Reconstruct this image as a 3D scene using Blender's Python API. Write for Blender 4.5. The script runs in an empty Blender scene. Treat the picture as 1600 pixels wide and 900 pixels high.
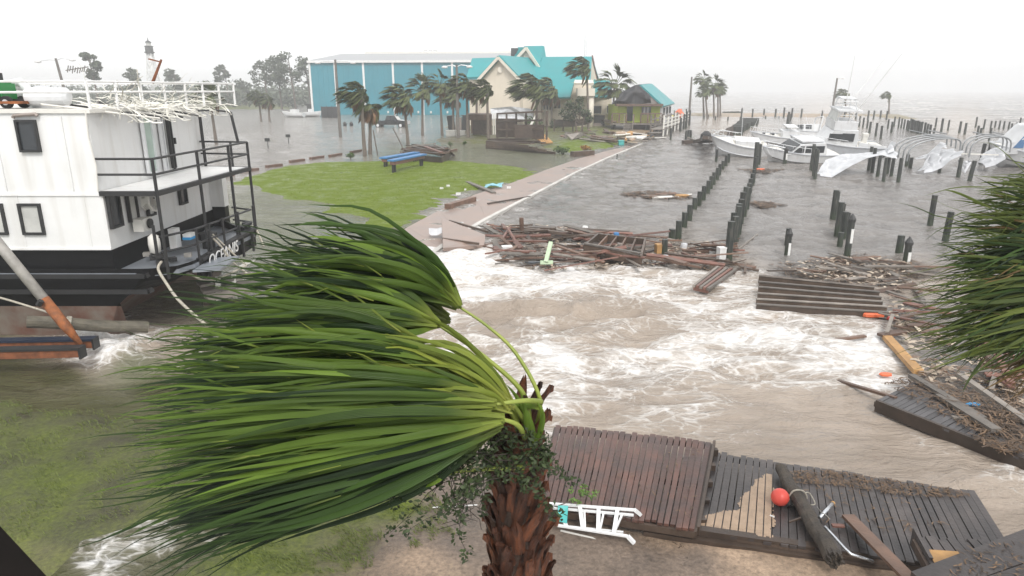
import bpy, bmesh, math, random
import numpy as np
from mathutils import Vector, Matrix, noise as mnoise
random.seed(7); np.random.seed(7)
sc = bpy.context.scene
col = sc.collection
R = math.radians
# ------------------------------------------------------------------ camera
H = 7.0; TH = R(16.2); F = 1067.0
cam = bpy.data.cameras.new("camera"); cam.lens = 24.0; cam.sensor_width = 36.0
cam.clip_start = 0.05; cam.clip_end = 9000
camo = bpy.data.objects.new("camera", cam); col.objects.link(camo)
camo.location = (0, 0, H); camo.rotation_euler = (R(90) - TH, 0, 0)
sc.camera = camo
# ------------------------------------------------------------------ light: overcast storm sky
SUN_EL, SUN_AZ = R(46), R(168)
w = bpy.data.worlds.new("World"); sc.world = w; w.use_nodes = True
nt = w.node_tree; nt.nodes.clear()
sky = nt.nodes.new("ShaderNodeTexSky"); sky.sky_type = 'NISHITA'; sky.sun_disc = False
sky.sun_elevation = SUN_EL; sky.sun_rotation = SUN_AZ
sky.air_density = 1.0; sky.dust_density = 6.0; sky.ozone_density = 1.0
hsv = nt.nodes.new("ShaderNodeHueSaturation"); hsv.inputs['Saturation'].default_value = 0.06
mixw = nt.nodes.new("ShaderNodeMix"); mixw.data_type = 'RGBA'; mixw.inputs[0].default_value = 0.8
# the cloud deck: broad grey rain banks in an otherwise bright overcast
wtc = nt.nodes.new("ShaderNodeTexCoord"); wmp = nt.nodes.new("ShaderNodeMapping"); wmp.inputs['Scale'].default_value = (1.0, 1.0, 2.2); wmp.inputs['Location'].default_value = (.55, .1, .3)
wnz = nt.nodes.new("ShaderNodeTexNoise"); wnz.inputs['Scale'].default_value = 1.1; wnz.inputs['Detail'].default_value = 5; wnz.inputs['Roughness'].default_value = .5
wrp = nt.nodes.new("ShaderNodeValToRGB"); wrp.color_ramp.elements[0].position = .36; wrp.color_ramp.elements[0].color = (.50, .51, .53, 1); wrp.color_ramp.elements[1].position = .62; wrp.color_ramp.elements[1].color = (1, 1, 1, 1)
wsc = nt.nodes.new("ShaderNodeVectorMath"); wsc.operation = 'SCALE'; wsc.inputs['Scale'].default_value = 8.6
nt.links.new(wtc.outputs['Generated'], wmp.inputs[0]); nt.links.new(wmp.outputs[0], wnz.inputs['Vector']); nt.links.new(wnz.outputs['Fac'], wrp.inputs[0]); nt.links.new(wrp.outputs[0], wsc.inputs[0]); nt.links.new(wsc.outputs[0], mixw.inputs[7])
bg = nt.nodes.new("ShaderNodeBackground"); bg.inputs['Strength'].default_value = 0.12
wo = nt.nodes.new("ShaderNodeOutputWorld")
nt.links.new(sky.outputs[0], hsv.inputs['Color']); nt.links.new(hsv.outputs[0], mixw.inputs[6])
nt.links.new(mixw.outputs[2], bg.inputs['Color']); nt.links.new(bg.outputs[0], wo.inputs['Surface'])
sl = bpy.data.lights.new("sun", 'SUN'); sl.energy = 1.4; sl.angle = R(14); sl.color = (1, .97, .93)
so = bpy.data.objects.new("sun", sl); col.objects.link(so)
sd = Vector((math.sin(SUN_AZ) * math.cos(SUN_EL), math.cos(SUN_AZ) * math.cos(SUN_EL), math.sin(SUN_EL)))
so.rotation_euler = sd.to_track_quat('Z', 'Y').to_euler(); so.location = (0, -20, 60)
vs = sc.view_settings; vs.view_transform = 'Standard'; vs.look = 'None'; vs.exposure = 0.74; vs.gamma = 1
sc.cycles.use_denoising = True
sc.cycles.max_bounces = 6; sc.cycles.diffuse_bounces = 2; sc.cycles.glossy_bounces = 2
sc.cycles.transmission_bounces = 3; sc.cycles.transparent_max_bounces = 6; sc.cycles.volume_bounces = 2
sc.cycles.caustics_reflective = False; sc.cycles.caustics_refractive = False
# ------------------------------------------------------------------ layout helpers: photo bearings to places in the world
CT, ST = math.cos(TH), math.sin(TH)
def ray(px, py):
    u = (px - 800) / F; v = (py - 450) / F
    return Vector((u, CT - v * ST, -ST - v * CT))
CAM = Vector((0, 0, H))
def G(px, py, z=0.0):
    r = ray(px, py); return CAM + r * ((z - H) / r.z)
def PY(px, py, Y):
    r = ray(px, py); return CAM + r * (Y / r.y)
def PX(px, py, X):
    r = ray(px, py); return CAM + r * (X / r.x)
def PD(px, py, D):
    return CAM + ray(px, py) * D
def proj(x, y, z):
    zz = z - H
    d = y * CT - zz * ST
    d = np.maximum(d, 0.05)
    return 800 + F * x / d, 450 + F * (-y * ST - zz * CT) / d
def ppm(Y):      # metres per photo pixel at forward distance Y
    return Y / F
# ------------------------------------------------------------------ objects, tags
def tag(o, label=None, cat=None, group=None, kind=None):
    if label: o['label'] = label
    if cat: o['category'] = cat
    if group: o['group'] = group
    if kind: o['kind'] = kind
    return o
def empty(name, loc=(0, 0, 0), label=None, cat=None, group=None):
    o = bpy.data.objects.new(name, None); col.objects.link(o); o.location = loc
    o.empty_display_size = .2
    return tag(o, label, cat, group)
KIDS = {}
def wloc(o):
    v = Vector((0, 0, 0))
    while o is not None:
        v += o.location; o = o.parent
    return v
def link(name, me, parent=None, loc=None):
    o = bpy.data.objects.new(name, me); col.objects.link(o)
    if parent is not None:
        o.parent = parent; KIDS.setdefault(parent.name, []).append(o)
    if loc is not None: o.location = loc
    return o
def copy_tree(o, parent=None):
    c = o.copy(); col.objects.link(c); c.parent = parent
    if parent is not None: KIDS.setdefault(parent.name, []).append(c)
    for ch in KIDS.get(o.name, []): copy_tree(ch, c)
    return c
# ------------------------------------------------------------------ mesh builder
BOXF = [(0, 3, 2, 1), (4, 5, 6, 7), (0, 1, 5, 4), (1, 2, 6, 5), (2, 3, 7, 6), (3, 0, 4, 7)]
def frame(d, up=Vector((0, 0, 1))):
    d = d.normalized()
    s = d.cross(up)
    if s.length < 1e-4: s = d.cross(Vector((0, 1, 0)))
    s.normalize(); return d, s, s.cross(d).normalized()
class MB:
    def __init__(s): s.v = []; s.f = []; s.m = []; s.cur = 0; s.uv = None; s.at = []; s.a = 0.5
    def add(s, vs, fs):
        n = len(s.v); s.v += [tuple(p) for p in vs]
        s.f += [tuple(n + i for i in f) for f in fs]; s.m += [s.cur] * len(fs); s.at += [s.a] * len(vs)
        return s
    def mat(s, i): s.cur = i; return s
    def box(s, c, size, rz=0, M=None):
        x, y, z = size[0] / 2, size[1] / 2, size[2] / 2
        p = [Vector(q) for q in ((-x, -y, -z), (x, -y, -z), (x, y, -z), (-x, y, -z), (-x, -y, z), (x, -y, z), (x, y, z), (-x, y, z))]
        if M is None: M = Matrix.Rotation(rz, 3, 'Z')
        c = Vector(c)
        return s.add([c + M @ q for q in p], BOXF)
    def box8(s, p): return s.add(p, BOXF)
    def beam(s, a, b, w, h, up=Vector((0, 0, 1)), chamfer=0):
        a = Vector(a); b = Vector(b); d, x, y = frame(b - a, up)
        x = x * w / 2; y = y * h / 2
        return s.add([a - x - y, a + x - y, a + x + y, a - x + y, b - x - y, b + x - y, b + x + y, b - x + y],
                     [(0, 1, 2, 3), (7, 6, 5, 4), (0, 4, 5, 1), (1, 5, 6, 2), (2, 6, 7, 3), (3, 7, 4, 0)])
    def tube(s, pts, r, n=8, cap=True, jit=0):
        pts = [Vector(p) for p in pts]; N = len(pts)
        rs = r if isinstance(r, (list, tuple)) else [r] * N
        vs = []; fs = []; up = Vector((0, 0, 1)); prev = None
        for i, p in enumerate(pts):
            d = (pts[min(i + 1, N - 1)] - pts[max(i - 1, 0)])
            if d.length < 1e-6: d = Vector((0, 0, 1))
            d.normalize()
            if prev is None:
                d, x, y = frame(d)
            else:
                x = prev - d * prev.dot(d)
                if x.length < 1e-4: _, x, _ = frame(d)
                x.normalize()
            y = d.cross(x); prev = x
            for k in range(n):
                a = 2 * math.pi * k / n
                q = rs[i] * (1 + (random.uniform(-jit, jit) if jit else 0))
                vs.append(p + x * (math.cos(a) * q) + y * (math.sin(a) * q))
        for i in range(N - 1):
            for k in range(n):
                a = i * n + k; b = i * n + (k + 1) % n
                fs.append((a, b, b + n, a + n))
        if cap:
            fs.append(tuple(reversed(range(n)))); fs.append(tuple(range((N - 1) * n, N * n)))
        return s.add(vs, fs)
    def cyl(s, c, r, z0, z1, n=12, r1=None):
        return s.tube([(c[0], c[1], z0), (c[0], c[1], z1)], [r, r if r1 is None else r1], n)
    def lathe(s, c, prof, n=16):
        c = Vector(c); vs = []; fs = []
        for (r, z) in prof:
            for k in range(n):
                a = 2 * math.pi * k / n; vs.append(c + Vector((r * math.cos(a), r * math.sin(a), z)))
        for i in range(len(prof) - 1):
            for k in range(n):
                a = i * n + k; b = i * n + (k + 1) % n; fs.append((a, b, b + n, a + n))
        fs.append(tuple(reversed(range(n)))); fs.append(tuple(range((len(prof) - 1) * n, len(prof) * n)))
        return s.add(vs, fs)
    def slab(s, poly, t):       # polygon of points (any plane) given thickness t against its normal
        p = [Vector(q) for q in poly]; n = len(p)
        nrm = Vector((0, 0, 0))
        for i in range(n):
            a = p[i]; b = p[(i + 1) % n]
            nrm += Vector(((a.y - b.y) * (a.z + b.z), (a.z - b.z) * (a.x + b.x), (a.x - b.x) * (a.y + b.y)))
        nrm.normalize()
        q = [v - nrm * t for v in p]
        fs = [tuple(range(n)), tuple(reversed(range(n, 2 * n)))]
        for i in range(n):
            j = (i + 1) % n; fs.append((i, n + i, n + j, j))
        return s.add(p + q, fs)
    def extr(s, poly, vec):
        p = [Vector(q) for q in poly]; n = len(p); vec = Vector(vec)
        fs = [tuple(range(n)), tuple(reversed(range(n, 2 * n)))]
        for i in range(n):
            j = (i + 1) % n; fs.append((i, n + i, n + j, j))
        return s.add(p + [v + vec for v in p], fs)
    def grid(s, rows):
        n = len(rows[0]); vs = [q for r in rows for q in r]; fs = []
        for i in range(len(rows) - 1):
            for k in range(n - 1):
                a = i * n + k; fs.append((a, a + 1, a + n + 1, a + n))
        return s.add(vs, fs)
    def build(s, name, mats, parent=None, smooth=False, loc=None, attr=False, fix=True, recenter=False):
        o = Vector((0, 0, 0))
        if parent is not None: o = wloc(parent)
        if loc is not None: o = Vector(loc)
        if recenter:
            o = Vector((sum(v[0] for v in s.v), sum(v[1] for v in s.v), sum(v[2] for v in s.v))) / max(1, len(s.v))
        me = bpy.data.meshes.new(name)
        me.from_pydata([tuple(Vector(v) - o) for v in s.v], [], s.f)
        if not isinstance(mats, (list, tuple)): mats = [mats]
        for m in mats: me.materials.append(m)
        me.polygons.foreach_set('material_index', s.m)
        if attr:
            at = me.attributes.new('shade', 'FLOAT', 'POINT'); at.data.foreach_set('value', s.at)
        if fix:
            bm = bmesh.new(); bm.from_mesh(me); bmesh.ops.recalc_face_normals(bm, faces=bm.faces); bm.to_mesh(me); bm.free()
        if smooth: me.polygons.foreach_set('use_smooth', [True] * len(me.polygons))
        me.update()
        return link(name, me, parent, o if (loc is not None or recenter) else None)
# ------------------------------------------------------------------ materials
def newmat(name):
    m = bpy.data.materials.new(name); m.use_nodes = True
    t = m.node_tree; b = t.nodes['Principled BSDF']; return m, t, b
def N(t, typ, **kw):
    n = t.nodes.new(typ)
    for k, v in kw.items():
        if k.startswith('i_'):
            key = k[2:]; key = int(key) if key.isdigit() else key.replace('_', ' ')
            n.inputs[key].default_value = v
        else: setattr(n, k, v)
    return n
def ramp(t, src, stops):
    r = t.nodes.new('ShaderNodeValToRGB'); e = r.color_ramp.elements
    while len(e) < len(stops): e.new(0.5)
    for k, (p, c) in enumerate(stops):
        e[k].position = p; e[k].color = c if len(c) == 4 else (*c, 1)
    t.links.new(src, r.inputs[0]); return r
def math_(t, op, a, b=None, clamp=False):
    n = t.nodes.new('ShaderNodeMath'); n.operation = op; n.use_clamp = clamp
    for i, q in enumerate((a, b)):
        if q is None: continue
        if isinstance(q, (int, float)): n.inputs[i].default_value = q
        else: t.links.new(q, n.inputs[i])
    return n.outputs[0]
def mixc(t, fac, a, b, mode='MIX'):
    n = t.nodes.new('ShaderNodeMix'); n.data_type = 'RGBA'; n.blend_type = mode
    for i, q in ((0, fac), (6, a), (7, b)):
        if isinstance(q, (int, float)): n.inputs[i].default_value = q
        elif isinstance(q, tuple): n.inputs[i].default_value = q if len(q) == 4 else (*q, 1)
        else: t.links.new(q, n.inputs[i])
    return n.outputs[2]
def mat(name, c, rough=.6, var=.25, scale=3.0, c2=None, bump=0.0, metal=0.0, stretch=(1, 1, 1), objvar=0.0, bscale=None, spec=.5, streak=0):
    m, t, b = newmat(name)
    tc = N(t, 'ShaderNodeTexCoord'); mp = N(t, 'ShaderNodeMapping'); mp.inputs['Scale'].default_value = stretch
    t.links.new(tc.outputs['Object'], mp.inputs[0])
    nz = N(t, 'ShaderNodeTexNoise', i_Scale=scale, i_Detail=6.0, i_Roughness=.6); t.links.new(mp.outputs[0], nz.inputs['Vector'])
    c2 = c2 or tuple(x * (1 - var) for x in c)
    cr = ramp(t, nz.outputs['Fac'], [(.32, c2), (.66, c)])
    out = cr.outputs[0]
    if streak:
        m2 = N(t, 'ShaderNodeMapping'); m2.inputs['Scale'].default_value = (1.6, 1.6, .12); t.links.new(tc.outputs['Object'], m2.inputs[0])
        n2 = N(t, 'ShaderNodeTexNoise', i_Scale=2.2, i_Detail=7.0); t.links.new(m2.outputs[0], n2.inputs['Vector'])
        r2 = ramp(t, n2.outputs['Fac'], [(.5, (1, 1, 1)), (.75, (1 - streak, 1 - streak * 1.15, 1 - streak * 1.35))])
        out = mixc(t, 1.0, out, r2.outputs[0], 'MULTIPLY')
    if objvar:
        oi = N(t, 'ShaderNodeObjectInfo')
        v = math_(t, 'MULTIPLY_ADD', oi.outputs['Random'], objvar * 2); v.node.inputs[2].default_value = 1 - objvar
        hs = N(t, 'ShaderNodeHueSaturation'); t.links.new(v, hs.inputs['Value']); t.links.new(out, hs.inputs['Color']); out = hs.outputs[0]
    t.links.new(out, b.inputs['Base Color'])
    b.inputs['Metallic'].default_value = metal; b.inputs['Specular IOR Level'].default_value = spec
    rr = math_(t, 'MULTIPLY_ADD', nz.outputs['Fac'], .3); rr.node.inputs[2].default_value = rough - .15
    t.links.new(rr, b.inputs['Roughness'])
    if bump:
        nb = N(t, 'ShaderNodeTexNoise', i_Scale=bscale or scale * 6, i_Detail=5.0); t.links.new(mp.outputs[0], nb.inputs['Vector'])
        bp = N(t, 'ShaderNodeBump', i_Strength=bump, i_Distance=.02); t.links.new(nb.outputs['Fac'], bp.inputs['Height']); t.links.new(bp.outputs[0], b.inputs['Normal'])
    return m
M = {}
M['white_paint'] = mat('white paint', (.74, .74, .73), .45, .07, 1.2, streak=.13)
M['white_gel'] = mat('white gelcoat', (.70, .71, .72), .35, .12, .8, streak=.12)
M['dark_timber'] = mat('near black timber', (.010, .008, .007), .9, .4, 4, spec=.1)
M['offwhite'] = mat('off white', (.72, .70, .65), .6, .15, 2)
M['black_paint'] = mat('black hull paint', (.006, .006, .007), .42, .3, 2.0, bump=.15, bscale=3, spec=.16)
M['black_metal'] = mat('black metal', (.02, .02, .021), .5, .3, 6)
M['dark_glass'] = mat('dark glass', (.035, .04, .045), .15, .3, 1.2)
M['pale_glass'] = mat('pale curtained glass', (.55, .55, .52), .2, .25, 1.5)
M['green_glass'] = mat('green tinted glass', (.42, .52, .46), .12, .2, 1.0)
M['grey_deck'] = mat('grey wet deck', (.24, .26, .29), .35, .3, 2)
M['rust'] = mat('rust', (.22, .075, .03), .75, .55, 5, bump=.4)
M['rusty_hull'] = mat('rusty hull bottom', (.20, .17, .14), .7, .3, 1.4, c2=(.14, .055, .035), bump=.3)
M['rust_orange'] = mat('orange rust', (.34, .11, .03), .75, .6, 5, c2=(.12, .045, .02), bump=.4)
M['steel_grey'] = mat('grey steel pipe', (.36, .34, .31), .5, .4, 4, bump=.2)
M['aluminium'] = mat('aluminium', (.72, .73, .74), .35, .1, 6, metal=.35)
M['chrome'] = mat('chrome pipe', (.68, .70, .73), .25, .15, 5, metal=.75)
M['rope'] = mat('rope', (.50, .46, .38), .9, .4, 20, bump=.6)
m_, t_, b_ = newmat('tarred piling'); M['piling'] = m_
tc_ = N(t_, 'ShaderNodeTexCoord'); sx_ = N(t_, 'ShaderNodeSeparateXYZ'); t_.links.new(tc_.outputs['Object'], sx_.inputs[0])
mp_ = N(t_, 'ShaderNodeMapping'); mp_.inputs['Scale'].default_value = (4, 4, .5); t_.links.new(tc_.outputs['Object'], mp_.inputs[0])
oi_ = N(t_, 'ShaderNodeObjectInfo'); vo_ = N(t_, 'ShaderNodeVectorMath', operation='ADD'); t_.links.new(mp_.outputs[0], vo_.inputs[0]); t_.links.new(oi_.outputs['Location'], vo_.inputs[1])
nz_ = N(t_, 'ShaderNodeTexNoise', i_Scale=2.5, i_Detail=7.0, i_Roughness=.65); t_.links.new(vo_.outputs[0], nz_.inputs['Vector'])
cr_ = ramp(t_, nz_.outputs['Fac'], [(.3, (.008, .010, .009)), (.5, (.026, .031, .027)), (.68, (.075, .072, .062))])
al_ = math_(t_, 'ADD', sx_.outputs['Z'], math_(t_, 'MULTIPLY', nz_.outputs['Fac'], -.5)); ar_ = ramp(t_, al_, [(.0, (1, 1, 1)), (.32, (0, 0, 0))])
hs_ = N(t_, 'ShaderNodeHueSaturation'); vv_ = math_(t_, 'MULTIPLY_ADD', oi_.outputs['Random'], .9); vv_.node.inputs[2].default_value = .6; t_.links.new(vv_, hs_.inputs['Value']); t_.links.new(cr_.outputs[0], hs_.inputs['Color'])
t_.links.new(mixc(t_, math_(t_, 'MULTIPLY', ar_.outputs[0], .7), hs_.outputs[0], (.03, .045, .022)), b_.inputs['Base Color']); b_.inputs['Roughness'].default_value = .5
bp_ = N(t_, 'ShaderNodeBump', i_Strength=.6, i_Distance=.02); t_.links.new(nz_.outputs['Fac'], bp_.inputs['Height']); t_.links.new(bp_.outputs[0], b_.inputs['Normal'])
M['piling_cap'] = mat('piling cap', (.035, .035, .035), .5, .3, 6)
M['reflector'] = mat('white reflector', (.75, .75, .73), .4, .1, 6)
M['wet_wood'] = mat('wet dark wood', (.085, .058, .042), .45, .5, 2.5, bump=.4, stretch=(1, 1, 1), objvar=.45)
M['brown_wood'] = mat('brown wood', (.15, .088, .06), .5, .45, 2.5, bump=.4, objvar=.4)
M['grey_wood'] = mat('grey weathered wood', (.21, .185, .16), .6, .45, 2.5, bump=.4, objvar=.4)
M['red_wood'] = mat('reddish wood', (.20, .095, .07), .5, .4, 2.5, bump=.4, objvar=.35)
M['raw_wood'] = mat('raw yellow wood', (.48, .27, .10), .6, .35, 2.5, bump=.3)
M['deck_a'] = mat('reddish deck board', (.125, .058, .042), .38, .45, 1.6, c2=(.045, .029, .026), bump=.35, bscale=14, objvar=.2)
M['deck_b'] = mat('slate deck board', (.072, .060, .056), .36, .4, 1.8, c2=(.032, .027, .027), bump=.35, bscale=14, objvar=.22)
M['deck_c'] = mat('grey deck board', (.085, .08, .082), .45, .35, 1.8, bump=.3, bscale=14, objvar=.25)
M['sand'] = mat('wet sand', (.42, .30, .205), .5, .25, 6, bump=.35)
M['teal_wall'] = mat('teal metal wall', (.012, .22, .29), .5, .12, .25, streak=.12)
M['teal_roof'] = mat('teal metal roof', (.012, .27, .285), .4, .15, .3)
M['cream'] = mat('cream stucco', (.74, .66, .54), .8, .08, .4, streak=.05)
M['cream_light'] = mat('cream trim', (.74, .68, .58), .7, .1, .8)
M['lime'] = mat('lime paint', (.50, .62, .06), .6, .15, .8)
M['black_tarp'] = mat('black tarp', (.014, .014, .018), .5, .4, 1.2, bump=.3)
M['white_tarp'] = mat('white tarpaulin', (.60, .61, .63), .55, .28, 1.8, bump=.6, bscale=3)
M['cream_vinyl'] = mat('cream vinyl', (.72, .67, .53), .5, .15, 2)
M['blue_paint'] = mat('blue paint', (.05, .20, .45), .45, .2, 3)
M['blue_tarp'] = mat('blue tarp', (.03, .30, .62), .5, .2, 3)
M['teal_bit'] = mat('teal plastic', (.06, .42, .40), .5, .2, 3)
M['red_float'] = mat('red float', (.72, .085, .06), .35, .18, 4)
M['orange_float'] = mat('orange float', (.75, .16, .06), .5, .25, 4)
M['green_paint'] = mat('green machine paint', (.02, .25, .06), .4, .2, 4)
M['rubber'] = mat('rubber', (.015, .015, .015), .8, .2, 6)
M['concrete'] = mat('wet concrete', (.30, .25, .22), .5, .25, 1.5, bump=.2)
M['brown_stop'] = mat('brown wheel stop', (.16, .095, .07), .6, .3, 3)
M['pale_green'] = mat('pale green paint', (.52, .66, .45), .6, .2, 3)
M['pole_wood'] = mat('grey pole', (.16, .145, .13), .8, .3, 2)
M['hoop'] = mat('galvanised hoop', (.30, .31, .32), .45, .3, 4, metal=.3)
M['van_black'] = mat('black car paint', (.012, .013, .016), .25, .2, 2)
# ================================================================== SETTING: sea floor / land, water, promenade, haze
POLY = {}
def W2(pts): return [(G(x, y).x, G(x, y).y) for x, y in pts]
POLY['lawn'] = W2([(350, 287), (400, 271), (450, 260), (520, 252), (600, 250), (690, 248), (740, 254), (800, 262), (845, 272), (800, 293), (750, 304), (700, 317), (640, 340), (600, 349), (545, 340), (440, 307)])
POLY['prom'] = W2([(600, 385), (650, 345), (735, 306), (800, 286), (880, 255), (930, 240), (965, 231), (1005, 224), (960, 243), (900, 270), (860, 290), (800, 320), (745, 350), (690, 378), (655, 398), (600, 440), (560, 440)])
POLY['near'] = W2([(-500, 600), (60, 604), (180, 620), (300, 660), (500, 720), (700, 715), (860, 720), (905, 760), (1010, 775), (1100, 790), (1300, 825), (1500, 865), (1800, 930), (1800, 1700), (-500, 1700)])
POLY['rest'] = W2([(680, 222), (750, 226), (830, 226), (850, 234), (890, 239), (930, 236), (965, 230), (1005, 221), (1040, 210), (1060, 200), (960, 190), (850, 190), (690, 198)])
POLY['far'] = W2([(-900, 172), (200, 172), (330, 171), (480, 172), (480, 160), (-900, 156)])
POLY['far2'] = W2([(1060, 181), (1180, 183), (1420, 184), (1420, 180), (1180, 178), (1060, 178)])
def sdist(x, y, poly):
    P = np.array(poly); n = len(P); d2 = np.full(x.shape, 1e18); ins = np.zeros(x.shape, bool)
    for i in range(n):
        ax, ay = P[i]; bx, by = P[(i + 1) % n]
        ex, ey = bx - ax, by - ay; l2 = ex * ex + ey * ey + 1e-12
        t = np.clip(((x - ax) * ex + (y - ay) * ey) / l2, 0, 1)
        d2 = np.minimum(d2, (x - ax - t * ex) ** 2 + (y - ay - t * ey) ** 2)
        c = ((ay > y) != (by > y)) & (x < ex * (y - ay) / (ey if abs(ey) > 1e-12 else 1e-12) + ax)
        ins ^= c
    return np.where(ins, 1, -1) * np.sqrt(d2)
def sst(a, b, x):
    t = np.clip((x - a) / (b - a), 0, 1); return t * t * (3 - 2 * t)
_ph = np.random.RandomState(3).uniform(0, 6.28, (64, 2)); _rd = np.random.RandomState(5).uniform(0, 6.28, 64)
def fbm(x, y, s, oct=4, seed=0):      # cheap warped sine noise, about -1..1
    z = np.zeros_like(x); a = 1.0; tot = 0
    for o in range(oct):
        for k in range(3):
            i = (seed * 7 + o * 3 + k) % 64; th = _rd[i]
            u = x * math.cos(th) + y * math.sin(th); q = -x * math.sin(th) + y * math.cos(th)
            z += a * np.sin(u * s + _ph[i, 0] + 1.3 * np.sin(q * s * .7 + _ph[i, 1])); 
        tot += a * 1.8; a *= .5; s *= 2.07
    return z / tot
def height(x, y):
    h = np.full(x.shape, -0.6)
    d = sdist(x, y, POLY['lawn']); h = np.maximum(h, -.6 + .40 * sst(-12, -3, d) + .32 * sst(-4.0, 3.0, d + 1.6 * fbm(x, y, .22, 4, 1)) + .04 * fbm(x, y, .9, 3, 21))
    d = sdist(x, y, POLY['rest']); h = np.maximum(h, -.5 + .8 * sst(-4, 5, d + 2 * fbm(x, y, .15, 3, 2)))
    d = sdist(x, y, POLY['near']); hn = -.60 + .38 * sst(-8, -2, d) + .40 * sst(-2.2, 1.8, d + .8 * fbm(x, y, .8, 4, 3)) + .035 * fbm(x, y, 2.2, 3, 4) - .13 * sst(-1.0, -3.2, x + .6 * fbm(x, y, .6, 3, 22)) * sst(8.2, 9.4, y)
    # a hollow at lower left where the surge pours through
    a, b = G(170, 905), G(330, 820)
    ex, ey = b.x - a.x, b.y - a.y; t = np.clip(((x - a.x) * ex + (y - a.y) * ey) / (ex * ex + ey * ey), -.5, 1.2)
    dd = np.hypot(x - a.x - t * ex, y - a.y - t * ey)
    hn = hn - .35 * (1 - sst(.25, 1.0, dd + .3 * fbm(x, y, 1.5, 3, 6)))
    h = np.maximum(h, hn)
    d = sdist(x, y, POLY['far']); h = np.maximum(h, -.6 + 1.3 * sst(-10, 25, d))
    d = sdist(x, y, POLY['far2']); h = np.maximum(h, -.6 + 1.0 * sst(-6, 4, d))
    return h
def polar(nr, na, r0, r1, a0, a1):
    r = np.exp(np.linspace(math.log(r0), math.log(r1), nr)); a = np.radians(np.linspace(a0, a1, na))
    RR, AA = np.meshgrid(r, a, indexing='ij')
    return RR * np.sin(AA), RR * np.cos(AA)
def sheet(name, x, y, z, m, attrs=None, kind='structure'):
    nr, na = x.shape; nv = nr * na
    co = np.stack([x, y, z], -1).reshape(-1, 3).astype(np.float32)
    i = np.arange(nr - 1)[:, None] * na + np.arange(na - 1)[None, :]
    q = np.stack([i, i + 1, i + na + 1, i + na], -1).reshape(-1, 4)[:, ::-1]
    me = bpy.data.meshes.new(name)
    me.vertices.add(nv); me.vertices.foreach_set('co', co.ravel())
    nf = len(q); me.loops.add(nf * 4); me.loops.foreach_set('vertex_index', q.ravel().astype(np.int32))
    me.polygons.add(nf); me.polygons.foreach_set('loop_start', np.arange(0, nf * 4, 4, dtype=np.int32))
    me.polygons.foreach_set('use_smooth', np.ones(nf, bool))
    me.materials.append(m)
    for k, v in (attrs or {}).items():
        if v.ndim == 3:
            at = me.attributes.new(k, 'FLOAT_COLOR', 'POINT')
            c = np.concatenate([v, np.ones(v.shape[:2] + (1,))], -1); at.data.foreach_set('color', c.reshape(-1).astype(np.float32))
        else:
            at = me.attributes.new(k, 'FLOAT', 'POINT'); at.data.foreach_set('value', v.ravel().astype(np.float32))
    me.update(calc_edges=True); me.validate()
    o = link(name, me); o['kind'] = kind; return o
def idw(px, py, S, p=3.5):
    S = np.array(S, float); out = np.zeros(px.shape + (S.shape[1] - 2,)); wt = np.zeros(px.shape)
    px = np.clip(px, -250, 1850); py = np.clip(py, 120, 1050)
    for s in S:
        w_ = 1.0 / (((px - s[0]) ** 2 + 4 * (py - s[1]) ** 2 + 150) ** (p / 2))
        out += w_[..., None] * s[2:]; wt += w_
    return out / wt[..., None]
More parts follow.
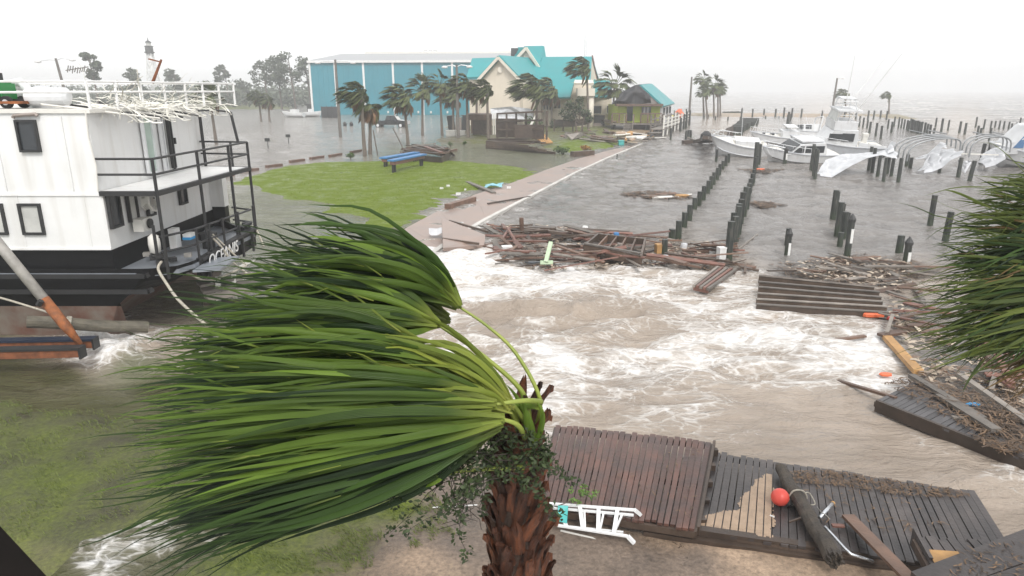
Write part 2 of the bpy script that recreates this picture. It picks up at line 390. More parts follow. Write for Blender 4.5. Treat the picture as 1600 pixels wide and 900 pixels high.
# where the water carries what: bearing (x, y), foam cover, water colour (silt), wave height
SEA = (.21, .20, .19); MAR = (.175, .162, .150); BRN = (.31, .255, .205); GRN = (.125, .128, .075); LOT = (.24, .22, .20); OLV = (.06, .06, .022)
WS = [(-200, 146, .05, *SEA, .2), (400, 150, .05, *SEA, .2), (1100, 147, .36, *SEA, .9), (1350, 150, .40, *SEA, .9), (1600, 150, .40, *SEA, .9), (1800, 155, .40, *SEA, .9),
 (1200, 165, .38, *SEA, .6), (1450, 162, .44, *SEA, .6), (1580, 168, .44, *SEA, .6), (1050, 170, .30, *SEA, .4), (1300, 185, .16, *BRN, 0.150), (1500, 190, .16, *BRN, 0.150),
 (1130, 195, .14, *BRN, 0.125), (1100, 230, .12, *MAR, 0.095), (1400, 230, .10, *MAR, 0.100), (1550, 240, .10, *MAR, 0.100), (1000, 260, .10, *MAR, 0.095), (900, 300, .06, *MAR, 0.085),
 (850, 330, .06, *MAR, 0.076), (1000, 330, .04, *MAR, 0.085), (1200, 300, .04, *MAR, 0.100), (1400, 300, .05, *MAR, 0.100), (1250, 400, .10, *MAR, 0.095), (1380, 370, .06, *MAR, 0.095), (1500, 380, .08, *MAR, 0.095), (1080, 310, .04, *MAR, 0.095), (1200, 360, .04, *MAR, 0.095),
 (930, 235, .25, *MAR, 0.057), (940, 247, .40, *MAR, 0.076), (895, 273, .42, *MAR, 0.076), (850, 296, .42, *MAR, 0.076), (805, 322, .45, *MAR, 0.076), (760, 345, .62, *MAR, 0.095), (775, 350, .3, *MAR, 0.076), (850, 315, .1, *MAR, 0.076),
 (200, 180, .08, *LOT, 0.045), (400, 200, .12, *LOT, 0.060), (550, 215, .14, *LOT, 0.060), (450, 240, .10, *LOT, 0.045), (650, 210, .12, *LOT, 0.045), (380, 250, .05, *LOT, 0.030), (250, 260, .05, *LOT, 0.030), (0, 240, .1, *LOT, 0.030),
 (500, 330, .02, *GRN, .01), (420, 320, .02, *GRN, .012), (600, 355, .03, *GRN, .01), (720, 245, .02, *GRN, .01), (800, 250, .02, *GRN, .01), (860, 250, .02, *GRN, .01), (640, 238, .06, *GRN, .01), (450, 370, .05, *GRN, .01), (700, 235, .04, *GRN, .01),
 (650, 415, .70, *BRN, 0.150), (720, 410, .84, *BRN, 0.200), (800, 430, .70, *BRN, 0.175), (730, 450, .72, *BRN, 0.150), (900, 440, .66, *BRN, 0.163), (1000, 435, .60, *BRN, 0.125), (800, 490, .46, *BRN, 0.213), (900, 490, .42, *BRN, .2), (1000, 490, .5, *BRN, 0.175), (1080, 470, .62, *BRN, 0.125),
 (1150, 450, .55, *BRN, .07), (1170, 500, .60, *BRN, 0.125), (1250, 520, .62, *BRN, 0.125), (1350, 530, .66, *BRN, 0.125), (1390, 560, .72, *BRN, .09), (1380, 590, .70, *BRN, .06), (1300, 580, .58, *BRN, .09), (1200, 580, .60, *BRN, 0.125), (1100, 560, .60, *BRN, 0.150), (1000, 560, .62, *BRN, 0.150),
 (900, 560, .62, *BRN, 0.150), (850, 620, .60, *BRN, 0.125), (960, 600, .55, *BRN, 0.125), (1080, 620, .48, *BRN, .08), (1200, 640, .36, *BRN, .05), (1320, 640, .26, *BRN, .04), (1000, 655, .36, *BRN, .06), (1130, 680, .36, *BRN, .04), (1250, 690, .2, *BRN, .03), (1370, 690, .26, *BRN, .03), (1440, 690, .46, *BRN, .05), (1500, 705, .36, *BRN, .05), (1440, 740, .24, *BRN, .03), (1560, 740, .48, *BRN, .06), (1590, 770, .52, *BRN, .06), (1580, 820, .34, *BRN, .04), (1400, 650, .3, *BRN, .03), (1520, 730, .3, *BRN, .05), (1600, 860, .3, *BRN, .04), (1300, 800, .2, *BRN, .03), (1000, 750, .3, *BRN, .04),
 (1250, 440, .35, *MAR, 0.076), (1420, 450, .40, *BRN, .03), (1420, 490, .30, *MAR, 0.057), (1460, 560, .08, *MAR, 0.023), (1500, 570, .05, *MAR, 0.023), (1560, 560, .1, *MAR, 0.023), (1520, 620, .2, *MAR, 0.019), (1600, 620, .2, *MAR, 0.019),
 (700, 520, .6, *BRN, 0.125), (620, 480, .5, *BRN, .05), (400, 480, .2, *GRN, .02), (330, 440, .1, *GRN, .02), (250, 545, .55, *BRN, .06), (180, 555, .78, *BRN, 0.125), (130, 560, .60, *BRN, .08), (210, 580, .36, *GRN, .04), (90, 590, .22, *OLV, .02), (0, 580, .12, *OLV, .02), (-100, 560, .1, *OLV, .02), (250, 610, .16, *OLV, .02),
 (150, 640, .04, *OLV, .01), (50, 650, .03, *OLV, .01), (70, 735, .02, .065, .085, .018, .01), (30, 690, .02, .06, .075, .018, .01), (140, 725, .02, .06, .075, .018, .01), (300, 700, .05, *OLV, .01), (100, 800, .06, *OLV, .01), (170, 880, .60, *OLV, .05), (230, 860, .62, *OLV, .05), (330, 840, .50, *OLV, .03), (270, 885, .45, *OLV, .03), (200, 830, .5, *OLV, .03), (60, 890, .1, *OLV, .02)]
x, y = polar(860, 560, 3.5, 2600, -64, 64)
px, py = proj(x, y, np.zeros_like(x))
A = idw(px, py, WS)
foam, wcol, amp = A[..., 0], A[..., 1:4], A[..., 4]
rr = np.hypot(x, y)
fl = 1.0 / (1 + (rr * .0108 * 3 / np.maximum(1.5, .35)) ** 2 * .05)
def chop(a): return 1 - 2.2 * np.abs(a)
z = amp * (.9 * fbm(x, y * 1.3, .9, 3, 9) * fl + .75 * chop(fbm(x * .8 + .3 * fbm(x, y, .5, 2, 30), y * 1.5, 1.25, 3, 10)) * fl)
zs = amp * .8 * fbm(x * .7, y * 1.5, .22, 3, 11)
z = np.where(rr > 120, zs + z * .3, z + zs * .25)
crest = np.clip(z / np.maximum(amp, .01), -1, 1)
foam = foam + np.where(rr > 130, .22 * np.clip(crest, 0, 1), .06 * crest)
# the brown standing wave where the surge breaks
c = G(900, 480); dd = np.hypot((x - c.x) / 4.0, (y - c.y) / 1.1); z = z + .22 * np.exp(-dd ** 2) * (1 + .6 * fbm(x, y, 2.4, 3, 12))
c = G(1570, 750); dd = np.hypot((x - c.x) / 1.6, (y - c.y) / .7); z = z + .14 * np.exp(-dd ** 2) * (1 + .6 * fbm(x, y, 3.0, 3, 13))
# splash heaped against the beams beside the ship
for (qx, qy, s_, hh) in ((150, 540, .8, .55), (185, 555, 1.0, .35), (240, 560, 1.3, .22)):
    c = G(qx, qy); dd = np.hypot((x - c.x) / s_, (y - c.y) / (s_ * .8)); z = z + hh * np.exp(-dd ** 2) * (1 + .5 * fbm(x, y, 4.5, 3, 14))
c = G(715, 408); dd = np.hypot((x - c.x) / 2.6, (y - c.y) / 1.4); z = z + .25 * np.exp(-dd ** 2) * (1 + .5 * fbm(x, y, 3, 3, 15))

m, t, b = newmat('storm water')
tc = N(t, 'ShaderNodeNewGeometry')
af = N(t, 'ShaderNodeAttribute', attribute_name='foam'); ac = N(t, 'ShaderNodeAttribute', attribute_name='silt')
mp = N(t, 'ShaderNodeMapping'); mp.inputs['Scale'].default_value = (.75, 1.25, 1); mp.inputs['Rotation'].default_value = (0, 0, R(18)); t.links.new(tc.outputs['Position'], mp.inputs[0])
wn = N(t, 'ShaderNodeTexNoise', i_Scale=.9, i_Detail=4.0); t.links.new(mp.outputs[0], wn.inputs['Vector'])
wv = N(t, 'ShaderNodeVectorMath', operation='MULTIPLY_ADD'); wv.inputs[1].default_value = (1.1, 1.1, 0); t.links.new(wn.outputs['Color'], wv.inputs[0]); t.links.new(mp.outputs[0], wv.inputs[2])
n1 = N(t, 'ShaderNodeTexNoise', i_Scale=.55, i_Detail=9.0, i_Roughness=.62, i_Distortion=.6); t.links.new(wv.outputs[0], n1.inputs['Vector'])
v1 = N(t, 'ShaderNodeTexVoronoi', feature='DISTANCE_TO_EDGE', i_Scale=2.6); t.links.new(wv.outputs[0], v1.inputs['Vector'])
v2 = N(t, 'ShaderNodeTexVoronoi', feature='DISTANCE_TO_EDGE', i_Scale=6.5); t.links.new(wv.outputs[0], v2.inputs['Vector'])
l1 = N(t, 'ShaderNodeMapRange', i_From_Min=0.0, i_From_Max=.16, i_To_Min=1.0, i_To_Max=0.0); t.links.new(v1.outputs['Distance'], l1.inputs[0])
l2 = N(t, 'ShaderNodeMapRange', i_From_Min=0.0, i_From_Max=.2, i_To_Min=1.0, i_To_Max=0.0); t.links.new(v2.outputs['Distance'], l2.inputs[0])
lace = math_(t, 'ADD', math_(t, 'MULTIPLY', l1.outputs[0], .12), math_(t, 'MULTIPLY', l2.outputs[0], .07))
v = math_(t, 'ADD', math_(t, 'MULTIPLY', n1.outputs['Fac'], 1.0), lace)
thr = math_(t, 'SUBTRACT', math_(t, 'ADD', v, af.outputs['Fac']), 1.10)
ff = N(t, 'ShaderNodeMapRange', i_From_Min=-.08, i_From_Max=.25); ff.interpolation_type = 'SMOOTHSTEP'; t.links.new(thr, ff.inputs[0])
soft = N(t, 'ShaderNodeMapRange', i_From_Min=-.35, i_From_Max=.25, i_To_Max=.22); t.links.new(thr, soft.inputs[0])
cv = N(t, 'ShaderNodeTexNoise', i_Scale=.35, i_Detail=5.0); t.links.new(mp.outputs[0], cv.inputs['Vector'])
cvr = ramp(t, cv.outputs['Fac'], [(.3, (.78, .78, .78)), (.7, (1.15, 1.15, 1.15))])
c0 = mixc(t, 1.0, ac.outputs['Color'], cvr.outputs[0], 'MULTIPLY')
c1 = mixc(t, soft.outputs[0], c0, (.50, .45, .40))
fn_ = N(t, 'ShaderNodeTexNoise', i_Scale=3.2, i_Detail=8.0, i_Roughness=.7, i_Distortion=.8); t.links.new(wv.outputs[0], fn_.inputs['Vector'])
fr_ = ramp(t, fn_.outputs['Fac'], [(.28, (.44, .40, .355)), (.45, (.62, .595, .565)), (.64, (.84, .835, .83))])
c2 = mixc(t, ff.outputs[0], c1, fr_.outputs[0])
t.links.new(c2, b.inputs['Base Color'])
ro = N(t, 'ShaderNodeMapRange', i_To_Min=.09, i_To_Max=.75); t.links.new(ff.outputs[0], ro.inputs[0]); t.links.new(ro.outputs[0], b.inputs['Roughness'])
b.inputs['IOR'].default_value = 1.33
# ripples: two scales, stretched across the wind
mr = N(t, 'ShaderNodeMapping'); mr.inputs['Scale'].default_value = (.8, 2.2, 1); t.links.new(tc.outputs['Position'], mr.inputs[0])
r1 = N(t, 'ShaderNodeTexNoise', i_Scale=1.3, i_Detail=6.0, i_Roughness=.62, i_Distortion=.4); t.links.new(mr.outputs[0], r1.inputs['Vector'])
bp = N(t, 'ShaderNodeBump', i_Strength=.9, i_Distance=.22); t.links.new(r1.outputs['Fac'], bp.inputs['Height'])
fb = N(t, 'ShaderNodeBump', i_Strength=.8, i_Distance=.10); t.links.new(v, fb.inputs['Height']); t.links.new(bp.outputs[0], fb.inputs['Normal'])
t.links.new(fb.outputs[0], b.inputs['Normal'])
M['water'] = m
sheet('water', x, y, z, m, {'foam': foam, 'silt': wcol})

# ---- land: bearing, bare colour, grass cover
MUD = (.11, .085, .06); SND = (.36, .26, .18); DSOIL = (.16, .122, .095); GM = (.066, .062, .032)
GS = [(500, 280, *GM, 1.3), (700, 270, *GM, 1.3), (620, 330, *GM, 1.1), (430, 300, *GM, 1.2), (820, 270, *GM, 1.1), (400, 280, *GM, 1.2), (600, 260, *GM, 1.25),
 (700, 215, *MUD, .1), (800, 205, *MUD, .1), (830, 225, *MUD, .25), (900, 230, *GM, .95), (950, 230, *GM, .85), (930, 222, *MUD, .4), (980, 215, *SND, .0), (1020, 210, *SND, .0), (880, 215, *MUD, .2),
 (50, 640, *GM, .15), (150, 650, *GM, .1), (80, 740, *GM, .4), (30, 720, *GM, .25), (200, 720, *GM, .1), (100, 830, *GM, .2), (50, 880, *DSOIL, .4), (350, 860, *GM, .2), (450, 830, *GM, .3), (300, 780, *GM, .3), (560, 800, *GM, .4), (620, 800, *GM, .5), (640, 850, *DSOIL, .5), (660, 775, *DSOIL, .3), (560, 870, *MUD, .25), (640, 890, *SND, .2), (700, 800, *DSOIL, .3), (720, 870, *DSOIL, .2), (400, 890, *GM, .4),
 (900, 850, *DSOIL, .05), (950, 860, *DSOIL, .05), (960, 830, *SND, 0), (1050, 850, *SND, 0), (1150, 870, *SND, 0), (1080, 890, *DSOIL, .05), (1250, 890, *SND, 0), (1000, 890, *DSOIL, 0), (1350, 890, *SND, 0), (850, 890, *DSOIL, .1), (1200, 890, *SND, .0),
 (200, 165, *MUD, .5), (400, 168, *MUD, .4), (0, 165, *MUD, .5), (1200, 180, *SND, 0)]
GS = [g[:5] + (g[5] - .45 if g[0] >= 640 and g[1] >= 770 else g[5],) for g in GS]
x, y = polar(520, 460, 3.5, 2500, -78, 78)
z = height(x, y)
px, py = proj(x, y, np.zeros_like(x))
A = idw(px, py, GS, 3.0)
m, t, b = newmat('storm ground')
tc = N(t, 'ShaderNodeNewGeometry')
ag = N(t, 'ShaderNodeAttribute', attribute_name='grass'); ac = N(t, 'ShaderNodeAttribute', attribute_name='soil')
n1 = N(t, 'ShaderNodeTexNoise', i_Scale=.8, i_Detail=8.0, i_Roughness=.65); t.links.new(tc.outputs['Position'], n1.inputs['Vector'])
n2 = N(t, 'ShaderNodeTexNoise', i_Scale=14.0, i_Detail=6.0, i_Roughness=.7); t.links.new(tc.outputs['Position'], n2.inputs['Vector'])
n3 = N(t, 'ShaderNodeTexNoise', i_Scale=70.0, i_Detail=3.0); t.links.new(tc.outputs['Position'], n3.inputs['Vector'])
s1 = ramp(t, n2.outputs['Fac'], [(.3, (.5, .5, .5)), (.7, (1.35, 1.35, 1.35))])
s2 = ramp(t, n1.outputs['Fac'], [(.3, (.62, .62, .62)), (.7, (1.3, 1.3, 1.3))])
soil = mixc(t, 1.0, mixc(t, 1.0, ac.outputs['Color'], s1.outputs[0], 'MULTIPLY'), s2.outputs[0], 'MULTIPLY')
gcol = ramp(t, n2.outputs['Fac'], [(.3, (.07, .112, .009)), (.55, (.125, .172, .013)), (.75, (.18, .21, .022))])
gt = math_(t, 'SUBTRACT', math_(t, 'ADD', math_(t, 'ADD', ag.outputs['Fac'], math_(t, 'MULTIPLY', n1.outputs['Fac'], 1.2)), math_(t, 'MULTIPLY', n2.outputs['Fac'], .5)), 1.1)
gf = N(t, 'ShaderNodeMapRange', i_From_Min=-.25, i_From_Max=.55); t.links.new(gt, gf.inputs[0])
c = mixc(t, gf.outputs[0], soil, gcol.outputs[0]); t.links.new(c, b.inputs['Base Color'])
t.links.new(math_(t, 'MULTIPLY_ADD', gf.outputs[0], -.42), b.inputs['Specular IOR Level']); b.inputs['Specular IOR Level'].links[0].from_node.inputs[2].default_value = .46
ro = N(t, 'ShaderNodeMapRange', i_From_Min=.35, i_From_Max=.6, i_To_Min=.25, i_To_Max=.7); t.links.new(n1.outputs['Fac'], ro.inputs[0]); t.links.new(ro.outputs[0], b.inputs['Roughness'])
hh = math_(t, 'ADD', math_(t, 'MULTIPLY', n2.outputs['Fac'], 1.0), math_(t, 'MULTIPLY', n3.outputs['Fac'], .25))
bp = N(t, 'ShaderNodeBump', i_Strength=.6, i_Distance=.05); t.links.new(hh, bp.inputs['Height']); t.links.new(bp.outputs[0], b.inputs['Normal'])
M['ground'] = m
sheet('ground', x, y, z, m, {'grass': A[..., 3], 'soil': A[..., 0:3]})

# ---- promenade: a wet concrete walk sloping a little to the basin, cast in slabs
left = [(560, 415), (610, 372), (655, 343), (735, 306), (800, 286), (880, 255), (930, 240), (985, 227)]
right = [(620, 440), (668, 398), (700, 376), (752, 345), (806, 317), (895, 271), (945, 248), (1003, 224)]
LW = [G(*p, .07) for p in left]; RW = [G(*p, .05) for p in right]
def along(P, s):
    k = min(int(s), len(P) - 2); return P[k].lerp(P[k + 1], s - k)
M['prom'] = mat('wet promenade concrete', (.31, .225, .185), .38, .22, .6, c2=(.22, .165, .14), bump=.12)
PR = tag(empty('promenade', LW[0]), kind='structure')
mb0 = None
nsl = 9
for i in range(nsl):
    s0, s1_ = i * (len(LW) - 1) / nsl, (i + 1) * (len(LW) - 1) / nsl
    a, b_, c_, d_ = along(LW, s0), along(RW, s0), along(RW, s1_), along(LW, s1_)
    e = .006; g1 = (c_ - b_).normalized() * e; g2 = (d_ - a).normalized() * e
    q = MB(); q.slab([a + g2, b_ + g1, c_ - g1, d_ - g2], .5); q.build('slab', M['prom'], PR)
mb = MB()
for i in range(len(RW) - 1): mb.beam(RW[i] + Vector((.14, 0, -.1)), RW[i + 1] + Vector((.14, 0, -.1)), .26, .34)
mb.build('kerb', mat('pale quay edge', (.62, .60, .56), .6, .3, .5), PR)
# ---- haze
HZ = MB(); HZ.box((0, 900, 24), (5600, 3800, 52)); hz = HZ.build('haze', [])
hm, t, b = newmat('storm haze'); t.nodes.remove(b)
pv = N(t, 'ShaderNodeVolumePrincipled'); pv.inputs['Color'].default_value = (.93, .94, .95, 1); pv.inputs['Density'].default_value = .0011; pv.inputs['Anisotropy'].default_value = 0
t.links.new(pv.outputs[0], t.nodes['Material Output'].inputs['Volume'])
hz.data.materials.append(hm); tag(hz, kind='stuff')
# ================================================================== FAR: lighthouse, woods, boat shed, restaurant, hut, poles, pickup
def V(px, py, Y): return PY(px, py, Y)
def zat(py, Y): return PY(800, py, Y).z
# ---- lighthouse: skeletal white tower, dark lantern
c = PY(243, 150, 300); c.z = 0
lt = empty('lighthouse', c, 'white skeleton lighthouse with dark lantern fading into the mist behind the ship', 'lighthouse')
top = zat(82, 300)
mb = MB()
def lw(z): return 3.6 + (1.3 - 3.6) * z / top
for k in range(4):
    a = math.pi / 4 + k * math.pi / 2
    mb.tube([c + Vector((lw(0) * math.cos(a), lw(0) * math.sin(a), 0)), c + Vector((lw(top) * math.cos(a), lw(top) * math.sin(a), top))], .22, 6)
mb.build('tower_legs', M['white_paint'], lt)
mb = MB()
for i in range(6):
    z0, z1 = top * i / 6, top * (i + 1) / 6
    for k in range(4):
        a, b_ = math.pi / 4 + k * math.pi / 2, math.pi / 4 + (k + 1) * math.pi / 2
        p = lambda an, z_: c + Vector((lw(z_) * math.cos(an), lw(z_) * math.sin(an), z_))
        mb.tube([p(a, z0), p(b_, z1)], .09, 4); mb.tube([p(b_, z0), p(a, z1)], .09, 4); mb.tube([p(a, z1), p(b_, z1)], .12, 4)
mb.build('cross_bracing', M['white_paint'], lt)
mb = MB(); mb.cyl(c, .95, 0, top, 14); mb.build('stair_column', M['white_paint'], lt, smooth=True)
zg = top
mb = MB(); mb.lathe(c, [(1.2, zg - .5), (2.0, zg), (2.0, zg + .3), (1.4, zg + .3)], 16); mb.build('gallery', M['black_metal'], lt)
mb = MB(); mb.lathe(c, [(1.5, zg + .25), (1.6, zg + 1.2), (1.5, zg + 2.3), (1.9, zg + 2.4), (1.9, zg + 2.6)], 12); mb.build('watch_room', M['black_metal'], lt)
mb = MB(); mb.lathe(c, [(1.0, zg + 2.6), (1.0, zg + 3.9)], 12); mb.build('lantern', M['pale_glass'], lt)
mb = MB(); mb.lathe(c, [(1.4, zg + 3.9), (.9, zg + 4.4), (.25, zg + 4.8), (.2, zg + 5.2), (.05, zg + 6.0)], 12); mb.build('lantern_roof', M['black_metal'], lt)
# ---- leaves, crowns
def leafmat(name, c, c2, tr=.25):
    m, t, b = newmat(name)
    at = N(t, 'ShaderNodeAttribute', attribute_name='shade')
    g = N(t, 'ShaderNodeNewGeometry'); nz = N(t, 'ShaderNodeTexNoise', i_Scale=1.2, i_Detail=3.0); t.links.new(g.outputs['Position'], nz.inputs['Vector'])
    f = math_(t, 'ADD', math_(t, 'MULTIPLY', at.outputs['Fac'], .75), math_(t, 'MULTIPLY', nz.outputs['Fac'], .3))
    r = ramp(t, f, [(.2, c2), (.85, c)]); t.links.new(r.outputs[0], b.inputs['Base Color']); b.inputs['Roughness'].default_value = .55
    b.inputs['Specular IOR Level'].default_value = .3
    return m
M['pine_leaf'] = leafmat('pine needles', (.10, .12, .08), (.05, .065, .045))
M['oak_leaf'] = leafmat('dark broad leaves', (.05, .075, .03), (.018, .03, .015))
M['palm_leaf'] = leafmat('wind palm fronds', (.12, .14, .05), (.035, .05, .022))
M['palm_dead'] = leafmat('dead palm fronds', (.20, .11, .05), (.09, .05, .028))
M['shrub_leaf'] = leafmat('shrub leaves', (.075, .13, .03), (.03, .055, .015))
M['gold_leaf'] = leafmat('ornamental golden grass', (.40, .22, .06), (.22, .12, .04))
M['bark'] = mat('pine bark', (.14, .11, .09), .85, .4, 3)
M['palm_trunk'] = mat('grey palm trunk', (.17, .14, .115), .85, .4, 4, bump=.4)
def clump(mb, c, r, n, s, flat=.7):
    for _ in range(n):
        while True:
            p = Vector((random.uniform(-1, 1), random.uniform(-1, 1), random.uniform(-1, 1)))
            if p.length < 1: break
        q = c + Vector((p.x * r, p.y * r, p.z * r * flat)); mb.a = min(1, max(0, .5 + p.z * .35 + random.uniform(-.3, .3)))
        d1 = Vector((random.uniform(-1, 1), random.uniform(-1, 1), random.uniform(-.6, .6))).normalized() * s * random.uniform(.6, 1.3)
        d2 = d1.cross(Vector((random.uniform(-1, 1), random.uniform(-1, 1), random.uniform(-1, 1)))).normalized() * s * .55
        mb.add([q - d1, q + d2 * .8, q + d1, q - d2], [(0, 1, 2, 3)])
def pine(c, h, cr, base=.5, lean=0, nc=12, leaf='pine_leaf', label='', group=None, name='pine_tree', ls=.55, n=60):
    tr = empty(name, c, label, 'tree', group)
    mb = MB(); pts = [c + Vector((lean * (i / 5) ** 1.5, 0, h * .93 * i / 5)) + Vector((random.uniform(-.15, .15), random.uniform(-.15, .15), 0)) * (i > 0) for i in range(6)]
    mb.tube(pts, [h * .022 * (1 - .14 * i) for i in range(6)], 7)
    fb = MB()
    for k in range(nc):
        f = base + (1 - base) * (k + random.random()) / nc
        a = random.uniform(0, 6.28); rad = cr * math.sin(math.pi * min(1, .25 + .72 * (f - base) / (1 - base))) * random.uniform(.35, 1)
        q0 = c + Vector((lean * f ** 1.5, 0, h * (f - .08))); q = q0 + Vector((math.cos(a) * rad - .25 * cr, math.sin(a) * rad, h * .1))
        mb.tube([q0, (q0 + q) / 2 + Vector((0, 0, .2)), q], [h * .007, h * .005, h * .002], 5)
        clump(fb, q, cr * random.uniform(.3, .48), n, ls, .6)
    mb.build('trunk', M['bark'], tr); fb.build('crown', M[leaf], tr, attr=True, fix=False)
    return tr
lb = {0: 'tall hazy pine with thin crown rising left of the lighthouse behind the ship roof'}
specs = [(150, 82, 128, 200, 3.2, .55, 'lone tall pine left of the lighthouse, crown open and one sided'),
         (221, 110, 150, 230, 3.6, .5, 'round topped hazy tree just left of the lighthouse'),
         (281, 111, 152, 250, 3.8, .5, 'dim tree just right of the lighthouse, behind the roof railing'),
         (357, 104, 155, 280, 3.4, .6, 'slim faded pine standing between the lighthouse and the taller pines'),
         (418, 100, 166, 250, 4.2, .55, 'leftmost of the big pines left of the teal shed'),
         (440, 94, 166, 245, 5.2, .5, 'widest crowned pine of the group left of the teal shed'),
         (462, 88, 168, 238, 5.0, .52, 'tall pine beside the teal shed with crown overlapping its corner'),
         (486, 92, 168, 250, 5.0, .5, 'dark pine partly hidden behind the teal shed corner'),
         (320, 132, 158, 300, 4.5, .3, 'low faded bushy tree behind the end of the roof railing'),
         (385, 128, 160, 290, 5.0, .3, 'low misty tree in front of the far woods left of the big pines')]
for (px_, ty, by, Y, cr, bs, lab) in specs:
    c = PY(px_, by, Y); c.z = .3; h = zat(ty, Y) - .3
    pine(c, h, cr, bs, random.uniform(-1.5, .2), 12, label=lab, group='trees before the far woods')
# far woods reading as one mass
fb = MB()
for k in range(760):
    px_ = random.uniform(-260, 500); Y = random.uniform(270, 420)
    if px_ > 470: Y = random.uniform(300, 420)
    p = PY(px_, 150, Y); hh = random.uniform(5, 12.5) * (1 if px_ > 250 else .9)
    clump(fb, Vector((p.x, p.y, hh * .45)), hh * .5, 34, 1.0, .95)
o = fb.build('treeline', M['pine_leaf'], attr=True, fix=False); tag(o, 'misty low woods along the far shore left of the teal shed', 'woods', kind='stuff')
M['shed_roof'] = mat('pale grey metal roof', (.33, .34, .35), .5, .1, .2)
# ---- teal boat shed
Yw = 205
sh = empty('boat_storage_shed', PY(640, 180, Yw), 'huge teal metal boat shed with white pilasters and white roof', 'shed')
sh.location.z = 0; zt = zat(94.5, Yw) 
x0, x1 = PY(482, 140, Yw).x, PY(815, 140, Yw).x; dep = 62; rise = 3.4
zr = zt + 0.3
yw = Yw
def bx(x0, x1, y0, y1, z0, z1, mb=None):
    mb = mb or MB(); return mb.box(((x0 + x1) / 2, (y0 + y1) / 2, (z0 + z1) / 2), (x1 - x0, y1 - y0, z1 - z0))
mb = MB()
mb.extr([(x0, yw, -1), (x0, yw + dep, -1), (x0, yw + dep, zt), (x0, yw + dep / 2, zt + rise - .5), (x0, yw, zt)], (x1 - x0, 0, 0))
mb.build('wall', M['teal_wall'], sh)
pil = [482, 522.5, 568, 615, 661, 708, 757, 806]
for q in pil:
    xx = PY(q, 140, Yw).x; bx(xx - .28, xx + .28, yw - .25, yw, -1, zt - .05).build('pilaster', M['white_paint'], sh)
# ribs on the wall panels
mb = MB(); q = x0 + .8
while q < x1:
    mb.box((q, yw - .03, zt / 2), (.12, .06, zt - .6)); q += 1.5
o = mb.build('wall_rib', M['teal_wall'], sh); tag(o, kind='stuff')
mb = MB(); mb.slab([(x0 - .5, yw - .6, zt + .02), (x1 + .5, yw - .6, zt + .02), (x1 + .5, yw + dep / 2, zt + rise), (x0 - .5, yw + dep / 2, zt + rise)], .5)
mb.build('roof', M['shed_roof'], sh)
mb = MB(); mb.slab([(x0 - .5, yw + dep / 2, zt + rise), (x1 + .5, yw + dep / 2, zt + rise), (x1 + .5, yw + dep + .6, zt + .02), (x0 - .5, yw + dep + .6, zt + .02)], .5)
mb.build('roof', M['white_paint'], sh)
bx(x0 - .5, x1 + .5, yw - .75, yw - .6, zt - .55, zt + .1).build('gutter', M['white_paint'], sh)
xa, xb = PY(556, 90, 236).x, x1 - 1
bx(xa, xb, yw + dep / 2 - .5, yw + dep / 2 + .5, zt + rise - .1, zt + rise + .6).build('ridge_vent', M['offwhite'], sh)
mb = MB()
for q in (652, 660, 667):
    p = PY(q, 80, 236); mb.tube([(p.x - .8, 236, zt + rise + .6), (p.x - .5, 236, zt + rise + 1.1), (p.x + .5, 236, zt + rise + 1.2), (p.x + .9, 236, zt + rise + .6)], .35, 6)
mb.build('torn_flashing', M['white_paint'], sh)
for q in (606, 654, 674, 700):      # small wall lights in a row
    p = PY(q, 175, Yw); bx(p.x - .22, p.x + .22, yw - .35, yw, p.z - .3, p.z + .3).build('wall_light', M['offwhite'], sh)
sh.rotation_euler = (0, 0, R(-5))
# ---- things stranded in front of the shed
def hull_mb(L, B, Hh, sheer=.35, flare=.25, trans=.82, n=9, dead=.35):
    """hull with bow at +x, keel at z=0, deck at Hh"""
    rows = []
    for i in range(n + 1):
        s = i / n; x_ = -L / 2 + L * s
        w_ = B / 2 * (trans + (1 - trans) * math.sin(math.pi * min(1, s * 1.25))) * (1 if s < .45 else max(.03, 1 - ((s - .45) / .55) ** 2.2))
        zt_ = Hh * (1 + sheer * s * s); kx = 0 if s < .7 else ((s - .7) / .3) ** 2
        zk = Hh * .55 * kx; wb = w_ * (1 - flare - .35 * kx)
        xo = x_ - (L * .10 * kx)
        rows.append([(x_, -w_, zt_), (x_ - (x_ - xo) * .4, -w_ * (1 - flare * .35), zk + (zt_ - zk) * .55), (xo, -wb, zk + (zt_ - zk) * dead), (xo, 0, zk), (xo, wb, zk + (zt_ - zk) * dead), (x_ - (x_ - xo) * .4, w_ * (1 - flare * .35), zk + (zt_ - zk) * .55), (x_, w_, zt_)])
    mb = MB(); mb.grid(rows)
    f = rows[0]; mb.add(f, [tuple(range(7))])
    return mb, rows
def deck_mb(rows, drop=.06):
    mb = MB(); mb.grid([[(r[0][0], r[0][1] * .96, r[0][2] - drop), (r[0][0], 0, r[0][2] - drop + .05), (r[6][0], r[6][1] * .96, r[6][2] - drop)] for r in rows]); return mb
def place(mbs, c, yaw, roll=0, pitch=0):
    Mt = Matrix.Rotation(yaw, 3, 'Z') @ Matrix.Rotation(-pitch, 3, 'Y') @ Matrix.Rotation(roll, 3, 'X')
    for mb in mbs: mb.v = [tuple(Vector(c) + Mt @ Vector(v)) for v in mb.v]
    return mbs
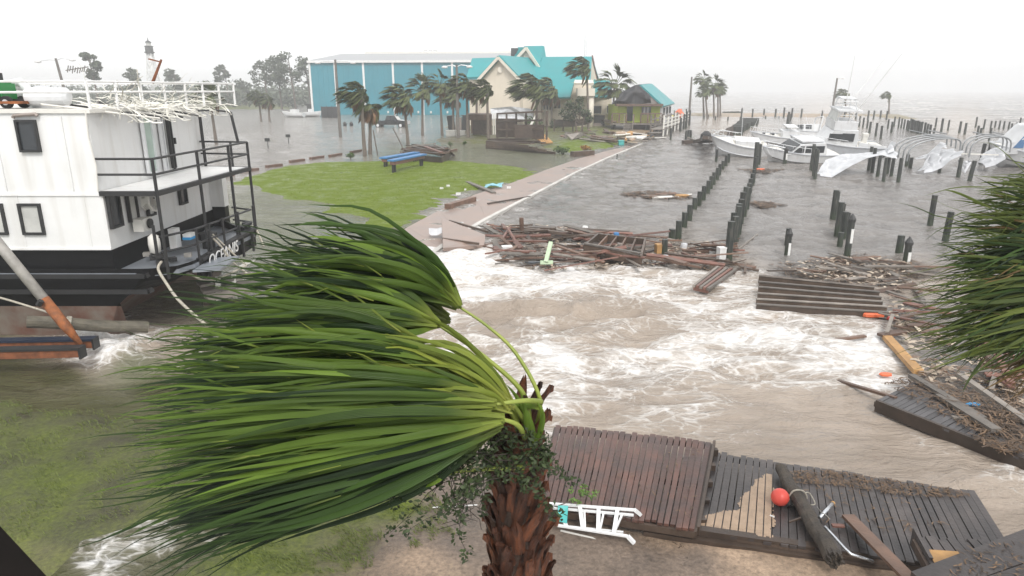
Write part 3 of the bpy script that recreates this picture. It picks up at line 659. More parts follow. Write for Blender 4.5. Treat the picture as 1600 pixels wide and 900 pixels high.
for (px_, py_, Lx, yaw, lab) in ((458, 184, 6.5, 2.9, 'small white boat stranded in the flood left of the teal shed'), (490, 183, 5.0, .3, 'white boat against the teal shed corner, blue bundle on its bow')):
    c = G(px_, py_, -.15); r_ = empty('stranded_boat', c, lab, 'boat')
    h_, rows = hull_mb(Lx, 2.2, 1.3); d_ = deck_mb(rows); cb = MB(); cb.box((-.6, 0, 1.7), (Lx * .3, 1.3, .9)); place([h_, d_, cb], c, yaw)
    h_.build('hull', M['white_gel'], r_, smooth=False); d_.build('deck', M['offwhite'], r_); cb.build('cabin', M['white_gel'], r_)
p = G(493, 178, 0); mb = MB(); mb.box((p.x, p.y + 2, 1.1), (6, .3, 3.0)); mb.beam((p.x - 3.4, p.y + 1.9, 2.6), (p.x - .6, p.y + 1.9, 2.6), .4, .5)
tag(mb.build('dark_fence_panel', M['black_metal'], recenter=True), 'low dark fence panel behind the stranded white boats', 'fence')
p0, p1 = G(503, 184, 0), G(528, 184, 0); fe = empty('screened_fence', p0, 'dark screened fence standing in the flood before the teal shed', 'fence')
mb = MB(); mb.box(((p0.x + p1.x) / 2, p0.y, 1.2), (p1.x - p0.x, .12, 3.2)); mb.build('screen', M['black_tarp'], fe)
for k in range(4): mb = MB(); mb.cyl((p0.x + (p1.x - p0.x) * k / 3, p0.y - .1), .08, -.5, 3, 6); mb.build('post', M['black_metal'], fe)
# ---- lamp posts
def lamp(px_, by, ty, arms, lab, lean=0, label2=None):
    c = G(px_, by, 0); Y = c.y; z1 = zat(ty, Y); l = empty('street_lamp', c, lab, 'street lamp', 'street lamps')
    mb = MB(); mb.tube([c + Vector((0, 0, -.5)), c + Vector((lean * .5, 0, z1 / 2)), c + Vector((lean, 0, z1))], [.26, .22, .16], 8); mb.build('pole', M['pole_wood'], l)
    tp = c + Vector((lean, 0, z1 - .3))
    for sx, rise_ in arms:
        mb = MB(); e = tp + Vector((sx, 0, rise_)); mb.tube([tp, tp + Vector((sx * .4, 0, rise_ * .8 + .15)), e], .07, 6); mb.build('lamp_arm', M['aluminium'], l)
        mb = MB(); d = 1 if sx > 0 else -1
        mb.lathe(e + Vector((d * .3, 0, -.1)), [(.05, -.22), (.42, -.14), (.45, .02), (.15, .16)], 10); mb.build('lamp_head', M['white_paint'], l)
    return l
lamp(532, 215, 93, [(-2.3, .0), (2.3, .0)], 'two armed street lamp in the flood before the teal shed')
lamp(716, 219, 101, [(-1.4, .1), (1.5, .15)], 'two armed street lamp between palms left of the restaurant')
l = lamp(121, 215, 91, [(-2.4, -.05), (2.1, .2)], 'leaning street lamp behind the ship with wrecked bracket and wires', lean=-1.2)
c = G(121, 215, 0); mb = MB(); zz = zat(110, c.y); xx = PY(113, 110, c.y).x
mb.beam((xx - .8, c.y - .3, zz), (xx + 2.6, c.y - .3, zz + .5), .12, .12)
for k in range(9): mb.beam((xx - .6 + k * .35, c.y - .3, zz - .3 + random.uniform(-.2, .2)), (xx - .3 + k * .35, c.y - .3, zz + .4 + random.uniform(-.2, .4)), .1, .1)
mb.build('wrecked_bracket', M['pole_wood'], l)
def pole(name, px_, by, ty, r, lab, cat='pole', m='pole_wood', lean=0):
    c = G(px_, by, 0); z1 = zat(ty, c.y); mb = MB(); mb.tube([c + Vector((0, 0, -.6)), c + Vector((lean, 0, z1))], [r, r * .65], 8)
    return tag(mb.build(name, M[m], loc=c), lab, cat)
pole('utility_pole', 1076, 192, 120, .28, 'tall bare pole at the end of the hut pier')
c = G(1298, 188, 0); r_ = empty('harbour_lamp_pole', c, 'tall pole with small lamp standing behind the fishing boat', 'pole')
mb = MB(); z1 = zat(122, c.y); mb.tube([c + Vector((0, 0, -.6)), c + Vector((.3, 0, z1))], [.3, .2], 8); mb.build('pole', M['pole_wood'], r_)
mb = MB(); mb.tube([c + Vector((.3, 0, z1 - .2)), c + Vector((1.6, 0, z1 + .1))], .08, 5); mb.lathe(c + Vector((1.7, 0, z1)), [(.1, -.2), (.4, -.1), (.3, .1)], 8); mb.build('lamp_head', M['white_paint'], r_)
# radio mast behind the restaurant
c = PY(914, 100, 165); c.z = 0; r_ = empty('radio_mast', c, 'thin white lattice mast behind the restaurant roof', 'mast'); z1 = zat(49, 165)
mb = MB()
for k in range(3):
    a = k * 2.094; mb.tube([c + Vector((.3 * math.cos(a), .3 * math.sin(a), 0)), c + Vector((.3 * math.cos(a), .3 * math.sin(a), z1))], .04, 4)
mb.build('mast_rails', M['aluminium'], r_)
mb = MB()
for i in range(int(z1)):
    for k in range(3):
        a, b_ = k * 2.094, (k + 1) * 2.094; mb.tube([c + Vector((.3 * math.cos(a), .3 * math.sin(a), i)), c + Vector((.3 * math.cos(b_), .3 * math.sin(b_), i + 1))], .025, 3)
mb.build('lattice', M['aluminium'], r_)
# ---- pickup truck in the flood
c = G(611, 199.5, -.15); tk = empty('pickup_truck', c, 'black pickup truck with pale front parked in the flood', 'pickup truck')
s = 1.2; yaw = R(-8)
def T(*mbs): return place(mbs, c, yaw)
b1 = MB()
prof = [(-2.9, .55), (-2.9, 1.12), (-.75, 1.15), (-.55, 1.25), (-.15, 1.86), (.25, 1.95), (1.0, 1.9), (1.55, 1.25), (2.75, 1.12), (2.95, .95), (2.95, .5)]
low = [(x_ * s, -.98 * s, z_ * s) for x_, z_ in prof if z_ < 1.26]
b1.extr([(x_ * s, -.98 * s, z_ * s) for x_, z_ in [(-2.9, .5), (-2.9, 1.15), (-.7, 1.15), (1.5, 1.22), (2.8, 1.12), (2.95, .9), (2.95, .5)]], (0, 1.96 * s, 0)); T(b1); b1.build('body', M['van_black'], tk)
b2 = MB(); b2.add([(-.7 * s, -.95 * s, 1.15 * s), (1.5 * s, -.95 * s, 1.2 * s), (.9 * s, -.78 * s, 1.9 * s), (-.4 * s, -.78 * s, 1.9 * s), (-.7 * s, .95 * s, 1.15 * s), (1.5 * s, .95 * s, 1.2 * s), (.9 * s, .78 * s, 1.9 * s), (-.4 * s, .78 * s, 1.9 * s)], BOXF); T(b2); b2.build('cab', M['van_black'], tk)
b3 = MB(); b3.slab([(.98 * s, -.78 * s, 1.84 * s), (1.46 * s, -.86 * s, 1.27 * s), (1.46 * s, .86 * s, 1.27 * s), (.98 * s, .78 * s, 1.84 * s)], .03); T(b3); b3.build('windscreen', M['pale_glass'], tk)
for (xa_, xb_) in ((-.5, .25), (.32, 1.15)):
    b4 = MB(); b4.extr([(xa_ * s, -.97 * s, 1.25 * s), (xb_ * s, -.97 * s, 1.27 * s), ((xb_ - .25 * (xa_ > 0)) * s, -.85 * s, 1.75 * s), ((xa_ + .1) * s, -.85 * s, 1.75 * s)], (0, -.02, 0)); T(b4); b4.build('side_window', M['dark_glass'], tk)
b5 = MB(); b5.extr([(1.6 * s, -.9 * s, 1.235 * s), (2.8 * s, -.9 * s, 1.15 * s), (2.8 * s, .9 * s, 1.15 * s), (1.6 * s, .9 * s, 1.235 * s)], (0, 0, .02)); T(b5); b5.build('bonnet', M['white_gel'], tk)
b6 = MB(); b6.box((2.98 * s, 0, .85 * s), (.1, 1.7 * s, .5 * s)); T(b6); b6.build('grille', M['aluminium'], tk)
for wx in (-1.9, 1.9):
    for wy in (-.92, .92):
        b7 = MB(); b7.tube([(wx * s, (wy - .12) * s, .42 * s), (wx * s, (wy + .12) * s, .42 * s)], .42 * s, 12); T(b7); wh = b7.build('wheel', M['rubber'], tk)
        b8 = MB(); yy = (wy + (.13 if wy > 0 else -.13)) * s; b8.tube([(wx * s, yy - .01, .42 * s), (wx * s, yy + .01, .42 * s)], .24 * s, 10); T(b8); b8.build('rim', M['aluminium'], wh)
for wy in (-.75, .75):
    b9 = MB(); b9.box((2.97 * s, wy * s, 1.0 * s), (.08, .35 * s, .2 * s)); T(b9); b9.build('headlight', M['white_paint'], tk)
b10 = MB(); b10.box((0, -1.0 * s, .55 * s), (3.0 * s, .12, .1)); T(b10); b10.build('side_step', M['black_metal'], tk)
# ---- wheel stops along the car park, little signs
ORD = ['first','second','third','fourth','fifth','sixth','seventh','eighth','ninth','tenth','eleventh','twelfth','thirteenth','fourteenth','fifteenth','sixteenth']
for ki_, (px_, py_, w_) in enumerate(((322, 283, 26), (352, 276, 26), (390, 268, 26), (428, 261, 24), (464, 253, 22), (495, 248, 20), (524, 244, 18), (556, 238, 16), (706, 237, 14))):
    a, b_ = G(px_ - w_ / 2, py_ + 1.5, 0), G(px_ + w_ / 2, py_ - 1.5, 0)
    mb = MB(); mb.beam(a + Vector((0, 0, .08)), b_ + Vector((0, 0, .08)), .32, .34)
    tag(mb.build('wheel_stop', M['brown_stop'], recenter=True), ORD[ki_] + ' brown wheel stop from the ship along the lawn edge' if ki_ < 8 else 'lone brown wheel stop in the flood below the wrecked platform', 'wheel stop', 'wheel stops along the lawn')
for (px_, py_, ty, lab) in ((419, 232, 217, 'small dark sign on a thin stake, nearer of two in the flood'), (451, 224, 211, 'small dark sign on a thin stake, farther of two in the flood')):
    c = G(px_, py_, 0); r_ = empty('small_sign', c, lab, 'sign'); z1 = zat(ty, c.y)
    mb = MB(); mb.cyl(c, .05, -.3, z1, 6); mb.build('stake', M['black_metal'], r_)
    mb = MB(); mb.box((c.x, c.y - .06, z1 - .1), (.62, .05, .4)); mb.build('board', M['black_metal'], r_)
for (px_, lab) in ((539, 'left one of a pair of black bollards in the flood'), (549, 'right one of a pair of black bollards in the flood')):
    c = G(px_, 197, 0); mb = MB(); mb.lathe(c, [(.35, -.3), (.35, .5), (.22, .8), (.05, .9)], 8); tag(mb.build('bollard', M['black_metal'], loc=c), lab, 'bollard')
# ================================================================== restaurant
Yr = 138
rs = empty('restaurant_building', PY(820, 195, Yr), 'cream restaurant with steep teal metal roofs and a front gable', 'building'); rs.location.z = 0
def roof(pts, name='roof', m='teal_roof', t_=.3):
    pts = [V(*p) if not isinstance(p, Vector) else p for p in pts]
    mb = MB(); mb.slab(pts, t_)
    o = mb.build(name, M[m], rs)
    # standing seams run from the upper edge (first two points) to the lower edge
    a, b_, c_, d_ = pts[0], pts[1], pts[2], pts[3]
    n_ = max(3, int(max((b_ - a).length, (c_ - d_).length) / 1.0)); nn = (b_ - a).cross(d_ - a).normalized()
    if nn.z < 0: nn = -nn
    q = MB()
    for i in range(n_ + 1):
        u = i / n_; q.beam(a.lerp(b_, u) + nn * .08, d_.lerp(c_, u) + nn * .08, .16, .2, nn)
    tag(q.build('roof_seam', M['teal_roof'], o), kind='stuff')
    return o
def wall(pts, back, name='wall', m='cream'):
    pts = [V(*p) for p in pts]; mb = MB(); mb.extr(pts, back); return mb.build(name, M[m], rs)
def z0(px_, Y): v_ = V(px_, 195, Y); v_.z = -.3; return v_
def wall2(pxa, pxb, Ya, Yb, topa, topb, name='wall', m='cream', back=(0, 6, 0)):
    a, b_ = V(pxa, topa, Ya), V(pxb, topb, Yb); a0, b0 = a.copy(), b_.copy(); a0.z = b0.z = -.3
    mb = MB(); mb.extr([a0, b0, b_, a], back); return mb.build(name, M[m], rs)
# front gable block
A0, A1, AP = V(750, 126, 138), V(812, 122, 133), V(782, 90.5, 135.5)
base0, base1 = A0.copy(), A1.copy(); base0.z = base1.z = -.3
mb = MB(); mb.extr([base0, base1, A1, AP, A0], (8, 13, 0)); mb.build('gable_wall', M['cream'], rs)
vec = Vector((7.5, 13, 0))
ov = (A1 - A0).normalized() * .7; fr = -vec.normalized() * .8
def rslope(e, ap, out, up):
    d = (e - ap); e2 = ap + d * 1.10
    return [ap + fr + Vector((0, 0, .25)), ap + vec + Vector((0, 0, .25)), e2 + vec + Vector((0, 0, .25)), e2 + fr + Vector((0, 0, .25))]
roof(rslope(A1, AP, ov, 0)); roof(rslope(A0, AP, -ov, 0))
for e in (A0, A1):      # pale rake boards
    mb = MB(); d = e - AP; mb.beam(AP + fr * 1.05 + Vector((0, 0, .05)), AP + d * 1.1 + fr * 1.05 + Vector((0, 0, .05)), .12, .55); mb.build('rake_board', M['cream_light'], rs)
mb = MB(); q = V(782, 109, 135.3); mb.tube([q + Vector((0, .2, 0)), q + Vector((0, -.15, 0))], .55, 14); mb.build('round_vent', M['cream_light'], rs)
# gable right wall down to the ground and the flat wing under the big roof
wall2(733, 752, 141, 139.5, 124, 124, back=(4, 10, 0))
roof([(738, 93, 147), (776, 92, 146), (764, 122, 139), (729, 123, 140)])
wall2(812, 846, 134, 134.5, 143, 151, back=(2, 8, 0))
wall2(843, 893, 136, 132, 152, 154, back=(4, 12, 0))
# big main roof (right)
ra_, rb_, re_ = V(845, 91, 146), V(925, 90.5, 141), V(848, 155, 130.5)
pn = (rb_ - ra_).cross(re_ - ra_).normalized()
def onroof(px_, py_): r = ray(px_, py_); return CAM + r * ((ra_ - CAM).dot(pn) / r.dot(pn))
mp_ = [onroof(*q) for q in ((836, 91), (925, 90.5), (923, 127), (898, 127.5), (891, 154), (848, 155), (828, 127))]
mb = MB(); mb.slab(mp_, .3); ro_ = mb.build('roof', M['teal_roof'], rs)
q = MB()
for i in range(23):
    u = i / 22; tp = onroof(838 + 86 * u, 91.2); bt = onroof(848 + 43 * u, 154.5) if u < .55 else onroof(880 + 43 * (u - .1) , 127.2) if u > .8 else onroof(848 + 62 * u, 127.5 + 27 * (1 - (u - .55) * 3.9))
    q.beam(tp - pn * .06 * (1 if pn.z < 0 else -1), bt - pn * .06 * (1 if pn.z < 0 else -1), .16, .2, pn)
tag(q.build('roof_seam', M['teal_roof'], ro_), kind='stuff')
roof([(796, 91, 148), (850, 91, 146), (838, 128, 137), (806, 120, 140)])
roof([(925, 90.5, 141), (845, 91, 146), (856, 128, 160), (936, 127, 152)], 'roof')
e0, e1, e2 = V(925, 92, 141), V(923, 127, 132.5), V(933, 127, 150)
b0, b2 = e1.copy(), e2.copy(); b0.z = b2.z = -.3
mb = MB(); mb.extr([b0, b2, e2, e0, e1], (-4, 1.6, 0)); mb.build('gable_wall', M['cream'], rs)
mb = MB(); mb.beam(V(925.5, 89, 141), V(933, 127, 151), .25, .7); mb.build('rake_board', mat('brown rake', (.16, .06, .05), .6), rs)
wall2(893, 924, 133, 132, 129, 127, back=(0, 8, 0))
# cupola dormer
roof([(819, 74, 150), (849, 73.5, 149), (845, 96, 144), (838, 96, 144)]); 
mb = MB(); D0, D1, DP = V(810, 90, 146), V(843, 108, 143), V(822, 76, 145.5); d0 = V(812, 108, 146)
mb.extr([d0, D1, DP, D0], (2, 6, 0)); mb.build('dormer_wall', M['cream_light'], rs)
roof([(822, 74, 145), (849, 73.5, 149), (852, 91, 147), (841.5, 104, 142.5)])
roof([(822, 74, 145), (811, 74, 150), (804, 90, 148), (808, 91, 146)])
for a_, b_ in (((822, 75, 144.6), (842.5, 106, 142)), ((822, 75, 144.6), (806.5, 92, 145.5))):
    mb = MB(); mb.beam(V(*a_), V(*b_), .15, .6); mb.build('rake_board', M['cream_light'], rs)
mb = MB(); mb.box(V(804, 84, 149), (1.5, 1, 2.2)); mb.build('louver', M['dark_glass'], rs)
# porch with balcony and column on the right
mb = MB(); mb.slab([V(898, 128, 131), V(926, 128, 130), V(928, 133, 129), V(897, 133, 129)], .4); 
q0, q1 = V(902, 138, 129.5), V(929, 150, 129.5); mb.box(((q0.x + q1.x) / 2, 130.5, (q0.z + q1.z) / 2), (q1.x - q0.x, 3.2, q0.z - q1.z)); mb.build('balcony', M['cream_light'], rs)
mb = MB(); p = V(924, 150, 129.6); mb.cyl((p.x, 129.8), .55, -.3, p.z, 12); mb.build('column', M['cream_light'], rs, smooth=True)
# right wing
roof([(926, 126, 145), (952, 128, 144), (958, 153, 139), (924, 153, 139)])
wall2(924, 956, 140, 139, 153, 153, back=(0, 8, 0))
def win(pxa, pya, pxb, pyb, Y, m='dark_glass', fr_='cream_light', nm='window', bars=0):
    a, b_ = V(pxa, pya, Y), V(pxb, pyb, Y); cx, cz = (a.x + b_.x) / 2, (a.z + b_.z) / 2; w_, h_ = abs(b_.x - a.x), abs(a.z - b_.z)
    mb = MB()
    for (ox, oz, sx, sz) in ((0, h_ / 2, w_ + .2, .14), (0, -h_ / 2, w_ + .2, .14), (-w_ / 2, 0, .14, h_ - .14), (w_ / 2, 0, .14, h_ - .14)): mb.box((cx + ox, Y, cz + oz), (sx, .22, sz))
    for k in range(bars): mb.box((cx - w_ / 2 + w_ * (k + 1) / (bars + 1), Y, cz), (.14, .2, h_ - .14))
    f = mb.build(nm, M[fr_], rs); mb = MB(); mb.box((cx, Y + .06, cz), (w_ - .05, .06, h_ - .05)); mb.build('pane', M[m], f)
win(848.5, 158, 862, 172, 133.6, bars=2); win(927, 165, 940, 178, 138.9); win(948, 165, 954, 177, 138.7)
win(865, 156, 876, 170, 132.6, bars=1)
mb = MB(); q0, q1 = V(767, 170, 136), V(835, 186, 133.5); mb.slab([V(768, 170, 135), V(800, 167, 132), V(834, 171, 131), V(834, 187, 131), V(768, 187, 133)], .5); mb.build('white_awning', M['white_tarp'], rs)
mb = MB()
for k in range(6): a = V(926 + 2.2 * k, 191 + k * 2.0, 136 - k * .5); mb.box(a, (2.6, .6, .25))
mb.build('front_steps', M['concrete'], rs)
# ================================================================== bayside hut on stilts
Yh = G(1000, 205, 0).y
ht = empty('waterside_hut', PY(1000, 205, Yh), 'lime green hut on stilts with teal roof and torn black tarp', 'hut'); ht.location.z = 0
def hpart(name, m, mb): return mb.build(name, M[m], ht)
fl = zat(192, Yh)      # deck level
f0, f1 = V(964, 190, Yh + 2), V(1033, 190, Yh + 2)
d0, d1 = V(1036, 168, Yh + 2), V(1052, 163, Yh + 17)
bx(f0.x, f1.x, Yh + 2, Yh + 14, fl, zat(164.5, Yh + 2)).build('wall', M['lime'], ht)
mb = MB(); xs = f1.x; mb.add([Vector((xs, Yh + 1.95, fl)), Vector((d1.x - .8, Yh + 15, fl)), Vector((d1.x - .8, Yh + 15, d1.z)), Vector((xs, Yh + 1.95, d0.z)), Vector((xs - .3, Yh + 2, fl)), Vector((d1.x - 1.2, Yh + 15, fl)), Vector((d1.x - 1.2, Yh + 15, d1.z)), Vector((xs - .3, Yh + 2, d0.z))], [(0, 1, 2, 3), (7, 6, 5, 4), (0, 4, 5, 1), (1, 5, 6, 2), (2, 6, 7, 3), (3, 7, 4, 0)]); hpart('side_wall', 'white_paint', mb)
for k in range(3):
    u = (k + .6) / 3.2; q = Vector((xs + .12, Yh + 2, fl)).lerp(Vector((d1.x - .68, Yh + 15, fl)), u); mb = MB(); mb.box(q + Vector((0, 0, 1.9)), (.3, 1.6, 1.2), rz=R(-12)); hpart('side_window', 'dark_glass', mb)
def hbox(pxa, pya, pxb, pyb, Y, th, name, m):
    a, b_ = V(pxa, pya, Y), V(pxb, pyb, Y); mb = MB(); mb.box(((a.x + b_.x) / 2, Y, (a.z + b_.z) / 2), (abs(b_.x - a.x), th, abs(a.z - b_.z))); return hpart(name, m, mb)
for (a_, b_, y_, e_) in ((980, 988, 166, 189),): hbox(a_, y_, b_, e_, Yh + 1.9, .2, 'door', 'dark_glass')
for a_ in (1003, 1008, 1013.5): hbox(a_, 167, a_ + 3.2, 179, Yh + 1.9, .2, 'window', 'dark_glass')
for a_ in (1005.8, 1011): hbox(a_, 167, a_ + 2.0, 178, Yh + 1.85, .2, 'window_frame', 'white_paint')
hbox(962, 162, 1034, 165.5, Yh + .6, 2.6, 'porch_beam', 'brown_wood')
# deck boards
for k in range(14):
    x_ = V(955, 192, Yh).x + k * (V(1036, 192, Yh).x - V(955, 192, Yh).x) / 14; w_ = (V(1036, 192, Yh).x - V(955, 192, Yh).x) / 14
    bx(x_, x_ + w_ - .03, Yh - 1, Yh + 14, fl - .2, fl).build('deck_plank', M['brown_wood'], ht)
hbox(954, 192.5, 1036, 195, Yh - 1.05, .12, 'deck_fascia', 'grey_wood')
for k in range(8):
    px_ = 956 + k * 11.2; p = V(px_, 192, Yh - .8); bx(p.x - .11, p.x + .11, Yh - .9, Yh - .68, fl, zat(178, Yh)).build('railing_post', M['brown_wood'], ht)
    if k in (0, 1, 4, 5, 6):
        a = V(px_, 179, Yh - .8); b_ = V(px_ + 11.2, 179, Yh - .8)
        for zz in (fl + 1.65, fl + .3): mb = MB(); mb.beam((a.x, a.y, zz), (b_.x, b_.y, zz), .09, .14); hpart('rail', 'brown_wood', mb)
        mb = MB()
        for q in range(9): xx = a.x + (b_.x - a.x) * (q + .5) / 9; mb.box((xx, Yh - .8, fl + .95), (.05, .05, 1.3))
        tag(mb.build('baluster', M['brown_wood'], ht), kind='stuff')
for (px_, Y_) in ((957, Yh), (985, Yh), (1010, Yh), (1034, Yh), (1052, Yh + 14), (960, Yh + 12)):
    p = V(px_, 200, Y_); mb = MB(); mb.cyl((p.x, Y_), .25, -1, fl - .2, 8); hpart('stilt', 'piling', mb)
bx(V(985, 198, Yh).x, V(1034, 198, Yh).x, Yh + 1, Yh + 8, .1, fl - .25).build('underside_shade_block', M['wet_wood'], ht)  # dark block added to stand in for shade under the deck
for k in range(7):
    z_ = fl * (1 - k / 7.5) ; a, b_ = V(975, 195, Yh - 1.2 - k * .32), V(989, 195, Yh - 1.2 - k * .32); bx(a.x, b_.x, a.y - .18, a.y + .18, z_ - .1, z_).build('stair_tread', M['grey_wood'], ht)
for px_ in (975, 989): a, b_ = V(px_, 195, Yh - 1.1), V(px_, 195, Yh - 3.6); mb = MB(); mb.beam((a.x, a.y, fl - .1), (b_.x, b_.y, -.1), .1, .35); mb.beam((a.x, a.y, fl + 1.4), (b_.x, b_.y, 1.2), .08, .1); hpart('stair_stringer', 'grey_wood', mb)
def hroof(pts, nm, m, t_=.3): mb = MB(); mb.slab([V(*p) for p in pts], t_); return hpart(nm, m, mb)
ra, rb = (999, 134, Yh + 2), (1017, 132.5, Yh + 13)
hroof([ra, rb, (1053, 163, Yh + 18), (1036, 167.5, Yh + .5)], 'roof', 'teal_roof')
P_ = [V(*ra), V(*rb), V(1053, 163, Yh + 18), V(1036, 167.5, Yh + .5)]; mb = MB()
for i in range(12): u = i / 11; mb.beam(P_[0].lerp(P_[1], u) + Vector((.06, 0, .08)), P_[3].lerp(P_[2], u) + Vector((.06, 0, .08)), .1, .14)
tag(mb.build('roof_seam', M['teal_roof'], ht), kind='stuff')
hroof([rb, ra, (957, 163, Yh + .5), (975, 163, Yh + 17)], 'roof', 'black_tarp')
hroof([(999, 135, Yh + 2.2), (1033, 166, Yh + 1), (962, 164, Yh + 1)], 'gable_board', 'wet_wood', .2)
# tarp bulging over the left slope and gable
mb = MB(); rows = []
tri = [V(957, 164, Yh + .2), V(1000, 134, Yh + .2), V(1017, 163, Yh + .2)]
for i in range(15):
    u = i / 14; row = []
    for k in range(13):
        v_ = k / 12; bot = V(958 + 60 * u, 162.5, Yh + .2); topx = 968 + 42 * u; topy = 164 - 30 * math.sin(math.pi * min(1, .14 + u * .62)) ** .8
        tp = V(topx, topy, Yh + 1.2); q = bot.lerp(tp, v_); q.y -= 1.1 * math.sin(math.pi * v_) * (0.6 + .4 * math.sin(7 * u + 3 * v_)) + .25 * math.sin(11 * u - 5 * v_); q.z += .2 * math.sin(9 * u + 8 * v_); row.append(q)
    rows.append(row)
mb.grid(rows); hpart('tarp', 'black_tarp', mb)
o = ht.children  # (parts)
# pier beside the hut
pr = empty('hut_pier', G(1050, 210, 0), 'short pier with pale railing beside the green hut', 'pier')
pa, pb = G(1036, 213, 0), G(1077, 196, 0); side = Vector((-2.0, 0, 0))
for k in range(22):
    u = k / 22; a = pa.lerp(pb, u); a.z = 1.1; mb = MB(); mb.box(a + side * .5, (2.0, (pb - pa).length / 22 * .92, .12)); mb.build('plank', M['grey_wood'], pr)
for sd_ in (Vector((0, 0, 0)), side):
    for k in range(9):
        u = k / 8; a = pa.lerp(pb, u) + sd_; mb = MB(); mb.box((a.x, a.y, 1.2), (.22, .22, 3.2 + (k % 3 == 0) * .8)); mb.build('railing_post', M['grey_wood' if sd_.x else 'offwhite'], pr)
    for zz in (2.5, 1.9, 1.4): mb = MB(); a, b_ = pa + sd_, pb + sd_; mb.beam((a.x, a.y, zz), (b_.x, b_.y, zz), .1, .16); mb.build('rail', M['grey_wood' if sd_.x else 'offwhite'], pr)
for ki_, (px_, by, ty) in enumerate(((1063, 206, 184), (1068, 203, 178), (1072, 200, 174), (1077, 197, 172), (1071, 193, 170))):
    c = G(px_, by, 0); mb = MB(); mb.tube([c + Vector((0, 0, -.5)), c + Vector((0, 0, zat(ty, c.y)))], [.22, .17], 8)
    tag(mb.build('pier_pile', M['piling'], loc=c), ORD[ki_] + ' dark pile from the near end of the hut pier railing', 'piling', 'piles along the hut pier')
c = G(1060, 196, 0); r_ = empty('orange_life_raft', c + Vector((0, 0, 1.6)), 'crumpled orange and yellow float caught on the hut pier', 'float')
mb = MB(); mb.lathe(c + Vector((0, 0, 1.3)), [(.3, .0), (.8, .5), (.9, 1.0), (.6, 1.6), (.2, 1.9)], 9); mb.v = [tuple(Vector(v) + Vector((random.uniform(-.2, .2), 0, random.uniform(-.2, .2)))) for v in mb.v]; mb.build('orange_float', M['orange_float'], r_)
mb = MB(); mb.tube([c + Vector((-3, .4, 1.4)), c + Vector((-1.9, .3, 1.8)), c + Vector((-.8, .2, 1.6))], [.3, .45, .3], 8); mb.build('yellow_tube', mat('yellow plastic', (.7, .62, .08), .5), r_)
# ================================================================== MIDDLE: palms, wrecked decks, pilings, boats, tarps
WIND = Vector((-1, .12, -.06)).normalized()
def frond_mb(d0, dead=False, wind=.9, pet=.85, bl=1.05, nb=16, w_=.075, sag=.25):
    """one fan frond from the crown centre, its blades swept by the wind"""
    mb = MB(); d0 = d0.normalized()
    e = d0 * pet * .7 + (d0 * .4 + WIND * wind * .5).normalized() * pet * .45
    mb.a = .45; mb.beam(Vector((0, 0, 0)), e * .5 + d0 * .08, .05, .03); mb.beam(e * .5 + d0 * .08, e, .04, .03)
    ax = (d0 * (.75 if not dead else .3) + WIND * wind * .8 + Vector((0, 0, -sag if not dead else -1.2))).normalized()
    _, s_, u_ = frame(ax, Vector((random.uniform(-.4, .4), random.uniform(-.4, .4), 1)))
    for k in range(nb):
        f = (k / (nb - 1) - .5) * 2; an = f * random.uniform(.55, .8)
        d1 = (ax * math.cos(an) + s_ * math.sin(an)).normalized(); L = bl * (1 - .3 * abs(f)) * random.uniform(.8, 1.15)
        p1 = e + d1 * L * .5; d2 = (d1 + WIND * wind * .55 + Vector((0, 0, -.62 if not dead else -.9))).normalized(); p2 = p1 + d2 * L * .55
        sw = d1.cross(Vector((random.uniform(-.5, .5), random.uniform(-.5, .5), 1))).normalized() * w_
        mb.a = min(1, max(0, random.uniform(.15, .9)))
        mb.add([e - sw * .4, e + sw * .4, p1 + sw, p1 - sw, p2 + sw * .25, p2 - sw * .25], [(0, 1, 2, 3), (3, 2, 4, 5)])
    return mb
def make_crown(nf, wind, dead, seed):
    random.seed(seed); out = []
    for k in range(nf):
        el = math.asin(random.uniform(-.35, 1)); a = k * 2.4 + random.uniform(-.3, .3)
        d = Vector((math.cos(a) * math.cos(el), math.sin(a) * math.cos(el), math.sin(el)))
        out.append((frond_mb(d, wind=wind, bl=random.uniform(.85, 1.2)), 'palm_leaf'))
    for k in range(dead):
        a = random.uniform(0, 6.28); out.append((frond_mb(Vector((math.cos(a), math.sin(a), -.5)), True, wind * .5, .6, .95), 'palm_dead'))
    return out
CR = {}
def crown_meshes(key, nf, wind, dead, seed):
    if key not in CR:
        L = []
        for mb, mt in make_crown(nf, wind, dead, seed):
            o = mb.build('frond', M[mt], attr=True, fix=False); L.append(o.data); bpy.data.objects.remove(o)
        CR[key] = L
    return CR[key]
def palm(bx_, by_, tx, ty, size, key, label, group=None, r=.2, z0=-.3, Y=None, mid=0):
    c = G(bx_, by_, .0) if Y is None else PY(bx_, by_, Y); c.z = z0 if Y is None else 0
    top = PY(tx, ty, c.y)
    p = empty('palm_tree', c, label, 'palm tree', group)
    mb = MB(); pts = []
    for i in range(8):
        u = i / 7; q = c.lerp(top, u); q.x += mid * math.sin(math.pi * u); pts.append(q)
    mb.tube(pts, [r * (1.25 - .35 * min(1, i / 3)) for i in range(8)], 8, jit=.06); mb.build('trunk', M['palm_trunk'], p)
    sc_ = size * ppm(c.y) / 2.5; yw = random.uniform(-.35, .35)
    for me in CR[key]:
        o = link('frond', me, p, top - c); o.scale = (sc_, sc_, sc_); o.rotation_euler = (0, 0, yw)
    return p
crown_meshes('blown', 40, 1.15, 1, 11); crown_meshes('blown_b', 38, 1.0, 3, 12); crown_meshes('dead', 24, .9, 12, 13); crown_meshes('round', 36, .4, 2, 14); crown_meshes('round_b', 34, .6, 1, 15); crown_meshes('thin', 14, 1.5, 1, 16)
random.seed(21)
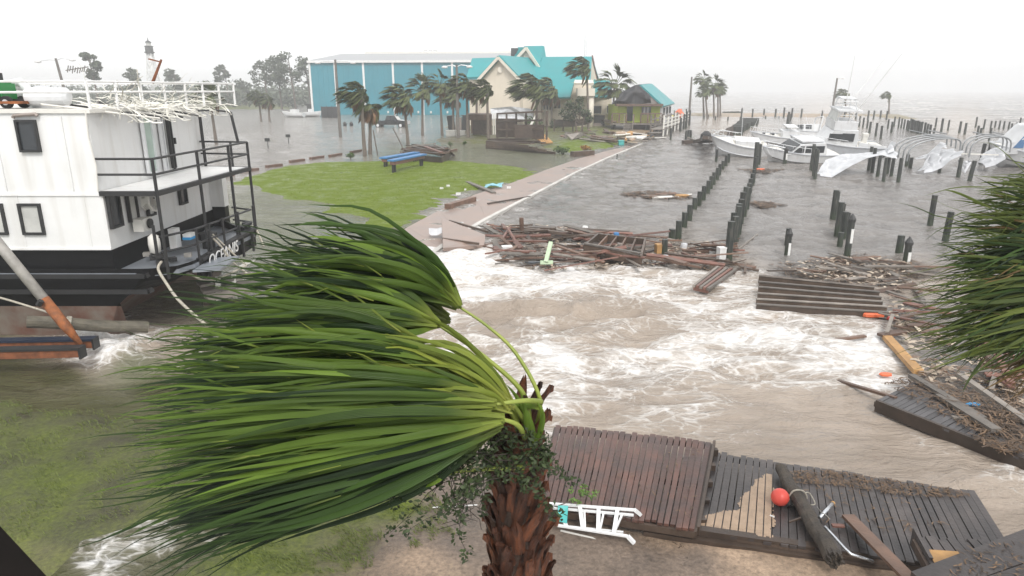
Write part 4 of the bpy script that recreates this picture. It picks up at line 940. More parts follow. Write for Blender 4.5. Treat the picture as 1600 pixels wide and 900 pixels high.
PALMS = [
 (570, 244, 564, 150, 54, 'blown', 'full palm blown flat to the left at the lawn edge, front one of a pair'),
 (578, 241, 578, 168, 46, 'dead', 'palm with brown dead fronds close behind the pair at the lawn edge'),
 (638, 227, 631, 155, 50, 'blown_b', 'palm bent left standing between the pickup and the wreck pile'),
 (660, 212, 660, 143, 40, 'round_b', 'upright palm right of the bent palm near the pickup truck'),
 (691, 211, 687, 134, 34, 'round', 'taller slim palm left of the dark planter boxes'),
 (708, 206, 708, 150, 42, 'blown_b', 'drooping palm half hidden behind the planter boxes'),
 (731, 218, 729, 135, 42, 'blown_b', 'palm with tall bare trunk left of the restaurant gable'),
 (744, 212, 745, 146, 34, 'blown', 'shorter palm behind the brown pavilion by the gable'),
 (763, 219, 761, 142, 44, 'blown', 'windswept palm in front of the restaurant gable wall'),
 (840, 212, 838, 140, 60, 'blown', 'biggest palm before the restaurant, crown hanging to the left'),
 (862, 202, 862, 143, 46, 'blown_b', 'palm just right of the biggest palm, over the windows'),
 (920, 205, 917, 108, 46, 'blown', 'tallest slender palm with crown against the teal roof edge'),
 (957, 200, 960, 136, 46, 'round', 'round crowned palm between restaurant wing and green hut'),
 (408, 190, 404, 152, 26, 'blown', 'left one of two small leaning palms far across the flood'),
 (421, 190, 419, 158, 26, 'blown_b', 'right one of two small leaning palms far across the flood'),
 (338, 225, 328, 155, 40, 'round_b', 'palm standing just behind the stern balcony of the ship'),
 (1100, 183, 1098, 125, 20, 'round', 'tallest palm of the far clump on the spit'),
 (1106, 186, 1102, 145, 20, 'round_b', 'lowest crown of the far clump on the spit'),
 (1116, 184, 1115, 137, 28, 'round', 'thick crowned middle palm of the far clump on the spit'),
 (1122, 183, 1122, 142, 18, 'round_b', 'thin palm right of the thick one in the far clump'),
 (1126, 182, 1125, 140, 18, 'round', 'last palm at the right end of the far clump'),
 (1323, 179, 1320, 148, 22, 'blown', 'hazy palm beyond the fishing boat outriggers'),
 (1389, 179, 1390, 150, 17, 'blown', 'small lone palm on the far bar, right of the fishing boat'),
]
for (a, b_, c_, d_, s_, k, lab) in PALMS: palm(a, b_, c_, d_, s_, k, lab, 'palms bent by the storm', r=.24 if b_ < 195 else .2)
# ---- bushes and the dark broadleaf tree
def bush(px_, by, w_, h_, leaf, label, cat='bush', n=260, name='bush', Y=None, ls=.28, z=.1, dens=1):
    c = G(px_, by, .2); W_ = w_ * ppm(c.y) / 2; Hh = h_ * ppm(c.y)
    b0 = empty(name, Vector((c.x, c.y, z)), label, cat); fb = MB(); st = MB()
    for k in range(7):
        a = random.uniform(0, 6.28); q = Vector((c.x + W_ * .6 * math.cos(a) * random.random(), c.y + W_ * .5 * math.sin(a), z + Hh * random.uniform(.3, .78)))
        clump(fb, q, W_ * .55, n // 7, ls * W_ / 2, .8 * Hh / W_ / 2 + .2); st.tube([(c.x, c.y, z - .2), ((c.x + q.x) / 2, (c.y + q.y) / 2, z + (q.z - z) * .6), q], [.07 * W_ / 2, .05 * W_ / 2, .02], 5)
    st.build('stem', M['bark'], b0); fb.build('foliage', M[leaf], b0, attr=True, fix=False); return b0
c = G(905, 207, .2); dt = empty('broadleaf_tree', c, 'dark leafy tree with twin trunks before the restaurant porch', 'tree')
tb = MB(); fb = MB(); s_ = ppm(c.y)
for dx in (-.5, .45): tb.tube([c + Vector((dx * .6, 0, -.4)), c + Vector((dx * 1.2, 0, 1.3)), c + Vector((dx * 2.2, .2, 3.2))], [.18, .14, .09], 7)
for k in range(22):
    a = random.uniform(0, 6.28); rr_ = random.uniform(0, 1) ** .6 * 23 * s_; q = c + Vector((math.cos(a) * rr_ - 4 * s_, math.sin(a) * rr_ * .6, (15 + 34 * random.random() * (1 - .5 * (rr_ / (23 * s_)) ** 2)) * s_)); clump(fb, q, 7 * s_, 60, .22, .9)
    tb.tube([c + Vector((0, 0, 1.5)), q], [.06, .02], 4)
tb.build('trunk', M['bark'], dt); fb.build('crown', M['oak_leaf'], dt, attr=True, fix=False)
bush(836, 203, 38, 22, 'shrub_leaf', 'green bush behind the wrecked deck railing'); bush(868, 201, 22, 16, 'oak_leaf', 'dark low bush at the foot of the window wall')
bush(548, 247, 20, 9, 'shrub_leaf', 'small green clump at the foot of the palm pair', name='grass_clump', cat='plant'); bush(913, 235, 22, 9, 'gold_leaf', 'clump of golden grass on the small lawn', 'plant', name='grass_clump')
bush(880, 238, 30, 10, 'shrub_leaf', 'low yellowish green clump at the end of the small lawn', 'plant', name='grass_clump'); bush(704, 227, 10, 7, 'shrub_leaf', 'tiny tuft left of the wooden pavilion', 'plant', name='grass_clump'); bush(725, 226, 12, 7, 'shrub_leaf', 'tiny tuft in the flood below the pavilion', 'plant', name='grass_clump')
bush(345, 306, 26, 24, 'gold_leaf', 'reddish shrub seen through the ship stern railing', 'bush', name='bush')
# ---- wrecked timber deck, pavilion, boxes before the restaurant
def box_thing(name, pxa, pxb, by, ty, depth, m, label, cat, tilt=0):
    a, b_ = G(pxa, by, 0), G(pxb, by, 0); z1 = zat(ty, a.y); w_ = b_.x - a.x
    mb = MB(); mb.box(((a.x + b_.x) / 2, a.y + depth / 2, z1 / 2 - .1), (w_, depth, z1 + .2), M=Matrix.Rotation(tilt, 3, 'Y')); 
    for k in (-1, 1): mb.box(((a.x + b_.x) / 2, a.y + depth / 2, z1 * (.97 if k > 0 else .25)), (w_ * 1.08, depth * 1.08, .12), M=Matrix.Rotation(tilt, 3, 'Y'))
    return tag(mb.build(name, M[m], recenter=True), label, cat)
box_thing('planter_box', 700, 710, 206, 180.5, 1.5, 'black_metal', 'tall black tapered box, leftmost before the restaurant', 'planter', -.12)
box_thing('grey_cabinet', 712, 721, 206, 183.5, 1.4, 'concrete', 'grey cabinet between two tall black boxes', 'cabinet')
box_thing('planter_box', 722, 731, 206, 180, 1.5, 'black_metal', 'tall black box right of the grey cabinet', 'planter', .1)
box_thing('utility_box', 697, 711, 213, 204, 1.2, 'offwhite', 'pale utility box under the leftmost black box', 'utility box'); box_thing('utility_box', 712, 726, 213, 204.5, 1.2, 'offwhite', 'pale utility box below the grey cabinet', 'utility box')
pv_ = empty('wooden_pavilion', G(748, 216, 0), 'small brown timber pavilion on posts by the gable wall', 'pavilion')
for px_, by in ((732, 217), (763, 217), (738, 210), (758, 210)):
    c = G(px_, by, 0); mb = MB(); mb.cyl((c.x, c.y), .22, -.3, zat(179, c.y), 8); mb.build('post', M['brown_wood'], pv_)
a, b_ = G(729, 216, 0), G(766, 216, 0); zt_ = zat(180, a.y)
for k in range(9): mb = MB(); yy = a.y - .4 + k * .75; mb.box(((a.x + b_.x) / 2, yy, zt_ + .05), (b_.x - a.x, .7, .18)); mb.build('roof_plank', M['brown_wood'], pv_)
mb = MB(); mb.box(((a.x + b_.x) / 2, a.y - .75, zt_ - .3), (b_.x - a.x, .12, .75)); mb.build('fascia', M['brown_wood'], pv_)
mb = MB(); mb.box((a.x + 2.2, a.y + 4, zt_ / 2), (3, .15, zt_)); mb.build('back_wall', M['wet_wood'], pv_)
wd = empty('wrecked_deck', G(800, 222, 0), 'collapsed dark timber deck with railing before the restaurant', 'deck')
A_, B_ = G(766, 221, .8), G(846, 221, 1.3)
for k in range(9):
    u = k / 9; q0, q1 = A_ + Vector((0, u * 6, 0)), B_ + Vector((0, u * 6, 0)); mb = MB(); mb.beam(q0 + Vector((random.uniform(-.4, .4), 0, 0)), q1 + Vector((random.uniform(-1.2, .4), 0, random.uniform(-.3, .1))), .6, .14); mb.build('plank', M['wet_wood'], wd)
for k in range(4): mb = MB(); mb.beam(A_ + Vector((-.5, -.2 - .25 * k, -.25 * k)), B_ + Vector((-1.5 + k, -.2 - .5 * k, -.55 - .2 * k)), .14, .3); mb.build('rim_beam', M['wet_wood'], wd)
for k in range(6):
    u = k / 5; q = A_.lerp(B_, u) + Vector((.8, 4.5, 0)); mb = MB(); mb.box(q + Vector((0, 0, 1.6)), (.25, .25, 3.4)); mb.build('railing_post', M['wet_wood'], wd)
for zz in (1.2, 2.2, 3.2): mb = MB(); mb.beam(A_ + Vector((.8, 4.4, zz)), B_ + Vector((.3, 4.4, zz)), .12, .22); mb.build('rail', M['wet_wood'], wd)
mb = MB(); mb.box(A_ + Vector((2.0, 4.6, 1.4)), (2.8, .2, 2.4)); mb.build('panel', M['wet_wood'], wd); mb = MB(); mb.box(A_.lerp(B_, .8) + Vector((0, 4.6, .9)), (3.6, .2, 1.6)); mb.build('panel', M['wet_wood'], wd)
for k in range(3): c = G(768 + 3 * k, 213, 0); mb = MB(); mb.box((c.x, c.y, zat(177, c.y) / 2), (.16, .16, zat(177, c.y))); mb.build('pale_post', M['offwhite'], wd)
def plank(name, a, b_, w_, th, m, label, cat='plank', group=None, up=Vector((0, 0, 1))):
    mb = MB(); mb.beam(a, b_, w_, th, up); return tag(mb.build(name, M[m], recenter=True), label, cat, group)
a = G(819, 213, .6); plank('leaning_beam', a, PY(838, 180, a.y), .3, .3, 'offwhite', 'long pale beam leaning up from the wrecked deck')
a = G(847, 222, .4); mb = MB(); mb.slab([PY(833, 211, a.y), PY(851, 211, a.y + .4), PY(864, 224, a.y - 1), PY(846, 225.5, a.y - 1.4)], .15); bd = tag(mb.build('orange_board', M['raw_wood'], recenter=True), 'bright orange wooden panel lying against the wrecked deck', 'board')
mb = MB(); q = [PY(833, 211, a.y), PY(851, 211, a.y + .4), PY(864, 224, a.y - 1), PY(846, 225.5, a.y - 1.4)]
for k in range(5): u = (k + .5) / 5; mb.beam(q[0].lerp(q[1], u) + Vector((0, -.1, .1)), q[3].lerp(q[2], u) + Vector((0, -.1, .1)), .1, .1)
mb.v = [tuple(Vector(v) - bd.location) for v in mb.v]; mb.build('batten', M['raw_wood'], None).parent = bd; 
fe = empty('bowed_fence', G(895, 206, 0), 'dark sagging screen fence in front of the leafy tree', 'fence')
pts = [(866, 196, 187), (880, 198, 187), (895, 198, 187), (910, 196, 186), (924, 192, 181.5)]
for k in range(4):
    a, b_ = G(pts[k][0], 208, 0), G(pts[k + 1][0], 208, 0); za, zb, zc, zd = zat(pts[k][1], a.y), zat(pts[k + 1][1], a.y), zat(pts[k + 1][2], a.y), zat(pts[k][2], a.y)
    mb = MB(); mb.slab([(a.x, a.y, za), (b_.x - .05, b_.y, zb), (b_.x - .05, b_.y, zc), (a.x, a.y, zd)], .12); mb.build('screen_panel', M['wet_wood'], fe); mb = MB(); mb.cyl((a.x, a.y + .15), .12, -.2, zd + .1, 6); mb.build('post', M['wet_wood'], fe)
box_thing('black_railing_screen', 928, 944, 199, 180, .2, 'black_tarp', 'black screened railing beside the restaurant steps', 'railing')
# blue topped tables on the lawn
tb_ = empty('blue_bench_table', G(628, 256, .1), 'low dark timber table with two blue painted benches on the lawn', 'table')
z1 = .1
for (pa_, pb_) in (((598, 247, .95), (651, 238, .95)), ((611, 251, 1.15), (661, 241, 1.15))):
    a, b_ = G(*pa_), G(*pb_); mb = MB(); mb.beam(a, b_, .75, .14); mb.build('bench_top', M['blue_paint'], tb_); mb = MB(); mb.beam(a + Vector((.1, .05, -.22)), b_ + Vector((-.1, .05, -.22)), .5, .28); mb.build('apron', M['red_wood'], tb_)
    for u in (.04, .1, .9, .96): q = a.lerp(b_, u); mb = MB(); mb.box((q.x, q.y, .45), (.16, .16, .9)); mb.build('leg', M['black_metal'], tb_)
# wreck pile left of the restaurant
wp = empty('wrecked_platform', G(668, 243, 0), 'overturned dark timber platform heaped with loose boards by the lawn', 'wreck')
a, b_, c_, d_ = G(624, 239, .7), G(690, 245, .7), G(703, 232, 1.0), G(650, 226, 1.0)
for k in range(11):
    u = (k + .5) / 11; q0, q1 = a.lerp(d_, u), b_.lerp(c_, u); mb = MB(); mb.beam(q0 + Vector((random.uniform(-.5, .5), 0, random.uniform(-.1, .3))), q1 + Vector((random.uniform(-.5, .5), 0, random.uniform(-.1, .4))), .42, .1); mb.build('board', M['wet_wood' if k % 3 else 'brown_wood'], wp)
for q0, q1 in ((a, b_), (b_, c_), (c_, d_), (d_, a)): mb = MB(); mb.beam(q0 + Vector((0, 0, -.45)), q1 + Vector((0, 0, -.45)), .15, .8); mb.build('rim_beam', M['wet_wood'], wp)
LOOSE = 'loose boards thrown on the wrecked platform'
for (p0, p1, m_, lab) in (((655, 233, 1.0), (700, 247, .15), 'grey_wood', 'pale grey board sliding off the wrecked platform'), ((640, 229, 1.3), (680, 224, 1.7), 'grey_wood', 'grey board lying across the back of the wrecked platform'), ((678, 226, 1.6), (702, 236, 1.0), 'grey_wood', 'pale board on the right end of the wrecked platform'), ((664, 229, 1.5), (690, 238, 1.2), 'red_wood', 'reddish board lying diagonally on the wrecked platform'), ((697, 232, 1.3), (709, 243, .1), 'brown_wood', 'brown board leaning off the right end of the wrecked platform')):
    plank('loose_board', G(*p0), G(*p1), .35, .1, m_, lab, group=LOOSE)
for (p0, p1, lab) in (((614, 202, 0), (628, 229, 0), ''),): pass
a = G(629, 230, 0); plank('leaning_stick', a, PY(614, 200, a.y + 1), .12, .12, 'grey_wood', 'thin prop pole leaning toward the bent palm', 'pole'); a = G(590, 242, 0); plank('leaning_stick', a, PY(583, 203, a.y), .12, .12, 'grey_wood', 'thin prop pole leaning on the palm pair', 'pole')
# ---- shore debris by restaurant and hut
TONE = {'red_wood': 'reddish', 'brown_wood': 'brown', 'wet_wood': 'dark wet', 'grey_wood': 'grey', 'offwhite': 'whitish', 'raw_wood': 'yellow', 'sand': 'tan', 'black_tarp': 'black'}
def heap(poly, n, mats, lab, grp, name='plank', L=(.8, 2.6), W=(.1, .28), th=.06, z=.12, up=.35, bias=None, cat='plank'):
    k = 0; xs = [p[0] for p in poly]; ys = [p[1] for p in poly]; P_ = np.array(poly)
    while k < n:
        px_, py_ = random.uniform(min(xs), max(xs)), random.uniform(min(ys), max(ys))
        if sdist(np.array([px_]), np.array([py_]), poly)[0] < 0: continue
        c = G(px_, py_, z + random.uniform(0, up)); a = random.uniform(0, math.pi) if bias is None else random.gauss(bias, .5)
        l = random.uniform(*L); d = Vector((math.cos(a), math.sin(a), random.uniform(-.12, .18))) * l / 2
        m_ = random.choice(mats); plank(name, c - d, c + d, random.uniform(*W), random.uniform(th * .5, th * 1.3), m_, TONE.get(m_, 'pale') + ' ' + lab, cat, grp, Vector((random.uniform(-.5, .5), random.uniform(-.5, .5), 1))); k += 1
heap([(880, 206), (955, 205), (1000, 210), (1000, 220), (940, 222), (885, 214)], 46, ['grey_wood', 'brown_wood', 'wet_wood'], 'broken plank strewn on the shore before restaurant and hut', 'planks strewn on the shore before the restaurant', L=(1.5, 5), W=(.25, .6), th=.15, up=.5)
heap([(960, 205), (1030, 207), (1030, 216), (985, 219)], 26, ['offwhite', 'raw_wood', 'grey_wood', 'sand', 'black_tarp'], 'scrap board piled under the green hut', 'scraps piled under the hut', L=(1, 3), W=(.4, 1.2), th=.2, up=1.0, name='scrap_board', cat='scrap')
plank('long_timber', G(894, 241, .25), G(926, 239, .25), .7, .6, 'wet_wood', 'heavy dark timber beam lying by the golden grass', 'timber'); box_thing('teal_crate', 967, 975, 228, 220, .9, 'teal_bit', 'teal plastic crate at the end of the small lawn', 'crate')
a = G(915, 214, .4); mb = MB(); mb.slab([G(884, 210, .9), G(908, 206, 1.2), G(916, 211, .6), G(893, 219, .3)], .12); tag(mb.build('tilted_board', M['grey_wood'], recenter=True), 'tilted grey plank panel lying left of the bowed fence debris', 'panel')
plank('washed_board', G(730, 284, .15), G(772, 301, .12), .32, .1, 'grey_wood', 'pale grey board lying across the lawn corner', 'plank'); plank('washed_timber', G(699, 323, .2), G(740, 311, .2), .4, .32, 'brown_wood', 'heavy brown timber on the lawn beside the walk', 'timber'); plank('washed_stick', G(762, 318, .12), G(828, 307, .12), .1, .08, 'wet_wood', 'thin dark stick lying across the promenade', 'stick')
c = G(772, 292, .1); mb = MB(); 
rows = [[c + Vector(((i - 3) * .22 + random.uniform(-.1, .1), (k - 2) * .3 + random.uniform(-.1, .1), random.uniform(0, .25))) for k in range(5)] for i in range(7)]; mb.grid(rows); tag(mb.build('crumpled_sheet', mat('pale blue plastic', (.25, .52, .60), .5), recenter=True), 'crumpled pale blue plastic sheet on the lawn edge', 'plastic sheet')
for (px_, py_, s_) in ((716, 303, .16), (700, 290, .12), (690, 294, .12), (795, 293, .15), (727, 296, .1)):
    c = G(px_, py_, .16); mb = MB(); mb.box(c, (s_ * 2, s_, s_), rz=random.random() * 3); tag(mb.build('white_scrap', M['white_paint'], recenter=True), 'small white scrap of litter on the lawn', 'litter', 'white scraps on the lawn')
# ================================================================== MARINA: pilings, boats, tarps, hoop frames
PIL = {}
for r10 in (13, 15, 17): pass
def piling(px_, by, ty, lab, grp=None, w_=None, cap=False, refl=False, lean=0, name='piling'):
    c = G(px_, by, 0); h = zat(ty, c.y); h = max(h, .5)
    r = (w_ * ppm(c.y) / 2) if w_ else .155
    o = empty(name, c, lab, 'piling', grp) if (cap or refl) else None
    mb = MB(); a = random.uniform(-.02, .02)
    top = Vector((c.x + (lean + a) * h, c.y + random.uniform(-.02, .02) * h, h))
    mb.tube([c + Vector((0, 0, -.8)), c.lerp(top, .5), top], [r * 1.04, r, r * .96], 10, jit=.03)
    if o is None: return tag(mb.build(name, M['piling'], loc=c), lab, 'piling', grp)
    mb.build('post', M['piling'], o)
    if cap: q = MB(); q.lathe(top + Vector((0, 0, -.05)), [(r * 1.12, 0), (r * 1.15, .12), (r * .6, .26), (.02, .36)], 10); q.build('cap', M['piling_cap'], o)
    if refl: q = MB(); q.box((top.x + r * .1, top.y - r - .012, top.z - .5 - .15), (r * .8, .03, .62)); q.build('reflector', M['reflector'], o)
    return o
ROWA = [(1037.5, 401, 374), (1049, 376, 358), (1060, 370, 345), (1069, 357, 331.5), (1077, 346, 320), (1085, 329, 309), (1092, 320, 299), (1099, 312, 290.6), (1106, 302, 282), (1110.5, 293, 275), (1115, 288, 269), (1120, 282, 262), (1124, 274, 256), (1129, 265, 251), (1134, 260, 243), (1138, 254, 240)]
for ki_, p in enumerate(ROWA[1:]): piling(*p, ORD[ki_ + 1] + ' short dark piling of the left row counted from the debris', 'left row of short pilings', w_=None)
piling(*ROWA[0], 'nearest short piling of the left row, standing in the debris edge', w_=10)
ROWB = [(1145, 393, 338), (1144, 380, 332), (1149, 377, 322), (1153, 365, 311), (1150, 372, 318), (1157, 350, 300), (1162, 337, 292), (1166, 330, 293), (1169, 312, 286), (1171, 302, 279), (1174, 293, 271), (1177, 284, 265), (1179, 268, 246), (1182, 263, 243)]
for ki_, p in enumerate(ROWB): piling(*p, ORD[ki_ + 1] + ' tall piling of the close packed row counted from the white box', 'right row of close packed pilings')
piling(1137.5, 409, 346, 'nearest and thickest piling of the close packed row, beside a white box', w_=12)
piling(1180, 262, 222, 'tallest piling at the far end of the close packed row', w_=7); piling(1185, 258, 225, 'second tall piling at the far end of the close packed row', w_=6)
ROWC = [(1300.6, 343, 297), (1303, 342, 299), (1308, 365, 316), (1311, 362, 318), (1316, 374, 331), (1319, 372, 332)]
for ki_, p in enumerate(ROWC): piling(*p, ORD[ki_] + ' piling from the far end of the short row in mid basin', 'short row of pilings in the open basin')
piling(1323, 402, 345, 'front piling of the short row with white reflector', cap=True, refl=True, w_=10); piling(1312, 385, 363, 'stubby piling beside the front one of the short row', w_=9)
piling(1230.6, 380, 357, 'flat topped piling just behind the capped reflector post', w_=9); piling(1229.7, 399, 367, 'capped piling with white reflector standing alone in mid basin', cap=True, refl=True, w_=9)
piling(1404.7, 395, 368, 'flat topped stout piling left of the capped one near the palm', w_=11); piling(1416, 410, 381, 'pointed capped piling with white reflector near the right palm', cap=True, refl=True, w_=11)
piling(1453, 352, 305, 'lone leaning piling left of the right palm', w_=8.5, lean=.02); piling(1476, 378, 331, 'piling partly hidden by the right palm leaves', w_=10, lean=.03)
piling(1226, 256, 234, 'capped piling with pale band in front of the cruiser', cap=True, w_=6, refl=True)
for p in ((1267, 265, 225), (1269, 270, 228), (1271, 276, 232)): piling(*p, 'piling in the tight pair left of the white tarp', 'tight pilings left of the white tarp', w_=5)
piling(1273, 281, 234, 'nearest piling just left of the white tarp', w_=5.5)
for ki_, p in enumerate(((1357, 266, 229), (1362.5, 270, 231), (1371, 276, 243), (1380, 285, 246), (1386, 272, 246), (1392, 277, 247), (1378, 240, 228), (1420, 0, 0))):
    if p[1]: piling(*p, ORD[ki_] + ' dark piling from the left under the long white tarp', 'pilings under the white tarp', w_=5.2)
piling(1403.5, 285, 247, 'piling at the right end of the long white tarp', w_=6); piling(1416, 260, 241, 'left one of two short pilings right of the white tarp', w_=5.5); piling(1422, 264, 246, 'right one of two short pilings right of the white tarp', w_=5.5)
piling(1468, 268, 250, 'piling under the crumpled second tarp', w_=5); piling(1497, 277, 246, 'piling at the right end of the crumpled second tarp', w_=6); piling(1513, 287, 251, 'leaning piling right of the crumpled second tarp', w_=6.5, lean=.12)
for p in ((1532, 256, 224), (1540, 259, 222), (1553, 248, 226), (1580, 246, 224)): piling(*p, 'piling in front of the blue windowed boat', 'pilings before the blue windowed boat', w_=5.5, lean=.05)
FAR = [(45, 320, 375), (98, 312, 378), (147, 315, 380), (207, 318, 376), (125, 340, 440), (117, 355, 430), (335, 330, 380), (475, 340, 385), (548, 328, 385), (570, 365, 430), (592, 375, 440), (623, 330, 395), (618, 390, 445), (634, 400, 470), (660, 330, 385), (702, 330, 380), (740, 333, 388), (748, 385, 445), (787, 368, 430), (672, 408, 490), (704, 425, 510), (815, 372, 440), (832, 380, 440), (848, 385, 450), (865, 390, 455), (885, 380, 450), (900, 390, 470), (908, 392, 468), (915, 395, 470), (922, 398, 470), (930, 393, 475), (938, 400, 478), (955, 400, 480), (975, 405, 490), (990, 412, 495), (1008, 418, 498), (770, 400, 470), (1047, 375, 435), (1082, 380, 470), (1125, 388, 455), (1195, 398, 475), (1228, 408, 485), (1028, 440, 520), (1298, 370, 435), (1305, 425, 510), (1347, 385, 450), (1328, 440, 480), (1390, 395, 450), (1383, 440, 520), (1417, 395, 445), (1443, 393, 450), (1472, 397, 450), (1503, 400, 450), (1572, 375, 430), (1520, 410, 455), (1550, 405, 455), (895, 385, 466), (945, 402, 474), (878, 395, 462)]
for x_, t_, b_ in FAR: piling(1200 + x_ / 4, 90 + b_ / 4, 90 + t_ / 4, ('distant piling left of the big fishing boat' if x_ < 300 else 'distant piling just right of the big fishing boat' if x_ < 720 else 'distant piling in the dense cluster behind the bare hoops' if x_ < 1020 else 'distant piling at the far right above the hoops'), 'far pilings of the marina', w_=2.6 if b_ < 460 else 3.4)
for x_, t_, b_ in [(1160, 355, 440), (1240, 360, 420), (1320, 360, 415), (1402, 360, 415), (1460, 350, 415), (1515, 355, 420), (1482, 380, 500), (1490, 400, 490), (1506, 395, 480)]: piling(900 + x_ / 4.5, 90 + b_ / 4.5, 90 + t_ / 4.5, 'slim distant piling between the far palms and the fishing boat', 'slim pilings before the far bar', w_=2.5)
for x_, t_, b_ in [(1068, 415, 445), (980, 412, 442), (900, 408, 432), (1332, 408, 432), (1424, 412, 436), (1155, 415, 448), (930, 400, 420), (1272, 455, 488)] + [(1035 + 9 * k, 378 + random.uniform(-2, 2), 392) for k in range(16)]: piling(900 + x_ / 4.5, 90 + b_ / 4.5, 90 + t_ / 4.5, 'low stub of a piling near the far palm spit', 'low stubs by the far palms', w_=2.2)
for p in ((1071, 223, 204), (1075, 217, 203), (1079, 216, 203)): piling(*p, 'stub piling at the broken dock by the hut pier', 'stubs at the broken dock', w_=3.5)
piling(1048, 217, 200, 'dark piling just before the hut pier', w_=3); piling(964, 248, 242, 'small stake at the water edge of the promenade', w_=1.6); piling(1119, 252, 233, 'leftmost piling beside the half sunk white hull', w_=4)
# curved bulkhead far out
bh = empty('curved_bulkhead', G(1165, 200, 0), 'low dark curved bulkhead of piles before the far boats', 'bulkhead')
cur = [(1152, 211, 198), (1153, 207, 195), (1158, 203, 193), (1164, 199, 190), (1170, 194, 187), (1173, 189, 183.5)]
for k in range(len(cur) - 1):
    a, b_ = G(cur[k][0], cur[k][1], 0), G(cur[k + 1][0], cur[k + 1][1], 0); za, zb = zat(cur[k][2], a.y), zat(cur[k + 1][2], b_.y)
    for q in range(4): u = q / 4; c = a.lerp(b_, u); mb = MB(); mb.beam(c + Vector((0, 0, -.4)), c + Vector((0, 0, za + (zb - za) * u)), (b_ - a).length / 4 * .9 + .1, .3, (b_ - a)); mb.build('pile', M['piling'], bh)
# broken dock
bk = empty('broken_dock', G(1095, 221, 0), 'broken dark dock with tumbled frames left of the white hull', 'dock')
for (p0, p1, w_, h_, m_) in (((1067, 222, .3), (1118, 219, .5), .8, .5, 'wet_wood'), ((1085, 221, .5), (1110, 215, 1.6), .3, .3, 'wet_wood'), ((1095, 219, .3), (1104, 214, 2.2), .5, .4, 'black_metal'), ((1102, 215, 2.4), (1114, 220, .4), .5, .3, 'wet_wood'), ((1075, 215, 1.2), (1086, 220, .5), .2, .2, 'grey_wood'), ((1110, 220, .3), (1150, 225, .7), .5, .2, 'grey_wood')):
    mb = MB(); mb.beam(G(*p0), G(*p1), w_, h_); mb.build('timber', M[m_], bk)
mb = MB(); c = G(1103, 217, .9); mb.lathe(c, [(.3, -.5), (.8, -.1), (.7, .6), (.25, 1.0)], 8); mb.build('drum', M['black_metal'], bk)
mb = MB(); c = G(1136, 214, .5); mb.slab([c + Vector((-.9, 0, -.5)), c + Vector((.9, 0, -.5)), c + Vector((.9, .3, 1.6)), c + Vector((-.1, .3, 1.2))], .2); mb.build('tilted_panel', M['wet_wood'], bk)
mb = MB(); c = G(1126, 235, .4); mb.box(c + Vector((0, 0, .9)), (.9, .15, 2.4), M=Matrix.Rotation(.12, 3, 'Y')); tag(mb.build('grey_panel_board', M['grey_wood'], recenter=True), 'upright grey board jammed against the half sunk hull', 'board')
# ---- boats
M['hull_shade'] = mat('pale grey hull paint', (.50, .52, .55), .35, .14, 1, streak=.12)
def boat(px_, py_, Lpx, Bm, Hm, yaw, lab, m='white_gel', roll=0, pitch=0, z=-.4, **kw):
    c = G(px_, py_, 0); c.z = z; L = Lpx * ppm(c.y); r_ = empty('boat', c, lab, 'boat')
    h_, rows = hull_mb(L, Bm, Hm, **kw); d_ = deck_mb(rows)
    def put(*mbs): return place(mbs, c, yaw, roll, pitch)
    put(h_, d_); h_.build('hull', M[m], r_); d_.build('deck', M['offwhite'], r_)
    mb = MB(); rl = [Vector(r[0]) + Vector((0, -.02, .02)) for r in rows]; rl2 = [Vector(r[6]) + Vector((0, .02, .02)) for r in rows]; mb.tube(rl, .06, 5); mb.tube(rl2, .06, 5); put(mb); mb.build('rub_rail', M['hull_shade'], r_)
    mb = MB(); sh = [Vector(r[1]) + Vector((0, -.015, -.02)) for r in rows[:-1]]; mb.tube(sh, .05, 4); sh = [Vector(r[5]) + Vector((0, .015, -.02)) for r in rows[:-1]]; mb.tube(sh, .05, 4); put(mb); mb.build('hull_stripe', M['black_metal'] if Lpx > 100 else M['hull_shade'], r_)
    mb = MB()
    for sgn, ix in ((1, 6), (-1, 0)):
        top_ = [Vector(r[ix]) * 1 + Vector((0, -.12 * sgn, .62)) for r in rows[4:]]; mb.tube(top_, .022, 4)
        for r, q in zip(rows[4:], top_): mb.tube([Vector(r[ix]) + Vector((0, -.12 * sgn, 0)), q], .018, 4)
    put(mb); mb.build('guard_rail', M['aluminium'], r_)
    mb = MB()
    for k in range(5): x_ = random.uniform(-L * .42, L * .3); mb.box((x_, random.uniform(-.5, .5), Hm + .15), (random.uniform(.2, .7), random.uniform(.2, .6), random.uniform(.15, .5)), rz=random.random())
    put(mb); mb.build('deck_clutter', M['offwhite'], r_)
    mb = MB(); mb.tube([(-L * .1, .6, Hm), (-L * .2, .9, Hm + random.uniform(3.0, 4.6))], .022, 4); mb.tube([(-L * .05, -.6, Hm), (L * .03, -.8, Hm + random.uniform(2.4, 4))], .022, 4); put(mb); mb.build('antenna', M['white_gel'], r_)
    return r_, put, L
r_, put, L = boat(1150, 243, 86, 3.2, 1.9, R(172), 'half sunk white hull lying bow left beside the pilings', roll=R(-14), pitch=R(4), z=-.5)
mb = MB(); mb.tube([(L * .48, 0, 2.7), (L * .3, -1.2, 2.9), (0, -1.5, 2.6)], .04, 5); mb.tube([(L * .48, 0, 2.7), (L * .3, 1.2, 2.9), (0, 1.5, 2.6)], .04, 5); put(mb); mb.build('bow_rail', M['aluminium'], r_)
mb = MB(); mb.box((-.8, 0, 2.1), (2.6, 1.8, .7)); put(mb); mb.build('cabin', M['white_gel'], r_)
r_, put, L = boat(1212, 226, 84, 3.0, 1.5, R(176), 'long low white boat behind the half sunk hull', pitch=R(2), roll=R(-8))
